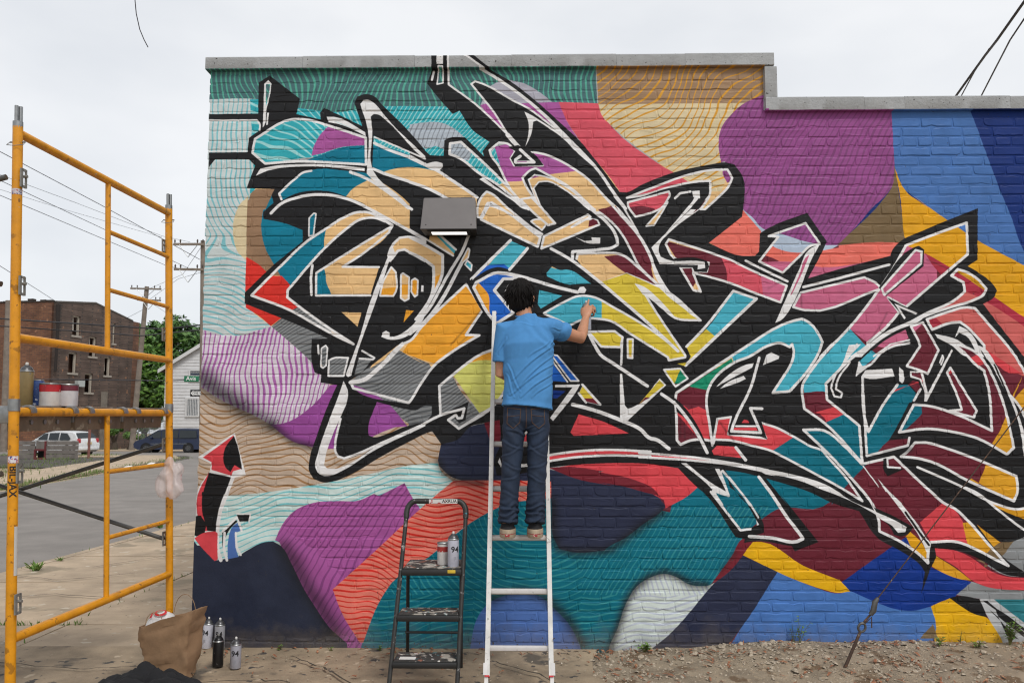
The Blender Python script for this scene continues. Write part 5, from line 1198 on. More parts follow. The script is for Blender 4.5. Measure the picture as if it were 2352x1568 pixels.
# ---------------------------------------------------------------- scaffold
scaf = empty('scaffold', (-2.24, -1.22, 0), 0, 'yellow tubular steel scaffold frame standing at the left corner of the wall', 'scaffold')
def lean(y, z): return .028 - .037 * z + .040 * (y + 2.0) / 1.55      # the tower has settled a little out of plumb
def sc_part(mb, name, m_, parent=scaf, smooth=40):
    mb.v = [(x + 2.24 + lean(y, z), y + 1.22, z) for x, y, z in mb.v]
    return mb.build(name, m_, parent, smooth)
def frame(X):
    YN, YF, YM = -2.0, -.45, -1.2
    for Y, rr in ((YN, .0215), (YF, .0215)):
        p = sc_part(MB().tube([(X, Y, .33), (X, Y, 1.585)], rr, 16), 'post', M_YEL)
        p2 = sc_part(MB().tube([(X, Y, 1.60), (X, Y, 2.862)], rr, 16), 'post', M_YEL)
        sc_part(MB().tube([(X, Y, 1.572), (X, Y, 1.625)], rr + .003, 16), 'collar', M_GALV)
        pin = MB()
        for k in range(3):
            a = k * 2.1 + .5; pin.tube([(X + .011 * math.cos(a), Y + .011 * math.sin(a), 2.86), (X + .011 * math.cos(a), Y + .011 * math.sin(a), 2.957)], .0085, 8)
        pin.tube([(X, Y, 2.855), (X, Y, 2.885)], rr, 14)
        sc_part(pin, 'coupling_pin', M_GALV)
        # screw jack and caster under each post
        sc_part(MB().tube([(X, Y, .19), (X, Y, .345)], .016, 12).lathe([(.034, .318), (.036, .326), (.03, .336)], 12, (X, Y, 0)), 'screw_jack', M_GALV)
        sc_part(MB().box((X, Y, .022), (.14, .14, .010), bev=.002).tube([(X, Y, .022), (X, Y, .2)], .019, 12), 'base_plate', M_GALV)
        # spring clips through the post
        cl = MB().tube([(X - .035, Y, 2.79), (X + .035, Y, 2.79)], .004, 6).tube([(X - .035, Y, 2.79), (X - .038, Y - .02, 2.772), (X, Y - .03, 2.765), (X + .038, Y - .02, 2.772), (X + .035, Y, 2.79)], .0018, 5)
        sc_part(cl, 'clip', M_GALV)
    for z in (2.834, 1.898, 1.569, .588):
        sc_part(MB().tube([(X, YN + .012, z), (X, YF - .012, z)], .0205, 14), 'rail', M_YEL)
    for z0, z1 in ((1.906, 2.828), (.596, 1.562)):
        sc_part(MB().tube([(X, YM, z0), (X, YM, z1)], .0140, 12), 'upright', M_YEL)
    for z in (2.553, 2.233, 1.254, .908):
        sc_part(MB().tube([(X, YM, z), (X, YF, z)], .0128, 12), 'rung', M_YEL)
    for Y, zs in ((YN, (2.62, 2.13, 1.30, .74)), (YF, (2.62, 2.06, 1.37, .80))):
        for z in zs:                                        # sliding brace locks
            pl = MB(); s_ = 1 if X > -3 else 1
            dx = .034 if Y == YN else -.030
            pl.box((X + dx, Y - .022, z), (.006, .016, .085)).box((X + dx, Y + .010, z), (.006, .010, .085)).box((X + dx, Y - .006, z + .038), (.006, .030, .012)).box((X + dx, Y - .006, z - .038), (.006, .030, .012)).tube([(X, Y, z + .01), (X + dx * 1.4, Y, z + .01)], .007, 8)
            sc_part(pl, 'brace_lock', mat('zinc_lock', '8c8a84', .5, .35, var=.25, vs=40))
frame(-2.24)
frame(-4.12)
def brace(a, b_):
    p = sc_part(MB().tube([a, b_], .0128, 10), 'brace', M_STEEL); return p
brace((-2.27, -.435, 1.38), (-4.12, -.435, .80)); brace((-2.27, -.46, .80), (-4.12, -.46, 1.38))
brace((-2.27, -2.03, 2.62), (-4.12, -2.03, 2.13)); brace((-2.27, -2.055, 2.13), (-4.12, -2.055, 2.62))
brace((-2.27, -2.03, 1.30), (-4.12, -2.03, .74)); brace((-2.27, -2.055, .74), (-4.12, -2.055, 1.30))
# stickers and stencilled maker's name on the near post
PX, PY, PR = -2.24, -2.0, .0219
def on_post(z):
    def fn(x, y): a = R(-62) + y / PR; return (PX + 2.24 + lean(PY, z - x) + (PR + .0006) * math.cos(a), PY + 1.22 + (PR + .0006) * math.sin(a), z - x)
    return fn
text_part('stencil_lettering', 'BIL-JAX', .042, on_post(1.265), M_INK, scaf, .0007)
def patch(z, h, a0, a1, m_, name):
    s = MB()
    for k in range(7):
        a = R(a0 + (a1 - a0) * k / 6)
        for zz_ in (z, z + h): s.v.append((PX + (PR + .0006) * math.cos(a), PY + (PR + .0006) * math.sin(a), zz_))
    s.f = [(2 * k, 2 * k + 2, 2 * k + 3, 2 * k + 1) for k in range(6)]
    return sc_part(s, name, m_)
patch(2.235 + .31, .026, -120, 0, mat('sticker', 'c9c2c4', .5, spots=[('3c4a86', 120, .55), ('b04a50', 140, .6)], var=.1), 'sticker')
patch(1.345, .03, -120, 0, mat('flag_sticker', 'd8d2d4', .5, spots=[('33458c', 90, .54), ('b83a44', 110, .58)], var=.1), 'sticker')
patch(.86, .21, -38, 10, mat('paper_label', 'c4c2be', .6, var=.1), 'warning_label')

# ---------------------------------------------------------------- scaffold planks hooked over the rails
M_PLK = mat('plank_wood', '7b6a5a', .8, var=.3, vs=7, bump=.3, bs=40, spots=[('a09484', 12, .62)])
for k, (y0, y1, lab) in enumerate(((-1.965, -1.475, 'weathered scaffold plank nearest the camera, carrying the paint tins'), (-1.465, -.975, 'middle one of the three weathered scaffold planks'), (-.965, -.475, 'scaffold plank nearest the painted wall'))):
    pk = empty('scaffold_plank', (-2.24, (y0 + y1) / 2, 1.53), 0, lab, 'plank', 'planks laid across the scaffold')
    yc = (y0 + y1) / 2
    def pb(mb, name, m_):
        mb.v = [(x + 2.24 + lean(y, 1.569), y - yc, z - 1.53) for x, y, z in mb.v]; return mb.build(name, m_, pk, 35)
    for q in range(3):
        w_ = (y1 - y0 - .05) / 3
        pb(MB().box((-3.18, y0 + .025 + w_ * (q + .5), 1.588), (1.80, w_ - .004, .020), bev=.003), 'board', M_PLK)
    for y in (y0 + .012, y1 - .012):
        pb(MB().box((-3.18, y, 1.556), (1.81, .022, .078), bev=.004), 'side_beam', M_GALV)
    for x in (-2.285, -4.075):
        pb(MB().box((x, yc, 1.524), (.03, y1 - y0 - .03, .088), bev=.003), 'end_beam', M_PLK)
        for y in (y0 + .07, y1 - .07):
            hk = MB(); dirn = 1 if x > -3 else -1
            xr = -2.24 if x > -3 else -4.12
            prof = [(xr + dirn * .031 * math.cos(a) , 1.569 + .031 * math.sin(a)) for a in [R(t) for t in range(-10, 191, 20)]]
            for (px_, pz_) in prof:
                hk.v += [(px_, y - .018, pz_), (px_, y + .018, pz_)]
            c0 = len(prof)
            inner = [(xr + dirn * .023 * math.cos(a), 1.569 + .023 * math.sin(a)) for a in [R(t) for t in range(-10, 191, 20)]]
            for (px_, pz_) in inner: hk.v += [(px_, y - .018, pz_), (px_, y + .018, pz_)]
            for i in range(c0 - 1):
                hk.f.append((2 * i, 2 * i + 1, 2 * i + 3, 2 * i + 2)); b0 = 2 * c0
                hk.f.append((b0 + 2 * i, b0 + 2 * i + 2, b0 + 2 * i + 3, b0 + 2 * i + 1))
                hk.f.append((2 * i, 2 * i + 2, b0 + 2 * i + 2, b0 + 2 * i)); hk.f.append((2 * i + 1, b0 + 2 * i + 1, b0 + 2 * i + 3, 2 * i + 3))
            hk.f += [(0, 2 * c0, 2 * c0 + 1, 1), (2 * c0 - 2, 2 * c0 - 1, 4 * c0 - 1, 4 * c0 - 2)]
            pb(hk, 'hook', M_GALV)
        for y in (y0 + .14, yc, y1 - .14):
            pb(MB().tube([(x + (.014 if x > -3 else -.014), y, 1.522), (x + (.022 if x > -3 else -.022), y, 1.522)], .011, 10), 'bolt', M_GALV)

# ---------------------------------------------------------------- cans
def spray_can(name, loc, body, label, group, text=None, cap='nozzle', rz=0.0, hgt=.165, r=.0325, tilt=None, dome='5a5a5c'):
    t = empty(name, loc, rz, label, 'spray can', group)
    bm_ = mat('can_' + body, body, .38, .1, var=.10, vs=30, spots=[('6a6a6c', 70, .68)])
    MB().lathe([(r * .93, 0), (r, .004), (r, hgt - .018), (r * .97, hgt - .012)], 24).build('body', bm_, t, 35)
    MB().lathe([(r * .98, hgt - .012), (r * .95, hgt - .004), (r * .72, hgt + .010), (r * .42, hgt + .017), (r * .40, hgt + .021), (r * .2, hgt + .0215)], 24).build('shoulder', mat('dome_' + dome, dome, .35, .6, var=.15, vs=60), t, 35)
    MB().lathe([(r * .98 + .0012, hgt - .0125), (r + .0014, hgt - .009), (r * .95, hgt - .004)], 24, caps=False).build('rim', M_GALV, t, 35)
    if cap == 'nozzle':
        MB().lathe([(.0065, hgt + .021), (.0075, hgt + .024), (.0070, hgt + .033), (.005, hgt + .035)], 12).build('nozzle', M_WHITE if dome != '2a2a2b' else mat('grey_cap', '8a8a88', .5), t, 35)
    if text:
        def fn(x, y): a = R(-90) + x / r; return ((r + .0009) * math.cos(a), (r + .0009) * math.sin(a), hgt * .60 + y)
        text_part('number_print', text, .046, fn, M_INK, t, .0009)
        lb = MB()
        for q in range(4):
            z = hgt * .33 - q * .006
            for k in range(5):
                a = R(-104 + 7 * k * (1 if q < 3 else .5)); lb.v += [((r + .0005) * math.cos(a), (r + .0005) * math.sin(a), z), ((r + .0005) * math.cos(a), (r + .0005) * math.sin(a), z + .0022)]
            b0 = len(lb.v) - 10; lb.f += [(b0 + 2 * k, b0 + 2 * k + 2, b0 + 2 * k + 3, b0 + 2 * k + 1) for k in range(4)]
        lb.build('small_print', mat('grey_print', '8a8a92', .6), t, fix=False)
    if tilt: t.rotation_euler = (tilt[0], tilt[1], rz)
    return t
G_CAN = 'spray cans at the foot of the wall'
def can_spot(u, v):
    d = _FW + _RT * ((u - 1176) / 1960.0) + _UP * ((784 - v) / 1960.0)
    p = EYE + d * ((.018 - 1.55) / d.z); return p
p = can_spot(470, 1494); spray_can('spray_can', (p.x, p.y + .03, .03), 'd9dae6', 'pale lilac spray can marked 94, partly hidden behind the paper bag', G_CAN, '94', rz=R(-14), tilt=(R(-2), R(3)))
p = can_spot(500, 1497); spray_can('spray_can', (p.x, p.y + .03, .03), 'a7a8ae', 'grey paint-speckled spray can standing behind the black one', G_CAN, '94', rz=R(8))
p = can_spot(496, 1532); spray_can('spray_can', (p.x, p.y + .03, .018), '1f1f20', 'short black spray can among the pale ones', G_CAN, None, rz=R(20), hgt=.160, dome='2a2a2b')
p = can_spot(537, 1536); spray_can('spray_can', (p.x, p.y + .03, .018), 'aaaab4', 'grey spray can marked 94, rightmost of the cans on the ground', G_CAN, '94', rz=R(10), hgt=.150)

def paint_tin(name, loc, r, h, lab, group, body, band, bandz, lid=True, rz=0):
    t = empty(name, loc, rz, lab, 'paint tin', group)
    MB().lathe([(r * .96, 0), (r, .004), (r, h - .005)], 28).build('body', mat('tin_' + body, body, .45, .15, var=.14, vs=30), t, 35)
    if band: MB().lathe([(r + .0008, bandz[0]), (r + .0008, bandz[1])], 28, caps=False).build('label_band', mat('band_' + band, band, .5, var=.25, vs=35, spots=[('e2ded8', 60, .66)]), t, 35)
    MB().lathe([(r + .001, h - .008), (r + .003, h - .004), (r + .001, h), (r - .006, h - .002), (r - .010, h - .006)], 28).build('lid' if lid else 'rim', M_GALV, t, 35)
    return t

# on the scaffold plank
PZ = 1.5985
def plank_pt(u, v, y): q = at(u, v, y); return (q.x, y, PZ)
G_PL = 'paint on the scaffold plank'
q = plank_pt(57, 945, -1.62); spray_can('spray_can', q, '8d7a50', 'dull gold spray can standing on the scaffold plank', G_PL, None, hgt=.178)
q = plank_pt(80, 945, -1.57)
bx = empty('blue_tin', q, R(12), 'blue printed tin between the gold can and the red tins', 'tin', G_PL)
MB().box((0, 0, .062), (.066, .055, .124), bev=.006).build('body', mat('tin_blue', '27447f', .45, var=.3, vs=30, spots=[('c9d2e2', 45, .63)]), bx, 35)
MB().box((0, 0, .127), (.058, .047, .006), bev=.002).build('lid', M_GALV, bx, 35)
q = plank_pt(113, 945, -1.58); paint_tin('paint_tin', q, .047, .112, 'white paint tin with a bright red top band on the scaffold plank', G_PL, 'd8d5d2', 'b7202a', (.070, .104))
q = plank_pt(154, 945, -1.52); paint_tin('paint_tin', q, .047, .110, 'white paint tin with a maroon top band, rightmost on the plank', G_PL, 'd2d0d4', '6a2434', (.076, .103))

# ---------------------------------------------------------------- straight ladder
lad = empty('ladder', (.05, -1.0, 0), 0, 'long white and silver aluminium ladder leaning on the mural', 'ladder')
def ly(z): return -1.0 + z * (.945 / 2.235)
def lad_part(mb, name, m_, sm=35):
    mb.v = [(x - .05, y + 1.0, z) for x, y, z in mb.v]; return mb.build(name, m_, lad, sm)
LB, LT = at(1118, 1560, ly(.0)).x, at(1135.5, 722, ly(2.235)).x
RB, RT_ = at(1267, 1560, ly(0)).x, at(1251, 722, ly(2.235)).x
def bar_(v0, v1, sd, nr, hw, hd):
    return MB().add([v + sd * a_ * hw + nr * b_ * hd for v in (v0, v1) for a_, b_ in ((-1, -1), (1, -1), (1, 1), (-1, 1))], [(0, 1, 2, 3), (4, 7, 6, 5), (0, 4, 5, 1), (1, 5, 6, 2), (2, 6, 7, 3), (3, 7, 4, 0)])
for xa, xb in ((LB, LT), (RB, RT_)):
    v0 = Vector((xa, ly(0), .012)); v1 = Vector((xb, ly(2.235), 2.235)); ax = (v1 - v0).normalized()
    sd = Vector((1, 0, 0)); sd = (sd - ax * sd.dot(ax)).normalized(); nr = ax.cross(sd); out = -1 if xa == LB else 1
    top = v1 if xa == LB else v0 + (v1 - v0) * .945
    cut = v0 + (v1 - v0) * .056
    lad_part(bar_(cut, top, sd, nr, .0030, .034), 'rail', M_RAIL)                                   # web of the channel
    rl = lad.children[-1]
    for q_ in (-1, 1):                                                                              # its two flanges
        f_ = bar_(cut + nr * q_ * .031, top + nr * q_ * .031, sd, nr, .0125, .0032); f_.v = [(x - .05, y + 1.0, z) for x, y, z in f_.v]; f_.build('flange', M_RAIL, rl)
    lad_part(bar_(v0 + sd * out * .004, v0 + (v1 - v0) * .13 + sd * out * .004, sd, nr, .0100, .028), 'lower_rail', M_RAIL)
    lad_part(bar_(cut + sd * out * .010, v0 + (v1 - v0) * .082 + sd * out * .010, sd, nr, .0110, .037), 'sleeve', M_ALU)
    lad_part(bar_(cut - ax * .008, cut, sd, nr, .0125, .036), 'end_stop', M_RED)
    lad_part(MB().box(top + Vector((0, 0, .004)), (.029, .066, .016), bev=.004), 'end_cap', M_ALU)
    lad_part(MB().box(v0 + Vector((0, 0, .004)), (.034, .078, .032), bev=.006), 'foot', M_BLK)
RUNGS = [.268, .553, .838, 1.113, 1.378, 1.643, 1.908, 2.12]
for z in RUNGS:
    t = z / 2.235; xa, xb = LB + (LT - LB) * t, RB + (RT_ - RB) * t; y = ly(z)
    s = MB(); n = 12
    for x in (xa + .012, xb - .012):
        for k in range(n):
            a = 2 * math.pi * k / n; rr = .0165 * (1 + (.09 if k % 2 else 0))
            s.v.append((x, y + rr * 1.05 * math.cos(a), z + rr * (1.0 if math.sin(a) < .6 else .86) * math.sin(a)))
    s.f = [(k, (k + 1) % n, n + (k + 1) % n, n + k) for k in range(n)] + [tuple(range(n))[::-1], tuple(range(n, 2 * n))]
    lad_part(s, 'rung', M_ALU, 30)

# ---------------------------------------------------------------- step ladder
M_STL = mat('speckled_black', '302f2d', .5, .2, var=.35, vs=20, spots=[('7d7a78', 30, .62), ('b25a3c', 26, .735), ('3f8a98', 22, .725), ('c9c6c0', 60, .70)])
M_TREAD = mat('paint_caked_tread', '3b3936', .75, var=.4, vs=18, bump=.5, bs=60, spots=[('a39c92', 11, .535), ('8a5a48', 20, .62), ('4d8288', 24, .64), ('a48a3a', 28, .67), ('d6d2cc', 34, .61)])
stp = empty('step_ladder', (-.46, -.8, 0), 0, 'black paint-spattered three-step ladder with a rounded grab rail', 'step ladder')
def st_part(mb, name, m_, sm=40):
    mb.v = [(x + .46, y + .8, z) for x, y, z in mb.v]; return mb.build(name, m_, stp, sm)
def sy(z): return -.985 + z * .36
bl, br = at(893, 1568, -.97), at(1050, 1568, -.97)
tl, tr = at(934, 1178, sy(.98)), at(1070, 1182, sy(.98))
def leg_x(a, b_, z): return a.x + (b_.x - a.x) * (z - a.z) / (b_.z - a.z)
L0, R0 = leg_x(bl, tl, 0), leg_x(br, tr, 0)
for x0, x1, tt in ((L0, tl.x, tl), (R0, tr.x, tr)):
    st_part(MB().tube([(x0, sy(0), 0.012), (leg_x(bl, tl, .5) if x0 == L0 else leg_x(br, tr, .5), sy(.5), .5), (x1, sy(.965), .965)], .0125, 12), 'leg', M_STL)
    st_part(MB().lathe([(.017, .008), (.018, .03), (.014, .045)], 12, (x0, sy(0), 0)), 'foot', M_BLK)
zt = at(1005, 1150, sy(1.05)).z
arc = [(tl.x, sy(.95), .95)] + [(tl.x + .055 * (1 - math.cos(a)), sy(.98 + (zt - .98) * math.sin(a)), .98 + (zt - .98) * math.sin(a)) for a in [R(t) for t in range(0, 91, 15)]] + [(tr.x - .055 * (1 - math.cos(a)), sy(.98 + (zt - .98) * math.sin(a)), .98 + (zt - .98) * math.sin(a)) for a in [R(t) for t in range(90, -1, -15)]] + [(tr.x, sy(.95), .95)]
st_part(MB().tube(arc, .0165, 12), 'grab_rail', M_STL)
st_part(MB().box((tl.x + .185 * (tr.x - tl.x) / .36, sy(zt) - .0172, zt), (.098, .002, .024)), 'sticker', mat('white_sticker', 'd8d4d2', .5, var=.1, spots=[('b93a40', 40, .60)]))
def fn_st(x, y): return (tl.x + .46 + (tr.x - tl.x) * .72 + x, sy(zt) - .0178 + .8, zt + y)
st_part(MB().box((tl.x + (tr.x - tl.x) * .72, sy(zt) - .0168, zt), (.094, .002, .026)), 'sticker', M_WHITE)
text_part('sticker_lettering', 'AXRUA', .026, lambda x, y: (fn_st(x, y)[0], fn_st(x, y)[1] - .0006, fn_st(x, y)[2]), M_INK, stp, .0006)
for z, dep in ((.205, .20), (.437, .19), (.674, .33)):
    xa, xb = leg_x(bl, tl, z), leg_x(br, tr, z); yf = sy(z)
    s = MB(); s.box(((xa + xb) / 2, yf + dep / 2 - .035, z - .017), (xb - xa - .012, dep, .036), bev=.010)
    t_ = st_part(s, 'step', M_BLK)
    o = MB().box(((xa + xb) / 2, yf + dep / 2 - .035, z + .0025), (xb - xa - .03, dep - .022, .006), bev=.0025)
    o.v = [(x + .46, y + .8, zz_) for x, y, zz_ in o.v]; o.build('tread', M_TREAD, t_, 40)
    st_part(MB().tube([(xa - .004, yf, z - .012), (xb + .004, yf, z - .012)], .006, 8), 'pivot', M_GALV)
o = MB().box((leg_x(bl, tl, .205) + .085, sy(.205) + .028, .2115), (.09, .05, .0012)); st_part(o, 'sticker', M_WHITE)
o = MB().box((leg_x(bl, tl, .674) + .295, sy(.674) - .0365, .664), (.045, .002, .018), bev=.0009); st_part(o, 'paint_blob', mat('yellow_paint', 'd8b73c', .5))
for f_ in (.06, .94):
    xa = leg_x(bl, tl, .66) + (leg_x(br, tr, .66) - leg_x(bl, tl, .66)) * f_; xb = L0 + (R0 - L0) * f_
    st_part(MB().tube([(xa, sy(.66) + .15, .655), (xb, -.36, .012)], .0105, 10), 'rear_leg', M_BLK)
    st_part(MB().tube([(xa, sy(.43) + .02, .425), (xa, -.585, .42)], .0045, 8), 'strut', M_GALV)
st_part(MB().tube([(L0 + (R0 - L0) * .06, -.475, .25), (L0 + (R0 - L0) * .94, -.475, .25)], .007, 8), 'rear_brace', M_BLK)
# paint on its top step
zt2 = .680
q = at(1020, 1296, sy(.674) + .13); paint_tin('paint_tin', (q.x - .004, sy(.674) + .115, zt2), .0345, .128, 'open white tin with dripping red paint on the top step', 'paint on the step ladder', 'd6d3d0', 'a8322e', (.075, .105), lid=False)
q = at(1041, 1303, sy(.674) + .045); spray_can('spray_can', (q.x, sy(.674) + .045, zt2), 'c3c4d2', 'pale lilac spray can marked 94 on the top step', 'paint on the step ladder', '94', rz=R(22))

# ---------------------------------------------------------------- wall lamp over the mural
lmp = empty('wall_light', (-.517, 0, 2.78), 0, 'dark grey box-shaped wall light with a lit lens underneath', 'wall light')
M_LMP = mat('lamp_bronze', '6f6b6a', .45, .35, var=.08, vs=10)
s = MB(); W2, H2 = .172, .218
def lring(y0, y1, ins, z0, z1): pass
ft = at(972, 451, -.16); fb = at(967, 524, -.205); 
xL, xR = -.689, -.345
s.v = [(-.172, -.15, .225), (.172, -.15, .225), (.186, -.215, .0), (-.186, -.215, .0), (-.172, -.004, .225), (.172, -.004, .225), (.176, -.004, .01), (-.176, -.004, .01)]
s.f = [(0, 3, 2, 1), (4, 5, 6, 7), (0, 1, 5, 4), (0, 4, 7, 3), (1, 2, 6, 5)]
bmx = s.mesh('x'); bm = bmesh.new(); bm.from_mesh(bmx)
bmesh.ops.bevel(bm, geom=[e for e in bm.edges if not e.is_boundary], offset=.004, segments=2, affect='EDGES'); bm.to_mesh(bmx); bm.free(); bmx.name = 'housing'
bmx.polygons.foreach_set('use_smooth', [True] * len(bmx.polygons)); bmx.set_sharp_from_angle(angle=R(30)); link_mesh('housing', bmx, M_LMP, lmp)
for sx2 in (-.150, .150):
    MB().tube([(sx2, -.2035, .030), (sx2, -.209, .0285)], .0045, 10).build('screw', M_STEEL, lmp, 40)
MB().prism([(-.184, -.213), (.184, -.213), (.175, -.006), (-.175, -.006)], .0, -.004, 'z').build('base_plate', mat('lamp_dark', '3a3837', .5, .3), lmp)
MB().box((0, -.125, -.008), (.285, .13, .010), bev=.003).build('lens_frame', mat('lamp_black', '262525', .5, .2), lmp, 35)
MB().box((0, -.135, -.014), (.235, .075, .004), bev=.001).build('lens', mat('lit_lens', (1.0, .98, .95), .4, var=0, emit=.9), lmp, 35)

# ---------------------------------------------------------------- paper bag, its contents, jacket, hanging plastic bag
M_KRAFT = mat('kraft_paper', '97785a', .85, var=.18, vs=10, bump=.35, bs=28, bd=.008)
bag = empty('paper_bag', (-2.125, -.55, .015), R(-9), 'brown paper carrier bag standing open by the scaffold foot', 'bag')
s = MB(); n_h, n_r = 16, 44
def bag_ring(t, ins=0):
    out = []
    w_, d_ = .140 + .014 * t - ins, .080 + .03 * t - ins
    for k in range(n_r):
        a = 2 * math.pi * k / n_r; ca, sa = math.cos(a), math.sin(a)
        e = .28
        x = w_ * math.copysign(abs(ca) ** e, ca); y = d_ * math.copysign(abs(sa) ** e, sa)
        cr = .026 * noise.noise((x * 8 + 3, y * 8, t * 4)) + .014 * noise.noise((x * 25, y * 25, t * 14))
        L_ = math.hypot(x, y); x += x / L_ * cr; y += y / L_ * cr
        z_ = t * (.345 + .055 * (x / .17)) + (.012 * noise.noise((k * .4, 2, 1)) if t > .9 else 0)
        out.append((x + .03 * t * (x > 0), y - .02 * t, z_))
    return out
for i in range(n_h + 1): s.v += bag_ring(i / n_h)
for i in range(n_h, 3, -1): s.v += bag_ring(i / n_h, .003)
nr_ = n_h + 1 + n_h - 3
for i in range(nr_ - 1):
    for k in range(n_r): q_ = i * n_r; s.f.append((q_ + k, q_ + (k + 1) % n_r, q_ + n_r + (k + 1) % n_r, q_ + n_r + k))
s.f.append(tuple(range(n_r))[::-1]); s.f.append(tuple((nr_ - 1) * n_r + k for k in range(n_r)))
s.build('sack', M_KRAFT, bag, smooth=55)
for (x0, x1, y_, hh) in ((-.04, .10, .085, .11), (-.11, .0, -.10, .065)):
    zb = .345 + .055 * ((x0 + x1) / .34)
    MB().tube([(x0 + (x1 - x0) * (.5 - .5 * math.cos(a)), y_, zb - .01 + hh * math.sin(a)) for a in [R(t) for t in range(0, 181, 15)]], .0022, 6).build('handle', M_KRAFT, bag, True)
tub = empty('white_package', (-2.185, -.565, .295), R(-6), 'white plastic package with red lettering poking out of the paper bag', 'package')
s = MB()
for j in range(9):
    for i in range(17):
        u, w_ = i / 16 * 2 - 1, j / 8 * 2 - 1
        z_ = .088 * max(0, 1 - abs(u) ** 2.6) ** .6 + .012 * noise.noise((u * 3, w_ * 3, 4)) - .045 * abs(w_) ** 3 + .012 * u
        s.v.append((.092 * u, .055 * w_, z_))
for j in range(8):
    for i in range(16): q_ = j * 17 + i; s.f.append((q_, q_ + 1, q_ + 18, q_ + 17))
nv = len(s.v); s.v += [(x, y, -.12) for x, y, z_ in s.v]
s.f += [tuple(reversed([nv + a for a in f_])) for f_ in s.f]
rim = [i for i in range(17)] + [17 * j + 16 for j in range(1, 9)] + [17 * 8 + i for i in range(15, -1, -1)] + [17 * j for j in range(7, 0, -1)]
for a, b_ in zip(rim, rim[1:] + rim[:1]): s.f.append((a, nv + a, nv + b_, b_))
s.build('wrapper', mat('glossy_white', 'dedcda', .3, var=.05), tub, 40)
def fn_tub(x, y):
    u = (x) / .092; w_ = -.75 + (y + .02) * 9
    return (.092 * u, .055 * max(-1, min(1, w_)) - .004, .088 * max(0, 1 - abs(u) ** 2.6) ** .6 - .045 * abs(max(-1, min(1, w_))) ** 3 + .0165 + .012 * u)
text_part('red_lettering', 'IO', .10, fn_tub, M_RED, tub, .002)

M_CLOTH = mat('black_cloth', '1d1d20', .9, var=.3, vs=18, bump=.3, bs=180)
jk = MB(); nx, ny = 70, 44
for j in range(ny + 1):
    for i in range(nx + 1):
        u, w_ = i / nx * 2 - 1, j / ny * 2 - 1
        a = math.atan2(w_, u); rr = math.hypot(u, w_)
        lim = 1 + .22 * noise.noise((math.cos(a) * 1.4, math.sin(a) * 1.4, 6))
        k = max(0., 1 - (rr / lim) ** 2.4)
        fold = noise.noise((u * 2.2 + 1.5 * w_, w_ * 3.2, 3)); rid = 1 - abs(noise.noise((u * 1.9 + w_, w_ * 2.4 - u, 11))) * 2
        h = (.055 + .045 * fold + .045 * rid + .005 * noise.noise((u * 9, w_ * 9, 5))) * k ** .5 + .05 * math.exp(-((u + .25) ** 2 + (w_ - .3) ** 2) / .05) * k
        s_ = min(1.0, lim / rr) if rr > lim else 1.0
        jk.v.append((u * .33 * s_, w_ * .20 * s_, h if k > 0 else .0))
for j in range(ny):
    for i in range(nx): q_ = j * (nx + 1) + i; jk.f.append((q_, q_ + 1, q_ + nx + 2, q_ + nx + 1))
jo = jk.build('jacket', M_CLOTH, None, smooth='all', fix=False); jo.scale = (1.05, 1, 1.25); jo.location = (-2.07, -.96, .02); jo.rotation_euler = (0, 0, R(-8))
tag(jo, 'black crumpled jacket dropped on the concrete in front of the paper bag', 'jacket')

pb_ = MB()
for (c, r_) in (((0, 0, 0), (.062, .045, .085)), ((.03, -.01, -.055), (.052, .045, .06)), ((-.035, .0, -.04), (.05, .04, .07)), ((.0, 0, .09), (.03, .02, .04)), ((.045, 0, .05), (.035, .03, .045))): pb_.ball(c, r_, 14, 10)
def crumple(co, no):
    rid = 1 - abs(noise.noise((co.x * 20, co.y * 20, co.z * 7 + 4))) * 2
    return co + no * (.019 * rid - .008 + .003 * noise.noise(co * 40))
pl = remeshed('plastic_bag', pb_, .006, 4, None, None, crumple)
m_ = mat('thin_plastic', 'ecdedb', .3, var=.12, vs=14, alpha=.46, spots=[('d88890', 11, .64)])
_b = m_.node_tree.nodes['Principled BSDF']; _b.inputs['Subsurface Weight'].default_value = .0
pl.data.materials.append(m_); pl.location = at(395, 1098, -.50); pl.location.y = -.53
tag(pl, 'crumpled pinkish white plastic bag tied to the far scaffold post', 'plastic bag')

# ---------------------------------------------------------------- guy wire and its ground anchor
guy = empty('guy_wire', (1.95, -.47, 0), 0, 'rusty guy wire running up to the right from a ground anchor', 'guy wire')
def gp(mb, name, m_, sm=40):
    mb.v = [(x - 1.95, y + .47, z) for x, y, z in mb.v]; return mb.build(name, m_, guy, sm)
M_RUST = mat('rusty_steel', '5c4a40', .7, .4, var=.35, vs=40, spots=[('7d5a44', 30, .58), ('8a8580', 50, .66)])
g0 = at(1946, 1520, -.47); g1 = at(1976, 1450, -.48); g2 = at(1984, 1428, -.484); g3 = at(1999, 1411, -.488); g4 = at(2017, 1372, -.495); g5 = at(2352, 935, -.60)
g0.z = max(g0.z, .0)
dirv = (g5 - g4).normalized()
gp(MB().tube([g0 + (g0 - g1) * .6, g0, g1], [.0105, .010, .009], 10), 'anchor_rod', M_RUST)
rg = g1 + (g2 - g1) * .45; ax1 = (g2 - g1).normalized(); ax2 = Vector((1, 0, 0)); ax2 = (ax2 - ax1 * ax2.dot(ax1)).normalized()
gp(MB().tube([rg + ax1 * .026 * math.cos(a) + ax2 * .021 * math.sin(a) for a in [R(t) for t in range(0, 361, 24)]], .0075, 8), 'eye', M_STEEL)
gp(MB().tube([g2, g3], .0065, 8).tube([g2 + Vector((.008, 0, -.005)), g3 + Vector((.006, -.004, -.012)), g3 + Vector((.004, -.004, -.075))], .0045, 6), 'thimble_loop', M_RUST)
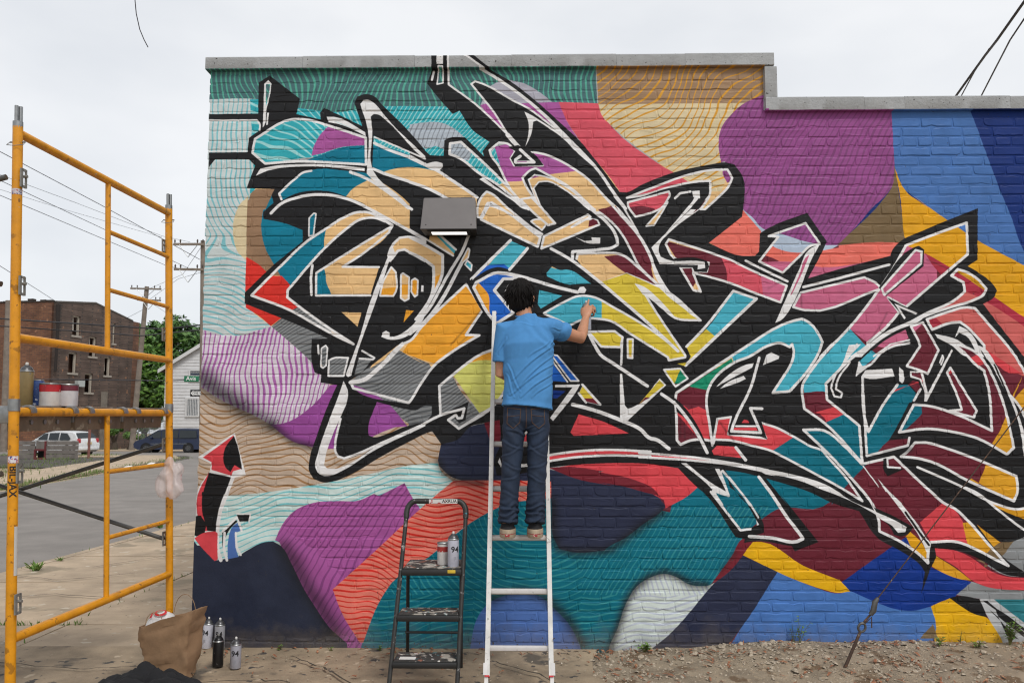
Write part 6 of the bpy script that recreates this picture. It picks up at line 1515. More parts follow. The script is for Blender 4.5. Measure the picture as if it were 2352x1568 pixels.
gp(MB().tube([g3, g3 + dirv * .03, g4 - dirv * .03, g4], [.013, .017, .016, .009], 10), 'clamp', M_STEEL)
gp(MB().tube([g4 - dirv * .02, g5, g5 + dirv * 6], .0036, 8), 'cable', M_RUST)

# ================================================================== the painter
M_SKIN = mat('skin', 'c08a6c', .55, var=.12, vs=18, bump=.1, bs=200)
_b = M_SKIN.node_tree.nodes['Principled BSDF']; _b.inputs['Subsurface Weight'].default_value = .12; _b.inputs['Subsurface Radius'].default_value = (.012, .005, .003)
M_SHIRT = mat('blue_cotton', '4a8ac3', .9, var=.07, vs=22, bump=.22, bs=420, bd=.001)
M_JEAN = mat('dark_denim', '1b2a40', .85, var=.30, vs=16, bump=.35, bs=500, bd=.001)
M_HAIR = mat('dark_brown_hair', '120e0d', .75, var=.35, vs=55)
M_SOLE = mat('cream_rubber', 'ad9b84', .7, var=.15, vs=30, spots=[('8a7c6c', 40, .62)])

M_HAIR.node_tree.nodes['Principled BSDF'].inputs['Specular IOR Level'].default_value = .22
def fold_set(lines, y):
    return [(A(a, b_, y), A(c, d, y), w_, h_) for a, b_, c, d, w_, h_ in lines]
def folds(co, no, sets):
    if no.y > .25: return 0.0
    s = 0.0
    for a, b_, w_, h_ in sets:
        ex, ez = b_.x - a.x, b_.z - a.z; L2 = ex * ex + ez * ez
        t = ((co.x - a.x) * ex + (co.z - a.z) * ez) / L2
        tc = max(0., min(1., t)); dx, dz = co.x - a.x - tc * ex, co.z - a.z - tc * ez
        bend = .006 * math.sin(tc * 5 + h_ * 900)
        d = (-(co.x - a.x) * ez + (co.z - a.z) * ex) / math.sqrt(L2) + bend if 0 <= t <= 1 else math.hypot(dx, dz)
        f_ = math.sin(math.pi * (.12 + .76 * tc))
        s += h_ * f_ * (math.exp(-(d / w_) ** 2) - .75 * math.exp(-((d - 1.7 * w_) / (1.1 * w_)) ** 2))
    return s
man = empty('person', (.07, -.70, .855), 0, 'person in a blue t-shirt and dark jeans standing on the ladder, spraying', 'person')
ORG = Vector((.07, -.70, .855))
def A(u, v, y): return at(u, v, y) - ORG
def V(p): return Vector(p)

feetL, feetR = A(1166, 1206, -.745), A(1229, 1206, -.735)
kneeL, kneeR = A(1173, 1090, -.70), A(1233, 1088, -.69)
hipL, hipR = A(1181, 985, -.625), A(1236, 982, -.62)
pelv = A(1208, 958, -.61); waist = A(1213, 905, -.60); chest = A(1213, 810, -.575); shl = A(1211, 752, -.55); neck0 = A(1207, 735, -.535); neck1 = A(1201, 706, -.515)
head = A(1199, 684, -.50)
shL, shR = A(1160, 757, -.55), A(1263, 753, -.545)
elL, wrL = A(1151, 860, -.55), A(1186, 862, -.33)
elR, wrR = A(1334, 776, -.385), A(1345, 730, -.185)
HF = Vector((.42, .90, .04)).normalized(); HS = HF.cross(Vector((0, 0, 1))).normalized(); HU = HS.cross(HF)

body = MB()
# trunk and legs under the clothes
body.tube([pelv - V((0, 0, .05)), pelv, waist, chest, shl, neck0], [.10, .13, .115, .135, .13, .055], 18, ry=[.08, .095, .085, .095, .075, .055])
for h_, k_, f_ in ((hipL, kneeL, feetL), (hipR, kneeR, feetR)):
    body.tube([h_ + V((0, 0, .05)), h_, (h_ + k_) / 2, k_, (k_ * .55 + f_ * .45), f_ + V((0, 0, .03))], [.06, .062, .056, .044, .042, .034], 14)
    body.tube([f_ + V((0, -.03, .02)), f_ + V((0, .1, .0)), f_ + V((0, .16, -.005))], [.032, .036, .024], 12, ry=[.028, .024, .014])
body.tube([neck0 - V((0, 0, .03)), neck0, neck1, head], [.060, .050, .047, .045], 16)
# head
def H(f_, s_, u_): return tuple(head + HF * f_ + HS * s_ + HU * u_)
body.ball(H(-.012, 0, .028), (.078, .088, .088), 18, 12)
body.ball(H(.022, 0, -.030), (.060, .066, .075), 16, 10)
body.ball(H(.052, 0, -.070), (.032, .034, .030), 12, 8)
body.tube([H(.088, 0, .012), H(.103, 0, -.012), H(.096, 0, -.024)], [.008, .012, .013], 8)
for sg in (-1, 1):
    body.ball(H(.045, .042 * sg, -.018), (.020, .020, .022), 10, 7)
    body.ball(H(-.004, .077 * sg, -.008), (.011, .014, .028), 10, 8); body.ball(H(-.006, .080 * sg, -.022), (.008, .009, .013), 8, 6)
body.tube([H(.080, -.022, -.052), H(.089, 0, -.050), H(.080, .022, -.052)], [.005, .008, .005], 8)
# arms
body.tube([shR, shR + (elR - shR) * .5, elR, elR + (wrR - elR) * .28, elR + (wrR - elR) * .7, wrR], [.050, .043, .036, .037, .029, .0235], 16, ry=[.050, .043, .037, .036, .026, .019])
body.tube([shL, shL + (elL - shL) * .5, elL, elL + (wrL - elL) * .3, wrL], [.050, .044, .036, .036, .024], 16)
# right hand: index raised on the nozzle, the rest closed round the can
def chain(pts_, r0, r1, n=9):
    P = [V(p) for p in pts_]; k = len(P)
    body.tube(P, [r0 + (r1 - r0) * i / (k - 1) for i in range(k)], n); body.ball(tuple(P[-1]), r1, 8, 6)
    for i in range(1, k - 1): body.ball(tuple(P[i]), (r0 + (r1 - r0) * i / (k - 1)) * 1.08, 8, 6)
kn = A(1349, 707, -.128)
canC = A(1345, 745, -.098)                                            # the can axis, on the wall side of the hand
body.tube([wrR, wrR + (kn - wrR) * .45, kn], [.024, .036, .039], 14, ry=[.018, .019, .016])
ixb = kn + V((-.012, .0, .006)); chain([ixb, A(1351, 697, -.118), A(1352, 688.5, -.106)], .0098, .0078)
chain([kn + V((.012, -.002, .003)), A(1361, 702, -.120), A(1366, 707, -.098), A(1362, 710, -.078)], .0098, .0078)
chain([kn + V((.026, -.002, -.008)), A(1366, 710, -.118), A(1367, 716, -.096), A(1360, 718, -.074)], .0094, .0074)
chain([kn + V((.032, -.002, -.024)), A(1364, 719, -.120), A(1364, 724, -.100), A(1358, 726, -.080)], .0082, .0066)
chain([wrR + (kn - wrR) * .35 + V((-.024, .004, .0)), A(1336, 716, -.125), A(1336, 709, -.105)], .0115, .0085)
# left hand closed on the ladder rail
dl = (wrL - elL).normalized(); pl_ = wrL + dl * .045
body.tube([wrL, pl_, pl_ + dl * .03], [.022, .034, .034], 12, ry=[.018, .016, .015])
for q, of in enumerate((-.026, -.009, .009, .025)):
    b_ = pl_ + dl * .03 + V((0, 0, -of)); chain([b_, b_ + dl * .030 + V((-.008, 0, 0)), b_ + dl * .034 + V((-.034, 0, 0)), b_ + dl * .012 + V((-.045, 0, 0))], .0090, .0072)
chain([wrL + dl * .02 + V((0, 0, .024)), pl_ + V((-.02, .01, .038)), pl_ + dl * .02 + V((-.04, 0, .03))], .011, .0085)
remeshed('body', body, .0052, 3, M_SKIN, man)
for sg in (-1, 1):
    e = MB().ball(H(.069, .030 * sg, .002), .0115, 10, 8); e.build('eye', mat('eye_white', 'e6e2de', .3), man, True)

# jeans
jn = MB()
for h_, k_, f_, ox in ((hipL, kneeL, feetL, -1), (hipR, kneeR, feetR, 1)):
    P = [h_ + V((ox * -.010, 0, .075)), h_ + V((ox * .002, 0, .01)), h_ * .55 + k_ * .45, k_, k_ * .6 + f_ * .4, k_ * .25 + f_ * .75, f_ + V((0, -.006, .012))]
    jn.tube(P, [.068, .069, .063, .056, .054, .057, .058], 22, ry=[.086, .086, .072, .064, .062, .066, .070])
jn.tube([pelv + V((0, 0, -.075)), pelv + V((0, 0, -.02)), pelv + V((.002, 0, .05)), pelv + V((.004, 0, .10))], [.110, .138, .136, .128], 26, ry=[.072, .100, .092, .080])
for sg in (-1, 1): jn.ball(tuple(pelv + V((sg * .062, -.046, -.045))), (.062, .048, .074), 14, 10)
JF = fold_set([(1152, 1012, 1204, 1034, .006, .006), (1152, 1050, 1198, 1026, .006, .006), (1154, 1064, 1196, 1078, .006, .005), (1153, 1104, 1192, 1090, .006, .005), (1153, 1128, 1190, 1140, .007, .004),
    (1210, 1036, 1262, 1014, .006, .006), (1212, 1028, 1258, 1050, .006, .005), (1212, 1078, 1256, 1062, .006, .005), (1212, 1092, 1254, 1108, .006, .005), (1212, 1140, 1252, 1126, .006, .004),
    (1206, 1000, 1164, 984, .006, .006), (1206, 1000, 1252, 986, .006, .006), (1206, 988, 1176, 966, .005, .004), (1207, 990, 1242, 968, .005, .004),
    (1152, 1160, 1198, 1172, .006, .008), (1152, 1180, 1198, 1170, .006, .008), (1152, 1188, 1198, 1194, .005, .007), (1206, 1166, 1252, 1156, .006, .008), (1206, 1170, 1252, 1182, .006, .008), (1206, 1192, 1252, 1186, .005, .007)], -.70)
def denim(co, no):
    z_ = co.z
    a = 0.
    for f_, k_ in ((feetL, kneeL), (feetR, kneeR)):
        if abs(co.x - (f_.x + k_.x) / 2) < .085:
            w_ = math.exp(-((z_ - f_.z - .075) / .065) ** 2)                # stacked folds over the shoes
            a += w_ * .0085 * math.sin(z_ * 185 + 3.0 * math.sin(co.x * 40 + co.y * 30) + 2.2 * noise.noise(co * 13))
            w2 = math.exp(-((z_ - k_.z) / .10) ** 2)
            a += w2 * .0035 * math.sin((z_ * 85 + co.x * 55) + 2.5 * noise.noise(co * 9))
    w3 = math.exp(-((z_ - hipL.z + .05) / .07) ** 2)
    a += w3 * .0050 * math.sin((z_ * 70 - abs(co.x - pelv.x) * 75) + 2 * noise.noise(co * 8))
    a += .0025 * noise.noise(co * 14) + .0030 * (.4 - abs(noise.noise((co.x * 26, co.y * 26, co.z * 11)))) + .0016 * noise.noise(co * 45)
    return co + no * (a * .6 + folds(co, no, JF))
remeshed('jeans', jn, .0055, 5, M_JEAN, man, denim)
jeans_o = man.children[-1]
# seams, pockets, belt
M_THR = mat('seam_thread', '6a4a30', .8, var=.2)
def surf(me, x, z_):
    """depth of the back of the jeans at (x, z)"""
    best = min((v.co for v in me.vertices if v.co.y < pelv.y), key=lambda c: (c.x - x) ** 2 + (c.z - z_) ** 2)
    return best.y
JV = jeans_o.data
def on_back(pts_, wd, name, m_):
    P = [V((pelv.x + x, surf(JV, pelv.x + x, pelv.z + z_) - .0016, pelv.z + z_)) for x, z_ in pts_]
    s = MB().tube(P, wd, 5); return s.build(name, m_, man, True)
def dense(pts_, n=7):
    o = []
    for a, b_ in zip(pts_, pts_[1:]): o += [(a[0] + (b_[0] - a[0]) * i / n, a[1] + (b_[1] - a[1]) * i / n) for i in range(n)]
    return o + [pts_[-1]]
for sg in (-1, 1):
    on_back(dense([(sg * .030, .048), (sg * .108, .055), (sg * .112, -.035), (sg * .075, -.065), (sg * .036, -.03), (sg * .030, .048)]), .0016, 'pocket_seam', M_THR)
    on_back(dense([(sg * .036, .012), (sg * .110, .004)]), .0013, 'pocket_seam', M_THR)
on_back(dense([(0.0, .085), (.002, .0), (.0, -.075)]), .0016, 'back_seam', M_THR)
on_back(dense([(-.12, .078), (0, .064), (.12, .078)]), .0016, 'yoke_seam', M_THR)

# t-shirt
sh = MB()
hem = pelv + V((.006, 0, .055))
sh.tube([hem, hem * .6 + waist * .4, waist + V((.002, -.004, .03)), chest + V((0, -.004, -.05)), chest + V((0, -.004, .04)), shl + V((0, -.002, -.008)), shl + V((0, 0, .026)), neck0 + V((0, 0, .012))],
        [.158, .152, .148, .152, .160, .152, .110, .066], 30, ry=[.112, .106, .102, .108, .108, .086, .068, .058])
dR = (elR - shR).normalized(); dL = (elL - shL).normalized()
sh.tube([shR - V((.06, 0, -.004)), shR, shR + (elR - shR) * .30, shR + (elR - shR) * .50], [.060, .068, .064, .062], 22, ry=[.055, .060, .060, .060])
sh.tube([shL + V((.06, 0, .0)), shL, shL + dL * .10, shL + dL * .20], [.055, .062, .064, .066], 22, ry=[.058, .064, .062, .060])
SF = fold_set([(1268, 792, 1176, 872, .0055, .0060), (1272, 812, 1186, 892, .0055, .0060), (1274, 832, 1170, 906, .0055, .0065), (1274, 852, 1196, 912, .005, .0055), (1272, 872, 1222, 914, .005, .0045),
    (1262, 782, 1214, 822, .005, .0040), (1164, 836, 1196, 900, .005, .0045), (1162, 858, 1182, 912, .005, .0040), (1284, 760, 1262, 800, .0045, .0050), (1294, 768, 1270, 778, .004, .0045), (1292, 752, 1266, 752, .004, .0040),
    (1162, 772, 1146, 812, .0045, .0045), (1156, 762, 1140, 806, .004, .0035), (1180, 740, 1232, 746, .005, .0035), (1196, 728, 1216, 734, .004, .0030)], -.66)
def cotton(co, no):
    t = (co.z - hem.z) / (shl.z - hem.z)
    # diagonal pulls from the raised right arm down to the left hip
    q_ = (co.z - shR.z) * .62 + (co.x - shR.x) * -.78
    w_ = math.exp(-((t - .42) / .36) ** 2)
    a = .0035 * w_ * math.sin(q_ * 74 + 2.6 * noise.noise(co * 5.5) + co.x * 9)
    a += .0055 * math.exp(-((t - .12) / .18) ** 2) * math.sin(co.x * 62 + 3 * noise.noise(co * 7))
    a += .009 * math.exp(-(((co - shR).length - .10) / .07) ** 2) * math.sin((co - shR).length * 120 + 3 * noise.noise(co * 12))
    al = (co.x - shR.x) * .62 + (co.z - shR.z) * .78
    a += .0155 * (.40 - abs(noise.noise((q_ * 12, al * 3.6, co.y * 4)))) * (.35 + .65 * math.exp(-((t - .35) / .35) ** 2))
    a += .0045 * noise.noise(co * 10) + .0014 * noise.noise(co * 38)
    return co + no * (a * .45 + folds(co, no, SF))
remeshed('t_shirt', sh, .0048, 6, M_SHIRT, man, cotton)
cr = MB().tube([neck0 + V((.058 * math.cos(a), .052 * math.sin(a) , .022 + .006 * math.sin(a))) for a in [R(t) for t in range(0, 361, 15)]], .0052, 8)
cr.build('collar', M_SHIRT, man, True)

# shoes
for f_, lab in ((feetL, 0), (feetR, 1)):
    e = empty('shoe', (0, 0, 0), parent=man)
    s = MB()
    zs = 0.0
    def sole_ring(zz_, k, dx=0):
        out = []
        for q_ in range(24):
            a = 2 * math.pi * q_ / 24; y_ = math.sin(a); x_ = math.cos(a)
            ln = .145 if y_ > 0 else .095
            out.append((f_.x + x_ * (.047 - .010 * max(0, y_) ** 2) * k, f_.y + .02 + y_ * ln * k, zz_))
        return out
    def rings(mb, lst):
        b0 = len(mb.v)
        for r_ in lst: mb.v += r_
        n_ = 24
        for i in range(len(lst) - 1):
            for q_ in range(n_): z0_ = b0 + i * n_; mb.f.append((z0_ + q_, z0_ + (q_ + 1) % n_, z0_ + n_ + (q_ + 1) % n_, z0_ + n_ + q_))
        mb.f.append(tuple(b0 + q_ for q_ in range(n_))[::-1]); mb.f.append(tuple(b0 + (len(lst) - 1) * n_ + q_ for q_ in range(n_)))
    so = MB(); rings(so, [sole_ring(.0005, .97), sole_ring(.004, 1.0), sole_ring(.044, 1.0), sole_ring(.050, .96)]); so.build('sole', M_SOLE, e, 35)
    st_ = MB(); rings(st_, [sole_ring(.022, 1.006), sole_ring(.0255, 1.006)]); st_.build('foxing_stripe', mat('stripe_red', '9c3a3c', .6), e, 35)
    up = MB(); rings(up, [sole_ring(.046, .95), sole_ring(.052, .93), [(x, f_.y + .02 + (y - f_.y - .02) * .78 - .012, .062) for x, y, z_ in sole_ring(0, .86)], [(x, f_.y - .01 + (y - f_.y - .02) * .5, .082) for x, y, z_ in sole_ring(0, .78)]]); up.build('upper', mat('black_canvas', '1d1c1f', .9, var=.2), e, 40)
    MB().box((f_.x, f_.y - .0762, .017), (.026, .002, .013), bev=.0009).build('heel_tab', mat('heel_red', 'a8383c', .6, var=.2, vs=120, spots=[('d8ccc0', 150, .55)]), e)

# hair: a cap of mass with loose locks
hr = MB()
hr.ball(H(-.022, 0, .026), (.084, .086, .084), 20, 14)
hr.ball(H(-.040, 0, -.026), (.070, .066, .070), 18, 12)
hr.ball(H(.016, 0, .058), (.070, .068, .048), 16, 10)
for sg in (-1, 1): hr.ball(H(.004, .060 * sg, .008), (.034, .024, .046), 14, 10)
for k in range(210):
    a = random.uniform(0, 2 * math.pi); b_ = random.uniform(.0, 1.25)
    f0, s0, u0 = -.018 + .076 * math.sin(b_) * math.cos(a), .076 * math.sin(b_) * math.sin(a), .036 + .080 * math.cos(b_)
    if f0 > .05 and u0 < .06: continue
    P = []; f1, s1, u1 = f0, s0, u0
    ln = random.uniform(.04, .085) / 5
    for q_ in range(6):
        P.append(H(f1, s1, u1))
        d = math.hypot(f1 + .025, s1) + 1e-6
        out = .50 if u1 > .03 else .10
        f1 += (f1 + .025) / d * ln * out + random.gauss(0, .0018); s1 += s1 / d * ln * out + random.gauss(0, .0022); u1 -= ln * (.30 + .85 * (d / .1))
        if u1 < -.085: break
    if len(P) > 3: hr.tube(P, [.0085 * (1 - .82 * i / (len(P) - 1)) for i in range(len(P))], 6)
def strands(co, no):
    r_ = co - head
    an = math.atan2(r_.dot(HS), -r_.dot(HF))
    return co + no * (.0075 * noise.noise((an * 7, r_.z * 16, 1)) + .0050 * noise.noise((an * 19, r_.z * 22, 7)))
remeshed('hair', hr, .0046, 1, M_HAIR, man, strands)

lk = MB(); rn = random.Random(4)
for k in range(460):
    a = rn.uniform(0, 2 * math.pi); b_ = math.acos(rn.uniform(-.62, 1))
    d = HF * (math.sin(b_) * math.cos(a)) + HS * (math.sin(b_) * math.sin(a)) + HU * math.cos(b_)
    if d.dot(HF) > .55 and d.dot(HU) < .45: continue
    c = head + HF * -.022 + HU * .012
    p = c + Vector((d.x * .085, d.y * .088, d.z * .090))
    tg = (HU * -1 + d * d.dot(HU)); tg = tg.normalized() if tg.length > .2 else (HS * rn.uniform(-1, 1) + HF * rn.uniform(-1, .3)).normalized()
    tg = (tg + HS * rn.gauss(0, .35) + HF * rn.gauss(0, .25)).normalized(); P = []
    for q_ in range(5):
        P.append(p.copy()); p = p + tg * rn.uniform(.008, .014) + d * (.0024 - .0010 * q_); tg = (tg + V((rn.gauss(0, .12), rn.gauss(0, .12), -.12))).normalized()
    lk.tube(P, [.0026, .0032, .0026, .0014, .0003], 5)
lk.build('locks', M_HAIR, man.children[-1], True)
# the can in the hand
cpos = canC + ORG
cn = spray_can('spray_can', (cpos.x + .006, cpos.y, at(1350, 693, -.1).z - .188), 'b4b9cc', 'spray can held upright in the raised hand of the painter', None, None, hgt=.160, r=.0315, dome='8f9090')

# ================================================================== plants at the wall
M_LEAF = mat('weed_leaf', '6a8c3a', .6, var=.35, vs=30)
M_STEM = mat('weed_stem', '6b6a3a', .7, var=.25)
def leaf_poly(mb, base, d, nrm, l, w_):
    d = Vector(d).normalized(); sd = d.cross(Vector(nrm)).normalized(); up = sd.cross(d)
    b0 = Vector(base)
    mb.add([b0, b0 + d * l * .35 + sd * w_ + up * l * .06, b0 + d * l * .75 + sd * w_ * .7 + up * l * .02, b0 + d * l - up * l * .08, b0 + d * l * .75 - sd * w_ * .7 + up * l * .02, b0 + d * l * .35 - sd * w_ + up * l * .06, b0 + d * l * .5 - up * l * .02],
           [(0, 1, 6), (1, 2, 6), (2, 3, 6), (3, 4, 6), (4, 5, 6), (5, 0, 6)])
def weed(u, v, y, label, stems, h, leaf, spread, group='weeds along the wall', name='weed'):
    p = at(u, v, y); base = Vector((p.x, y, berm(p.x, y) if p.x > .4 else .02))
    t = empty(name, base, 0, label, 'weed', group)
    st, lf = MB(), MB()
    for k in range(stems):
        a = random.uniform(0, 6.3); hh = h * random.uniform(.55, 1.0); q_ = spread * random.uniform(.2, 1)
        tip = Vector((math.cos(a) * q_, -abs(math.sin(a)) * q_ * .5, hh)); mid = tip * .5 + Vector((0, 0, hh * .12))
        st.tube([(0, 0, -.01), mid, tip], [.0022, .0016, .0008], 5)
        nl = max(3, int(hh / .022))
        for i in range(nl):
            f_ = .25 + .75 * i / nl; pp = mid * (2 * f_ * (1 - f_)) * 2 * .5 + tip * f_ * f_ + Vector((0, 0, 0))
            aa = random.uniform(0, 6.3); leaf_poly(lf, pp, (math.cos(aa), math.sin(aa), random.uniform(-.1, .7)), (0, 0, 1), leaf * random.uniform(.6, 1.1), leaf * .22)
    st.build('stem', M_STEM, t, fix=False); lf.build('foliage', M_LEAF, t, fix=False)
    return t
random.seed(21)
weed(1481, 1486, -.06, 'low bright green weed at the foot of the white painted patch', 9, .07, .045, .05)
weed(1836, 1466, -.05, 'tall thin weed leaning against the blue painted bricks', 4, .20, .030, .09)
weed(1822, 1440, -.03, 'small sparse weed beside the tall thin one on the blue bricks', 3, .12, .022, .05)
weed(2157, 1474, -.10, 'small weed right of the guy wire anchor, under the brown patch', 6, .07, .035, .04)
weed(2205, 1462, -.05, 'slender weed on the edge of the blue and brown paint', 3, .10, .022, .05)
weed(2318, 1466, -.06, 'bushy dark weed at the far right under the yellow paint', 13, .19, .034, .11)
weed(2245, 1475, -.12, 'flat weed between the slender and the bushy one', 7, .05, .030, .06)
weed(640, 1484, -.04, 'tiny weed at the foot of the dark blue corner', 4, .05, .022, .03)
weed(872, 1490, -.04, 'tiny weed left of the step ladder legs', 5, .05, .022, .04)
weed(760, 1487, -.05, 'dry little weed below the purple paint', 3, .04, .02, .03)
def pweed(u, v, z_, label, h, n):
    d = _FW + _RT * ((u - 1176) / 1960.0) + _UP * ((784 - v) / 1960.0)
    tt = (SLOPE * 5.75 - 1.55) / (d.z + SLOPE * d.y); p = EYE + d * tt
    t = empty('weed', (p.x, p.y, gz(p.y)), 0, label, 'weed', 'weeds along the kerb')
    lf = MB()
    for k in range(n):
        a = random.uniform(0, 6.3); leaf_poly(lf, (random.gauss(0, h * .15), random.gauss(0, h * .15), 0), (math.cos(a), math.sin(a), random.uniform(.4, 2)), (0, 0, 1), h * random.uniform(.5, 1.1), h * .09)
    lf.build('foliage', M_LEAF, t, fix=False)
pweed(84, 1310, 0, 'leafy weed in the kerb between the two scaffold posts, left', .13, 26)
pweed(138, 1288, 0, 'small weed in the kerb right of the leafy one', .07, 14)
pweed(369, 1213, 0, 'weed in the kerb just left of the far scaffold post', .13, 18)
pweed(271, 1376, 0, 'weed at the crossing of the pavement cracks', .06, 14)

# ================================================================== the street behind
def brickwork(name, c1, c2, mort, sc):
    m = bpy.data.materials.new(name); m.use_nodes = True; N, L = m.node_tree.nodes, m.node_tree.links; b = N['Principled BSDF']
    tc = N.new('ShaderNodeTexCoord'); mp = N.new('ShaderNodeMapping'); mp.inputs['Rotation'].default_value = (R(90), 0, 0); L.new(tc.outputs['Object'], mp.inputs[0])
    br = N.new('ShaderNodeTexBrick'); br.inputs['Scale'].default_value = sc; br.inputs['Color1'].default_value = (*lin(c1, .92), 1); br.inputs['Color2'].default_value = (*lin(c2, .92), 1); br.inputs['Mortar'].default_value = (*lin(mort, .92), 1)
    br.inputs['Mortar Size'].default_value = .018; br.inputs['Brick Width'].default_value = .5; br.inputs['Row Height'].default_value = .17; br.inputs['Bias'].default_value = -.1
    L.new(mp.outputs[0], br.inputs['Vector'])
    nz = N.new('ShaderNodeTexNoise'); nz.inputs['Scale'].default_value = .9; nz.inputs['Detail'].default_value = 8; L.new(tc.outputs['Object'], nz.inputs['Vector'])
    mr = N.new('ShaderNodeMapRange'); mr.inputs[1].default_value = .3; mr.inputs[2].default_value = .7; mr.inputs[3].default_value = .65; mr.inputs[4].default_value = 1.2; L.new(nz.outputs['Fac'], mr.inputs[0])
    sc_ = N.new('ShaderNodeVectorMath'); sc_.operation = 'SCALE'; L.new(br.outputs[0], sc_.inputs[0]); L.new(mr.outputs[0], sc_.inputs['Scale']); n5 = N.new('ShaderNodeTexNoise'); n5.inputs['Scale'].default_value = 2.6; n5.inputs['Detail'].default_value = 2; L.new(tc.outputs['Object'], n5.inputs['Vector'])
    m5 = N.new('ShaderNodeMapRange'); m5.inputs[1].default_value = .68; m5.inputs[2].default_value = .72; L.new(n5.outputs['Fac'], m5.inputs[0])
    x5 = N.new('ShaderNodeMix'); x5.data_type = 'RGBA'; L.new(m5.outputs[0], x5.inputs[0]); L.new(sc_.outputs[0], x5.inputs[6]); x5.inputs[7].default_value = (*lin('a07458', .9), 1); L.new(x5.outputs[2], b.inputs['Base Color'])
    bp = N.new('ShaderNodeBump'); bp.inputs['Strength'].default_value = .5; bp.inputs['Distance'].default_value = .03; L.new(br.outputs['Fac'], bp.inputs['Height']); bp.invert = True; L.new(bp.outputs[0], b.inputs['Normal'])
    b.inputs['Roughness'].default_value = .9; return m
M_BR1 = brickwork('dark_brickwork', '5b4b43', '6f5d53', '4c443f', 1.1)
M_BR2 = brickwork('brown_brickwork', '704a38', '8c6045', '5a4c42', 1.1)
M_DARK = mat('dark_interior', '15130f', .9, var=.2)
M_STONE = mat('window_stone', 'a8a096', .85, var=.2)

# ---- burnt-out brick block
def facade_pt(u, v, yfun):
    y = yfun(u); return at(u, v, y)
ab = empty('derelict_building', (-36, 66, -1.2), 0, 'derelict three-storey dark brick block with gaping windows', 'building')
AO = Vector((-36, 66, -1.2))
def apart(mb, name, m_, parent=ab, sm=False):
    mb.v = [tuple(Vector(v) - AO) for v in mb.v]; return mb.build(name, m_, parent, sm)
cA = at(120, 940, 64.0); cB = at(299, 940, 74.0); cL = at(-260, 940, 66.0)
ztop = at(120, 694, 64.0).z; zb = -1.6
dAB = (Vector((cB.x, cB.y, 0)) - Vector((cA.x, cA.y, 0))); LAB = dAB.length; eAB = dAB / LAB; nAB = Vector((eAB.y, -eAB.x, 0))
back = -nAB * 14
def AB(s_, z_, off=0.0): return Vector((cA.x, cA.y, 0)) + eAB * s_ + nAB * off + Vector((0, 0, z_))
def u2s(u):                       # screen column -> distance along the facade
    lo, hi = -30., LAB + 10
    for _ in range(50):
        m = (lo + hi) / 2; q = AB(m, 3); w_ = q - EYE; uu = 1176 + 1960 * w_.dot(_RT) / w_.dot(_FW)
        if uu < u: lo = m
        else: hi = m
    return lo
def v2z(s_, v):
    q = AB(s_, 0); w0 = q - EYE
    lo, hi = -5., 30.
    for _ in range(50):
        m = (lo + hi) / 2; w_ = AB(s_, m) - EYE; vv = 784 - 1960 * w_.dot(_UP) / w_.dot(_FW)
        if vv > v: lo = m
        else: hi = m
    return lo
def z2(c): return 650 + c / 3.136
zx = lambda c: (c / 3.136) * .9408
zy = lambda c: (650 + c / 3.136) * .9408
wins = [(530, 590, 380, 530), (665, 720, 540, 690), (512, 575, 660, 815), (788, 835, 693, 835), (643, 703, 820, 965), (842, 862, 435, 590)]
rects = []
for x0, x1, y0, y1 in wins:
    s0, s1 = u2s(zx(x0)), u2s(zx(x1)); sm = (s0 + s1) / 2; rects.append((s0, s1, v2z(sm, zy(y1)), v2z(sm, zy(y0))))
s0, s1 = u2s(zx(772)), u2s(zx(820)); sm = (s0 + s1) / 2; door = (s0, s1, zb, v2z(sm, zy(960))); 
# facade built as strips between openings
cuts = sorted(set([0, LAB] + [r_[0] for r_ in rects] + [r_[1] for r_ in rects] + [door[0], door[1]]))
prof = [(0, v2z(0, zy(282))), (u2s(zx(710)), v2z(u2s(zx(710)), zy(292))), (u2s(zx(800)), v2z(u2s(zx(800)), zy(335))), (LAB, v2z(LAB, zy(428)))]
def ztop_at(s_):
    for (a, za), (b_, zb_) in zip(prof, prof[1:]):
        if a <= s_ <= b_: return za + (zb_ - za) * (s_ - a) / (b_ - a)
    return prof[-1][1]
cuts = sorted(set(cuts + [p[0] for p in prof])); 
fac = MB()
def slab_(mb, a, b_, z0, z1a, z1b, d=.4):
    vs = [AB(a, z0), AB(b_, z0), AB(b_, z1b), AB(a, z1a), AB(a, z0, -d), AB(b_, z0, -d), AB(b_, z1b, -d), AB(a, z1a, -d)]
    mb.add(vs, [(0, 1, 2, 3), (4, 7, 6, 5), (0, 4, 5, 1), (3, 2, 6, 7), (0, 3, 7, 4), (1, 5, 6, 2)])
for a, b_ in zip(cuts, cuts[1:]):
    if b_ - a < .02: continue
    m = (a + b_) / 2; holes = sorted([(r_[2], r_[3]) for r_ in rects if r_[0] <= m <= r_[1]])
    z_ = zb
    for h0, h1 in holes: slab_(fac, a, b_, z_, h0, h0); z_ = h1
    slab_(fac, a, b_, z_, ztop_at(a), ztop_at(b_))
M1 = apart(fac, 'street_wall', M_BR1)
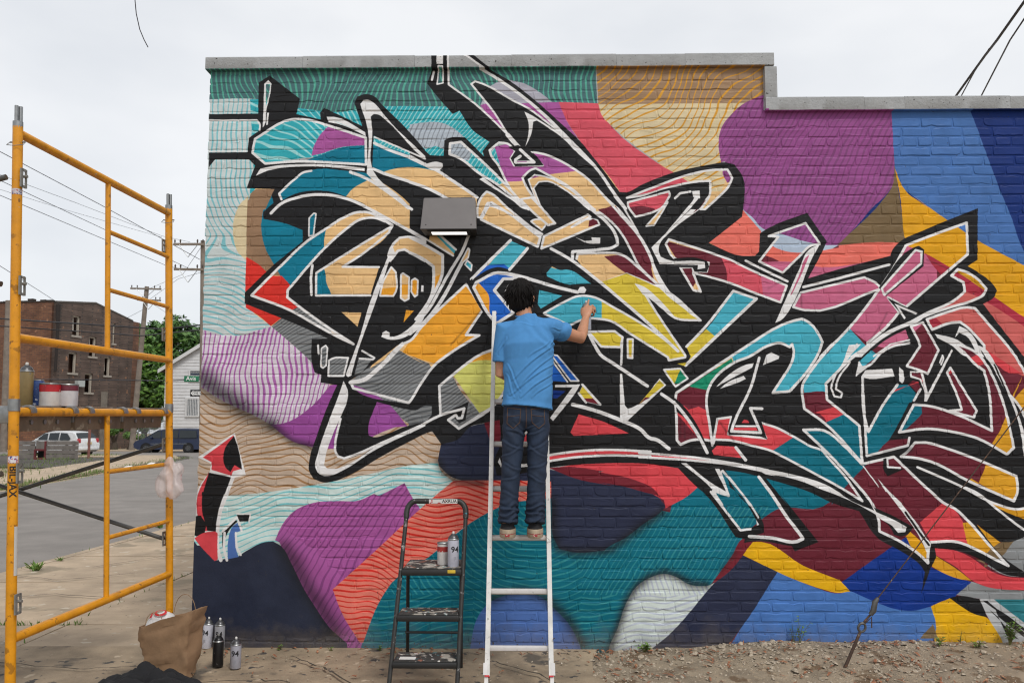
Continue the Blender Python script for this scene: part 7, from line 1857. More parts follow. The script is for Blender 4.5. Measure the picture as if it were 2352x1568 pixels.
for k, (a, b_, z0, z1) in enumerate(rects):
    w_ = empty('window', (0, 0, 0), parent=ab)
    apart(MB().add([AB(a - .12, z0 - .16, .08), AB(b_ + .12, z0 - .16, .08), AB(b_ + .12, z0, .08), AB(a - .12, z0, .08), AB(a - .12, z0 - .16, -.2), AB(b_ + .12, z0 - .16, -.2), AB(b_ + .12, z0, -.2), AB(a - .12, z0, -.2)], [(0, 1, 2, 3), (4, 7, 6, 5), (0, 4, 5, 1), (3, 2, 6, 7), (0, 3, 7, 4), (1, 5, 6, 2)]), 'sill', M_STONE, w_)
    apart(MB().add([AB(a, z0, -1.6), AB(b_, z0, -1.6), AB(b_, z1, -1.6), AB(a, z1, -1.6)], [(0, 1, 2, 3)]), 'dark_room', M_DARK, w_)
    fr = MB()
    for (p0, p1, q0, q1) in ((a, a + .09, z0, z1), (b_ - .13, b_, z0, z1), (a, b_, z1 - .1, z1)):
        fr.add([AB(p0, q0, -.12), AB(p1, q0, -.12), AB(p1, q1, -.12), AB(p0, q1, -.12), AB(p0, q0, -.28), AB(p1, q0, -.28), AB(p1, q1, -.28), AB(p0, q1, -.28)], [(0, 1, 2, 3), (4, 7, 6, 5), (0, 4, 5, 1), (3, 2, 6, 7), (0, 3, 7, 4), (1, 5, 6, 2)])
    apart(fr, 'frame', mat('pale_frame', 'b9b0a2', .8, var=.2), w_)
    if k in (0, 1, 3):
        bl_ = MB().add([AB(a + .1, z0 + (z1 - z0) * .1, -.32), AB(a + (b_ - a) * .55, z0 + (z1 - z0) * .25, -.30), AB(a + (b_ - a) * .5, z1 - .1, -.32), AB(a + .1, z1 - .1, -.32)], [(0, 1, 2, 3)])
        apart(bl_, 'torn_curtain', mat('torn_cloth', 'c4beb4', .9, var=.2), w_)
apart(MB().add([AB(door[0], door[2], .03), AB(door[1], door[2], .03), AB(door[1], door[3], .03), AB(door[0], door[3], .03), AB(door[0], door[2], -.05), AB(door[1], door[2], -.05), AB(door[1], door[3], -.05), AB(door[0], door[3], -.05)], [(0, 1, 2, 3), (0, 4, 5, 1), (3, 2, 6, 7), (0, 3, 7, 4), (1, 5, 6, 2)]), 'boarded_door', mat('grey_board', '7d756b', .9, var=.25, vs=3), ab)
s0, s1 = u2s(zx(567)), u2s(zx(618)); zz0, zz1 = v2z(s0, zy(920)), v2z(s0, zy(873))
bxm = MB().add([AB(s0, zz0, .35), AB(s1, zz0, .35), AB(s1, zz1, .35), AB(s0, zz1, .35), AB(s0, zz0, .0), AB(s1, zz0, .0), AB(s1, zz1, .0), AB(s0, zz1, .0)], [(0, 1, 2, 3), (0, 4, 5, 1), (3, 2, 6, 7), (0, 3, 7, 4), (1, 5, 6, 2)])
apart(bxm, 'meter_box', mat('pale_metal', 'b5bab8', .6, var=.1))
# left wing, roof lines, pipe
lw = MB(); q0 = Vector((cA.x - .3, cA.y - .2, 0)); q1 = Vector((cL.x, cL.y, 0)); n_ = Vector((0, 1, 0)) * 16
lw.add([q0 + V((0, 0, zb)), q1 + V((0, 0, zb)), q1 + V((0, 0, ztop)), q0 + V((0, 0, ztop)), q0 + n_ + V((0, 0, zb)), q1 + n_ + V((0, 0, zb)), q1 + n_ + V((0, 0, ztop)), q0 + n_ + V((0, 0, ztop))], [(0, 1, 2, 3), (4, 7, 6, 5), (3, 2, 6, 7), (0, 3, 7, 4), (1, 5, 6, 2)])
apart(lw, 'left_wing', M_BR2)
rf = MB()
for k in range(26):
    t = k / 26; p = q0 + (q1 - q0) * t; p2 = q0 + (q1 - q0) * (t + .034); h_ = random.uniform(.06, .32)
    rf.add([p + V((0, -.06, ztop)), p2 + V((0, -.06, ztop)), p2 + V((0, -.06, ztop + h_)), p + V((0, -.06, ztop + h_)), p + V((0, .4, ztop)), p2 + V((0, .4, ztop)), p2 + V((0, .4, ztop + h_)), p + V((0, .4, ztop + h_))], [(0, 1, 2, 3), (4, 7, 6, 5), (0, 4, 5, 1), (3, 2, 6, 7), (0, 3, 7, 4), (1, 5, 6, 2)])
apart(rf, 'broken_parapet', mat('charred_parapet', '3a322c', .9, var=.3, vs=2))
pp_ = AB(-.1, 0, .2)
apart(MB().tube([pp_ + V((0, 0, 5.2)), pp_ + V((0.05, 0, 9.0)), pp_ + V((0, 0, ztop - .2))], [.12, .13, .2], 8), 'downpipe', mat('rust_black', '2a221e', .8, var=.3))
cp = MB()
for (a, za), (b_, zb_) in zip(prof, prof[1:]): slab_(cp, a, b_, za + .002, za + .14, zb_ + .14, .5)
bmv = []
apart(MB().tube([AB(p[0], p[1] + .07, -.15) for p in prof], .16, 6), 'roof_edge', mat('roof_edge', '4a443e', .9, var=.3))
MBR = MB().add([AB(LAB, zb), AB(LAB, zb, -16), AB(LAB, prof[-1][1] - .5, -16), AB(LAB, prof[-1][1])], [(0, 1, 2, 3)]); apart(MBR, 'end_wall', M_BR1)
MBR = MB().add([AB(0, zb, -.5), AB(LAB, zb, -.5), AB(LAB, prof[-1][1] - .3, -.5), AB(0, prof[-1][1] - .3, -.5)], [(0, 1, 2, 3)])
# white tag sprayed low on its wall
tg = MB(); c0 = at(247, 1042, 64.9)

# ---- white house
hs = empty('white_house', (-22, 74, -1.35), 0, 'white clapboard house with a gable roof and barred window', 'house')
HY = 74.0
def hp(u, v, y=HY): return at(u, v, y) - V((-22, 74, -1.35))
xl = hp(376, 950).x; xr = xl + 9.6; ze = hp(376, 846).z; zpk = ze + 3.0
M_SID = mat('white_siding', 'd9d9da', .7, var=.08, vs=2)
M_TRIM = mat('white_trim', 'dadada', .6, var=.05)
wl_ = MB().prism([(xl, .9), (xr, .9), (xr, ze), ((xl + xr) / 2, zpk), (xl, ze)], .05, 11.0); wl_.build('wall', M_SID, hs)
MB().box(((xl + xr) / 2, 5.5, .30), (9.62, 10.95, 1.25)).build('brick_base', mat('tan_brick', '8d6a50', .9, var=.25, vs=6), hs)
zc = 1.0; k = 0
while zc < zpk - .1:
    if zc < ze: a, b_ = xl, xr
    else: f_ = (zc - ze) / (zpk - ze); a, b_ = xl + (xr - xl) / 2 * f_, xr - (xr - xl) / 2 * f_
    if b_ - a > .3: MB().add([(a, .0, zc), (b_, .0, zc), (b_, .04, zc + .30), (a, .04, zc + .30), (a, .06, zc), (b_, .06, zc)], [(0, 1, 2, 3), (0, 4, 5, 1)]).build('clapboard', M_SID, hs)
    zc += .30
sl = (zpk - ze) / ((xr - xl) / 2)
for sg, xs_ in ((1, xl), (-1, xr)):
    xm = (xl + xr) / 2; ov = -.55 * sg
    MB().add([(xs_ + ov, -.35, ze - .55 * sl), (xm, -.35, zpk), (xm, 11.3, zpk), (xs_ + ov, 11.3, ze - .55 * sl), (xs_ + ov, -.35, ze - .55 * sl + .2), (xm, -.35, zpk + .22), (xm, 11.3, zpk + .22), (xs_ + ov, 11.3, ze - .55 * sl + .2)], [(0, 1, 2, 3), (4, 7, 6, 5), (0, 4, 5, 1), (3, 2, 6, 7), (0, 3, 7, 4), (1, 5, 6, 2)]).build('roof', mat('grey_shingle', '6a6562', .9, var=.2), hs)
    MB().add([(xs_ + ov, -.40, ze - .55 * sl - .12), (xm, -.40, zpk - .12), (xm, -.40, zpk + .24), (xs_ + ov, -.40, ze - .55 * sl + .24), (xs_ + ov, -.355, ze - .55 * sl - .12), (xm, -.355, zpk - .12), (xm, -.355, zpk + .24), (xs_ + ov, -.355, ze - .55 * sl + .24)], [(0, 1, 2, 3), (4, 7, 6, 5), (0, 4, 5, 1), (3, 2, 6, 7), (0, 3, 7, 4), (1, 5, 6, 2)]).build('bargeboard', M_TRIM, hs)
def house_window(u0, u1, v0, v1, bars, pane_m):
    a, b_ = hp(u0, v1), hp(u1, v0); w_ = empty('window', (0, 0, 0), parent=hs); x0, x1, z0, z1 = a.x, b_.x, a.z, b_.z
    MB().box(((x0 + x1) / 2, -.02, (z0 + z1) / 2), (x1 - x0, .03, z1 - z0)).build('pane', pane_m, w_)
    fr = MB(); 
    for c, d in ((((x0 + x1) / 2, -.05, z0 - .06), (x1 - x0 + .3, .1, .14)), (((x0 + x1) / 2, -.05, z1 + .06), (x1 - x0 + .3, .1, .14)), ((x0 - .06, -.05, (z0 + z1) / 2), (.14, .095, z1 - z0)), ((x1 + .06, -.05, (z0 + z1) / 2), (.14, .095, z1 - z0))): fr.box(c, d)
    fr.build('frame', M_TRIM, w_)
    if bars:
        for q_ in range(7): MB().tube([(x0 + (x1 - x0) * (q_ + .5) / 7, -.13, z0), (x0 + (x1 - x0) * (q_ + .5) / 7, -.13, z1)], .03, 6).build('bar', M_TRIM, w_)
    else:
        for q_ in (1, 2, 3): MB().box(((x0 + x1) / 2, -.045, z0 + (z1 - z0) * q_ / 4), (x1 - x0 - .01, .03, .05)).build('glazing_bar', M_TRIM, w_)
M_PANE = mat('window_pane', '232f44', .15, var=.2)
house_window(437.5, 459, 876, 902 - 50 + 0, False, M_PANE) if False else house_window(437, 460, 853, 876 - 45 + 14, False, M_PANE) if False else house_window(437.5, 461, 876, 848.5, False, M_PANE)
house_window(430, 455, 957, 913, True, mat('curtain_pane', '8f9499', .3, var=.2))

# ---- trees
def tree(name, label, base, trunk_h, blobs, nleaf, ls, col, group='trees beyond the street'):
    t = empty(name, base, 0, label, 'tree', group)
    tk = MB().tube([(0, 0, -.2), (.1, 0, trunk_h * .5), (0, .1, trunk_h)], [.34, .26, .2], 10)
    for (c, r_) in blobs: tk.tube([(0, .05, trunk_h * random.uniform(.6, 1)), tuple(Vector(c) * .55 + V((0, 0, trunk_h * .4))), c], [.14, .09, .03], 6)
    tk.build('trunk', mat('bark', '4a3f34', .9, var=.3, vs=4), t, True)
    for j, cc in enumerate(col):
        lf = MB(); rn = random.Random(len(blobs) * 7 + j)
        for _ in range(nleaf // len(col)):
            c, r_ = rn.choice(blobs)
            while True:
                d = Vector((rn.gauss(0, 1), rn.gauss(0, 1), rn.gauss(0, 1)))
                if d.length > .01: break
            d.normalize(); k = rn.random() ** .45
            p = Vector(c) + Vector((d.x * r_[0], d.y * r_[1], d.z * r_[2])) * k
            if noise.noise(p * 1.1) < -.18: continue
            a = Vector((rn.gauss(0, 1), rn.gauss(0, 1), rn.gauss(0, .6))).normalized(); b_ = a.cross(d + V((.01, 0, .2))).normalized(); s_ = ls * rn.uniform(.5, 1.2)
            lf.add([p - a * s_, p + b_ * s_ * .5, p + a * s_, p - b_ * s_ * .5], [(0, 1, 2, 3)])
        lf.build('crown', mat('leaf_' + cc, cc, .6, var=.3, vs=1.2), t, fix=False)
    return t
random.seed(5)
def tb(u, v, y, ru, rv, ry=None):
    c = at(u, v, y); k = (y + 5.75) / 1960; return c, (ru * k, ry or ru * k, rv * k)
def mk_tree(name, label, u, y, specs, n, ls, col, th):
    g_ = at(u, 1000, y); base = V((g_.x, y, gz(y))); bl_ = []
    for (uu, vv, ru, rv) in specs:
        c, r_ = tb(uu, vv, y + random.uniform(-1, 1), ru, rv); bl_.append((tuple(c - base), r_))
    return tree(name, label, base, th, bl_, n, ls, col)
mk_tree('broadleaf_tree', 'bright green bushy tree between the derelict block and the white house', 330, 84, [(318, 860, 30, 45), (340, 905, 42, 55), (300, 930, 26, 55), (360, 850, 36, 48), (335, 800, 30, 36), (300, 880, 22, 35), (372, 905, 30, 45), (325, 960, 48, 35)], 11500, .33, ['5f8a36', '7aa348', '486d2c'], 5.0)
mk_tree('broadleaf_tree', 'darker taller tree rising behind the white house roof', 405, 100, [(362, 765, 34, 30), (402, 755, 40, 34), (440, 775, 34, 34), (425, 815, 46, 40), (380, 800, 36, 34), (318, 762, 20, 20), (345, 790, 30, 28), (460, 800, 26, 30)], 9500, .36, ['4c7535', '618840', '3a5e2b'], 9.0)
mk_tree('shrub', 'low leafy shrub at the foot of the derelict block', 262, 66.5, [(262, 985, 12, 14), (275, 990, 10, 10), (252, 992, 9, 8)], 1500, .16, ['5a7a34', '45682c'], .5)
mk_tree('shrub', 'overgrown bush behind the chain-link fence', 300, 67.5, [(300, 1000, 18, 10), (318, 1002, 12, 8)], 1200, .15, ['6a8a40', '4c7030'], .4)

# ---- chain-link fence
fe = empty('chain_link_fence', (-29, 66, -1.2), 0, 'grey chain-link fence between the shrubs and the white house', 'fence')
fa, fb2 = at(318, 990, 66) , at(392, 990, 66); FO = V((-29, 66, -1.2)); zt_, zb_ = at(318, 966, 66).z, gz(66)
s = MB(); nw = 46
for k in range(nw):
    t0, t1 = k / nw, min(1, (k + 6) / nw)
    for (za, zb2) in ((zb_, zt_), (zt_, zb_)):
        s.tube([V((fa.x + (fb2.x - fa.x) * t0, 66, za)) - FO, V((fa.x + (fb2.x - fa.x) * t1, 66, za + (zb2 - za) * ((t1 - t0) * nw / 6))) - FO], .006, 3, caps=False)
o = s.build('wire_mesh', M_GALV, fe, fix=False)
for k in range(4): x = fa.x + (fb2.x - fa.x) * k / 3; MB().tube([V((x, 66, zb_)) - FO, V((x, 66, zt_ + .06)) - FO], .035, 8).build('post', M_GALV, fe)
MB().tube([V((fa.x, 66, zt_)) - FO, V((fb2.x, 66, zt_)) - FO], .025, 8).build('top_rail', M_GALV, fe)

# ---- utility poles and wires
M_POLE = mat('weathered_pole', '84796e', .9, var=.3, vs=3)
def pole(u0, v0, u1, v1, y, r0, r1, arms, label):
    b_ = at(u0, v0, y); b_.z = gz(y) - .3; tp = at(u1, v1, y); t = empty('utility_pole', b_, 0, label, 'utility pole', 'utility poles in the street')
    MB().tube([(0, 0, 0), (tp - b_) * .5, tp - b_], [r0, (r0 + r1) / 2, r1], 12).build('shaft', M_POLE, t, 50)
    for (uc, vc, w_, tilt) in arms:
        c = at(uc, vc, y) - b_ + V((0, -.2, 0)); d = V((math.cos(tilt), 0, math.sin(tilt)))
        am = MB().box((0, 0, 0), (w_, .10, .13), Matrix.Rotation(-tilt, 3, 'Y')); am.v = [tuple(Vector(q_) + c) for q_ in am.v]; a_ = am.build('crossarm', M_POLE, t)
        for k in (-.46, -.28, .28, .46):
            p = c + d * w_ * k + V((0, 0, .06)); MB().tube([p, p + V((0, 0, .12)), p + V((0, 0, .22))], [.02, .055, .03], 8).build('insulator', mat('insulator', '4a4038', .4), a_, True)
        for k in (-.3, .3): MB().tube([c + d * w_ * k + V((0, -.06, -.04)), c + V((0, -.06, -.75))], .02, 5).build('arm_brace', M_GALV, a_)
    return t
pole(464.5, 1052, 466, 553, 42, .17, .125, [(437, 562.5, 1.75, R(0)), (437, 620, 1.7, R(-1))], 'brown utility pole just left of the mural wall corner')
pole(303, 1010, 337.5, 658, 62, .23, .17, [(337.5, 664, 2.5, R(-1.5)), (345, 690, 1.9, R(-2))], 'leaning pale utility pole in front of the green trees')
pole(8, 1030, 19.5, 690, 58, .24, .2, [], 'grey utility pole mostly hidden behind the near scaffold post')
def wire(pts_, r_, label, group='overhead wires', name='utility_wire', m_=None):
    P = [at(u, v, y) for u, v, y in pts_]; s = MB(); Q = []
    for a, b_ in zip(P, P[1:]):
        for k in range(8): Q.append(a + (b_ - a) * (k / 8))
    Q.append(P[-1]); c = Q[0].copy(); s.tube([q_ - c for q_ in Q], r_, 5); o = s.build(name, m_ or mat('wire_black', '2c2c30', .6), None, True); o.location = c
    tag(o, label, 'wire', group); return o
wire([(-120, 285, 26), (230, 470, 34), (459, 596, 42)], .016, 'thin wire, topmost of those crossing the scaffold to the brown pole')
wire([(-120, 357, 26), (180, 468, 34), (372, 542, 42), (437, 556, 42)], .009, 'faint wire just below the topmost one')
wire([(-120, 358, 26), (240, 527, 36), (435, 617, 42)], .014, 'wire running down to the lower crossarm of the brown pole')
wire([(-120, 398, 26), (387, 612, 42), (420, 618, 42)], .014, 'lowest of the thin wires reaching the brown pole')
wire([(-120, 398, 27), (150, 482, 36), (372, 545, 42)], .008, 'hair-thin wire between the fainter ones')
wire([(-120, 535, 30), (75, 658, 44), (150, 706, 58)], .016, 'wire dropping towards the derelict roof')
wire([(-150, 722, 50), (190, 744, 55), (375, 756, 60), (470, 745, 60)], .055, 'thick black cable crossing the derelict facade, upper')
wire([(-150, 738, 50), (324, 771, 58), (465, 757, 60)], .045, 'thick black cable crossing the derelict facade, lower')
wire([(60, 871, 55), (220, 872, 56), (384, 874, 58), (440, 872, 60)], .04, 'black cable passing the ground floor windows')
wire([(115, 810, 62), (250, 752, 62), (338, 706, 62)], .014, 'pale service wire rising to the leaning pole')
wire([(338, 665, 62), (420, 630, 52), (460, 570, 42)], .012, 'thin wire from the leaning pole up to the brown pole')
wire([(340, 690, 62), (410, 640, 52), (464, 625, 42)], .012, 'thin wire from the lower arm of the leaning pole')
wire([(345, 694, 62), (400, 730, 70), (452, 768, 80)], .012, 'thin wire from the leaning pole down to the white house')
# near cables
M_CAB = mat('rubber_cable', '201a20', .5, var=.1)
wire([(2193, 224, 7.0), (2262, 128, 5.6), (2290, 92, 5.0), (2355, 0, 4.0), (2440, -120, 3.0)], .018, 'thick black cable dropping behind the right parapet', 'cables above the right parapet', 'overhead_cable', M_CAB)
wire([(2206, 224, 7.0), (2238, 165, 6.0), (2272, 112, 5.2)], .009, 'thin cable joining the thick one above the right parapet', 'cables above the right parapet', 'overhead_cable', M_CAB)
wire([(2253, 222, 7.0), (2290, 150, 6.0), (2320, 92, 5.0), (2368, 20, 4.2), (2450, -100, 3.0)], .011, 'thin black cable right of the thick one', 'cables above the right parapet', 'overhead_cable', M_CAB)
wire([(306, -60, -1.0), (310, 0, -1.0), (313, 32, -1.0), (321, 68, -1.0), (331, 92, -1.0), (340, 109, -1.0)], .0028, 'loose end of dark wire hanging into the sky, upper left', None, 'loose_wire', M_CAB)

# ---- street signs on the brown pole
def sign(name, label, u0, u1, v0, v1, m_, y=41.7):
    a, b_ = at(u0, v1, y), at(u1, v0, y); c = (a + b_) / 2; t = empty(name, c, 0, label, 'sign', None)
    w_, h_ = b_.x - a.x, b_.z - a.z
    MB().box((0, 0, 0), (w_, .02, h_), bev=.008).build('plate', m_, t, 35)
    MB().box((w_ * .35, .10, 0), (.06, .2, h_ * .5)).build('bracket', M_GALV, t)
    return t, w_, h_
M_SGW = mat('sign_white', 'e8e8e6', .5, var=.03)
t, w_, h_ = sign('street_name_sign', 'green street name sign reading Avis on the brown pole', 422.5, 457, 863, 876.5, mat('sign_green', '15714c', .5, var=.05))
text_part('lettering', 'Avis', .33, lambda x, y: (x - .02, -.0125, y + .01), M_SGW, t, .004)
t, w_, h_ = sign('one_way_sign', 'black and white one way arrow sign below the green one', 436.5, 474, 894.5, 910.5, mat('sign_black', '1c1c1e', .5, var=.05))
MB().prism([(-w_ * .46, 0), (-w_ * .30, h_ * .40), (-w_ * .30, h_ * .26), (w_ * .44, h_ * .26), (w_ * .44, -h_ * .26), (-w_ * .30, -h_ * .26), (-w_ * .30, -h_ * .40)], -.0125, -.0112).build('arrow', M_SGW, t)
text_part('lettering', 'ONE WAY', .165, lambda x, y: (x + .06, -.0135, y), mat('sign_black', '1c1c1e', .5), t, .004)

# ---- vehicles
def loft_car(name, label, loc, rz, L, prof, glass, colour, W, roofW, wheels, wr, extra=None, cat='car'):
    """body swept from its side outline (x forward, z up), pulled in towards the roof"""
    t = empty(name, loc, rz, label, cat)
    paint = mat('paint_' + colour, colour, .3, .2, var=.04, vs=2, coat=.6)
    belt = glass['belt']
    s = MB(); n = len(prof)
    lanes = [(-1.0, 0.0), (-.97, 1.0), (-.80, 1.0), (0, 1.0), (.80, 1.0), (.97, 1.0), (1.0, 0.0)]
    def wid(z_): 
        top = max(p[1] for p in prof)
        return W / 2 if z_ < belt else W / 2 + (roofW / 2 - W / 2) * min(1, (z_ - belt) / (top - belt))
    rowsv = []
    for f_ in (-1, -.86, -.5, 0, .5, .86, 1):
        r_ = []
        for x, z_ in prof:
            crown = (1 - abs(f_) ** 4) * .035 if z_ > belt * .7 else 0
            r_.append((x, f_ * wid(z_), z_ + crown - (.03 if abs(f_) == 1 and z_ > belt else 0)))
        rowsv.append(r_)
    for r_ in rowsv: s.v += r_
    for i in range(len(rowsv) - 1):
        for k in range(n): a = i * n + k; b_ = i * n + (k + 1) % n; s.f.append((a, b_, b_ + n, a + n))
    s.f.append(tuple(range(n))); s.f.append(tuple((len(rowsv) - 1) * n + k for k in range(n))[::-1])
    s.build('body', paint, t, 38)
    gm = mat('car_glass', '1c2428', .08, var=.1)
    for pane in glass['side']:
        for sg in (-1, 1):
            g_ = MB(); pts_ = [(x, sg * (wid(z_) + .006), z_) for x, z_ in pane]; g_.v = pts_ + [(x, y - sg * .02, z_) for x, y, z_ in pts_]
            m_ = len(pane); g_.f = [tuple(range(m_)), tuple(range(m_, 2 * m_))] + [(k, (k + 1) % m_, m_ + (k + 1) % m_, m_ + k) for k in range(m_)]
            g_.build('side_window', gm, t)
    for (x0, z0, x1, z1, nm) in glass['ends']:
        d = Vector((x1 - x0, 0, z1 - z0)); nn = Vector((d.z, 0, -d.x)).normalized() * .014
        if nm == 'rear_window': nn = -nn
        if (nm == 'windscreen' and nn.x < 0): nn = -nn
        if (nm == 'rear_window' and nn.x > 0): nn = -nn
        w0, w1 = wid(z0) * .9, wid(z1) * .88
        vs = [V((x0, -w0, z0 + .03)) + nn * 2, V((x0, w0, z0 + .03)) + nn * 2, V((x1, w1, z1 + .02)) + nn * 2, V((x1, -w1, z1 + .02)) + nn * 2]
        g_ = MB().add(vs + [v - nn * 2.5 for v in vs], [(0, 1, 2, 3), (4, 7, 6, 5), (0, 4, 5, 1), (1, 5, 6, 2), (2, 6, 7, 3), (3, 7, 4, 0)]); g_.build(nm, gm, t)
    for wx in wheels:
        for sg in (-1, 1):
            w_ = empty('wheel', (wx, sg * (W / 2 - .10), wr), parent=t)
            ar = MB().tube([(0, -.115, 0), (0, -.1, 0), (0, .1, 0), (0, .115, 0)], [wr * .86, wr, wr, wr * .86], 24); ar.build('tyre', mat('tyre', '1b1b1c', .85), w_, 40)
            rm = MB().tube([(0, sg * .10, 0), (0, sg * .119, 0)], [wr * .62, wr * .58], 20); rm.build('rim', M_GALV if colour[0] in 'cd' else mat('dark_rim', '55575a', .4, .6), w_, 40)
            for k in range(5):
                a = k * 2 * math.pi / 5; MB().box((wr * .30 * math.cos(a), sg * .121, wr * .30 * math.sin(a)), (wr * .5, .006, wr * .12), Matrix.Rotation(-a, 3, 'Y')).build('spoke', M_STEEL, w_)
            MB().tube([(wx, sg * (W / 2 - .24), wr), (wx, sg * (W / 2 + .008), wr)], wr * 1.16, 24).build('wheel_arch', mat('arch_black', '151515', .9), t)
    for nm, boxes, m_ in (extra or []):
        for c, d in boxes: MB().box(c, d, bev=min(d) * .3).build(nm, m_, t, 40)
    return t
M_TAIL = mat('tail_lamp', 'b0202a', .25, var=.1); M_HEAD = mat('head_lamp', 'c9ccce', .2, var=.1); M_TRIMB = mat('car_trim', '222326', .6)
prof_h = [(2.16, .35), (2.20, .62), (2.05, .80), (1.30, .98), (.62, 1.43), (.1, 1.53), (-.7, 1.545), (-1.45, 1.50), (-1.72, 1.44), (-2.12, 1.02), (-2.20, .72), (-2.17, .40), (-1.9, .24), (1.9, .22)]
gl_h = dict(belt=.98, side=[[(1.12, 1.0), (.62, 1.38), (.32, 1.43), (.25, 1.0)], [(.15, 1.0), (.20, 1.44), (-.55, 1.46), (-.60, 1.0)], [(-.70, 1.0), (-.66, 1.46), (-1.15, 1.43), (-1.52, 1.10), (-1.45, 1.0)]], ends=[(1.30, .99, .64, 1.42, 'windscreen'), (-2.06, 1.08, -1.74, 1.42, 'rear_window')])
ex_h = [('tail_lamp', [((-2.10, .74, .95), (.16, .22, .30)), ((-2.10, -.74, .95), (.16, .22, .30))], M_TAIL), ('head_lamp', [((2.08, .66, .72), (.2, .34, .16)), ((2.08, -.66, .72), (.2, .34, .16))], M_HEAD), ('bumper', [((-2.18, 0, .48), (.14, 1.66, .20)), ((2.16, 0, .42), (.14, 1.62, .2))], mat('paint_d8dadb', 'd8dadb', .3)), ('number_plate', [((-2.235, 0, .80), (.02, .36, .16))], mat('plate', 'c9b98a', .5)), ('door_handle', [((.30, .882, .90), (.18, .03, .035)), ((-.55, .882, .90), (.18, .03, .035)), ((.30, -.882, .90), (.18, .03, .035)), ((-.55, -.882, .90), (.18, .03, .035))], M_TRIMB), ('mirror', [((.98, .96, 1.02), (.14, .18, .13)), ((.98, -.96, 1.02), (.14, .18, .13))], mat('paint_d8dadb', 'd8dadb', .3)), ('door_seam', [((.20, .879, .75), (.012, .012, .55)), ((-.66, .879, .78), (.012, .012, .5)), ((.20, -.879, .75), (.012, .012, .55)), ((-.66, -.879, .78), (.012, .012, .5))], M_TRIMB)]
cx = at(140, 1030, 48.5).x
loft_car('parked_car', 'white hatchback parked beyond the vacant lot', (cx, 48.5, gz(48.5) - .085), R(180 - 16), 4.4, prof_h, gl_h, 'd8dadb', 1.76, 1.36, (1.36, -1.32), .33, ex_h)
prof_v = [(2.38, .38), (2.42, .66), (2.28, .86), (1.62, 1.04), (.72, 1.62), (.2, 1.72), (-1.2, 1.75), (-2.15, 1.70), (-2.32, 1.55), (-2.44, .95), (-2.44, .5), (-2.2, .26), (2.1, .24)]
gl_v = dict(belt=1.04, side=[[(1.46, 1.07), (.78, 1.54), (.55, 1.58), (.50, 1.07)], [(.40, 1.07), (.45, 1.60), (-.72, 1.64), (-.74, 1.07)], [(-.84, 1.07), (-.82, 1.64), (-2.0, 1.60), (-2.1, 1.10)]], ends=[(1.62, 1.05, .76, 1.60, 'windscreen'), (-2.42, 1.08, -2.30, 1.56, 'rear_window')])
ex_v = [('head_lamp', [((2.28, .74, .74), (.2, .3, .18)), ((2.28, -.74, .74), (.2, .3, .18))], M_HEAD), ('tail_lamp', [((-2.40, .86, 1.0), (.12, .12, .4)), ((-2.40, -.86, 1.0), (.12, .12, .4))], M_TAIL), ('bumper', [((2.36, 0, .46), (.16, 1.84, .2)), ((-2.42, 0, .48), (.14, 1.8, .2))], mat('paint_172340', '172340', .3)), ('side_moulding', [((-.1, .982, .66), (2.6, .02, .035)), ((-.1, -.982, .66), (2.6, .02, .035))], M_GALV), ('mirror', [((1.12, 1.08, 1.10), (.16, .2, .16)), ((1.12, -1.08, 1.10), (.16, .2, .16))], mat('paint_172340', '172340', .3)), ('door_seam', [((.45, .981, .80), (.014, .012, .7)), ((-.78, .981, .82), (.014, .012, .7)), ((.45, -.981, .80), (.014, .012, .7)), ((-.78, -.981, .82), (.014, .012, .7))], M_TRIMB)]
cx = at(395, 1030, 57).x
loft_car('parked_van', 'dark blue minivan parked by the kerb beside the mural wall', (cx, 57, gz(57) - .085), R(180 + 3), 4.9, prof_v, gl_v, '172340', 1.96, 1.5, (1.52, -1.50), .34, ex_v, 'minivan')

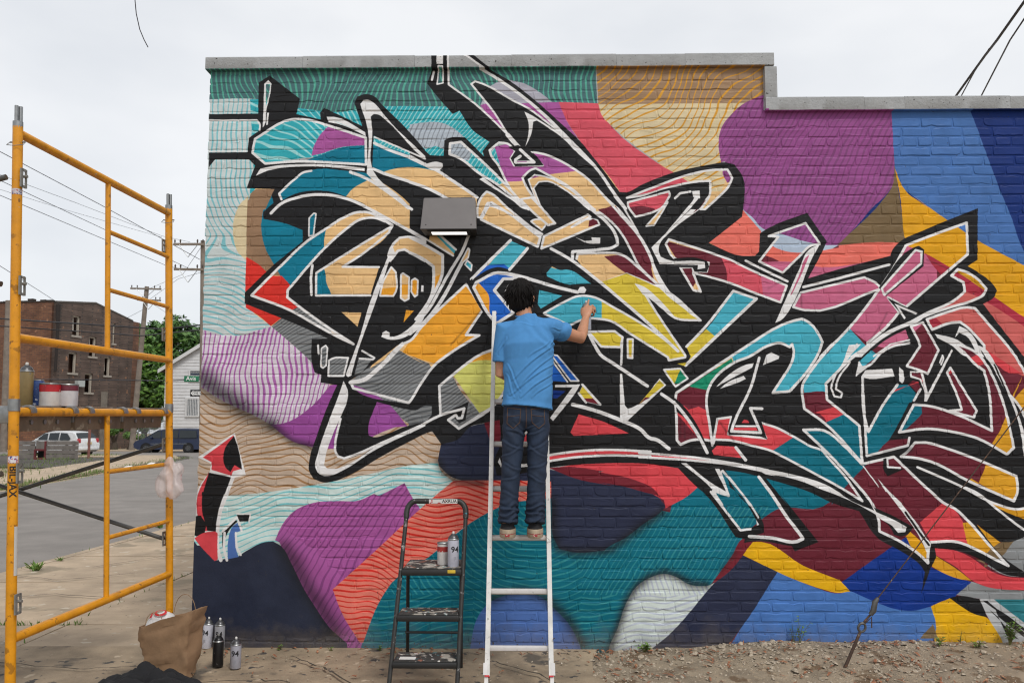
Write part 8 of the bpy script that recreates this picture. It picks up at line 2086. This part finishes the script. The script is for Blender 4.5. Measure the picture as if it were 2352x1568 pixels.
# ---- wooden barrier and rusty post on the lot
bar = empty('wooden_barrier', at(118, 1050, 41), 0, 'low grey board barrier with a dark red frame on the vacant lot', 'barrier')
bar.location.z = gz(41) - .1; B0 = bar.location.copy()
M_BRD = mat('grey_boards', '77706a', .9, var=.3, vs=3)
xa, xb = at(22, 1050, 41).x - B0.x, at(179, 1050, 41).x - B0.x; zt_ = at(100, 1012, 41).z - B0.z
for k in range(4):
    z_ = .05 + (zt_ - .05) * (k + .5) / 4
    for (x0, x1) in ((xa, at(80, 1050, 41).x - B0.x), (at(104, 1050, 41).x - B0.x, xb)):
        MB().box(((x0 + x1) / 2, random.uniform(-.02, .02), z_), (x1 - x0, .06, (zt_ - .05) / 4 - .02), bev=.01).build('board', M_BRD, bar)
x0, x1 = at(80, 1050, 41).x - B0.x, at(104, 1050, 41).x - B0.x
M_DRED = mat('dark_red_paint', '6a2a2c', .8, var=.2)
for c, d in ((((x0 + x1) / 2, 0, zt_ * .52), (x1 - x0, .1, .1)), ((x1, 0, zt_ * .5), (.1, .12, zt_)), (((x0 + x1) / 2, 0, .06), (x1 - x0, .1, .1)), ((x0, 0, zt_ * .28), (.08, .11, zt_ * .5))): MB().box(c, d).build('frame_member', M_DRED, bar)
MB().box(((x0 + x1) / 2, .3, zt_ * .28), (x1 - x0, .04, zt_ * .45)).build('dark_back', M_DARK, bar)
MB().box(((x0 + x1) / 2, 0.01, zt_ * .78), (x1 - x0 - .1, .06, zt_ * .42)).build('board', M_BRD, bar)
for x in (xa + .3, xb - .3): MB().box((x, .09, zt_ * .5), (.12, .1, zt_)).build('post', M_BRD, bar)
ps = at(203.5, 1048, 43); ps.z = gz(43) - .1; tp = at(204, 980, 43)
o = MB().tube([(0, 0, 0), (0, 0, tp.z - ps.z)], .075, 8).build('rusty_post', mat('rust_post', '8a5a50', .8, var=.3, vs=8), None); o.location = ps; tag(o, 'thin reddish post standing in front of the white hatchback', 'post')

# rubbish flecks on the lot
for u, v, lab in ((292, 1073, 'scrap of white litter on the far kerb, left'), (346, 1065, 'scrap of white litter on the far kerb, right')):
    d = _FW + _RT * ((u - 1176) / 1960.0) + _UP * ((784 - v) / 1960.0); p = EYE + d * ((SLOPE * 5.75 - 1.55) / (d.z + SLOPE * d.y))
    s = MB(); s.v = [(-.16, -.06, .0), (.15, -.08, .02), (.18, .1, .09), (.0, .12, .02), (-.14, .1, .06), (.02, .02, .10)]; s.f = [(0, 1, 5), (1, 2, 5), (2, 3, 5), (3, 4, 5), (4, 0, 5)]
    o = s.build('litter', M_WHITE, None); o.location = (p.x, p.y, gz(p.y) - .03); tag(o, lab, 'litter', 'litter on the kerb')
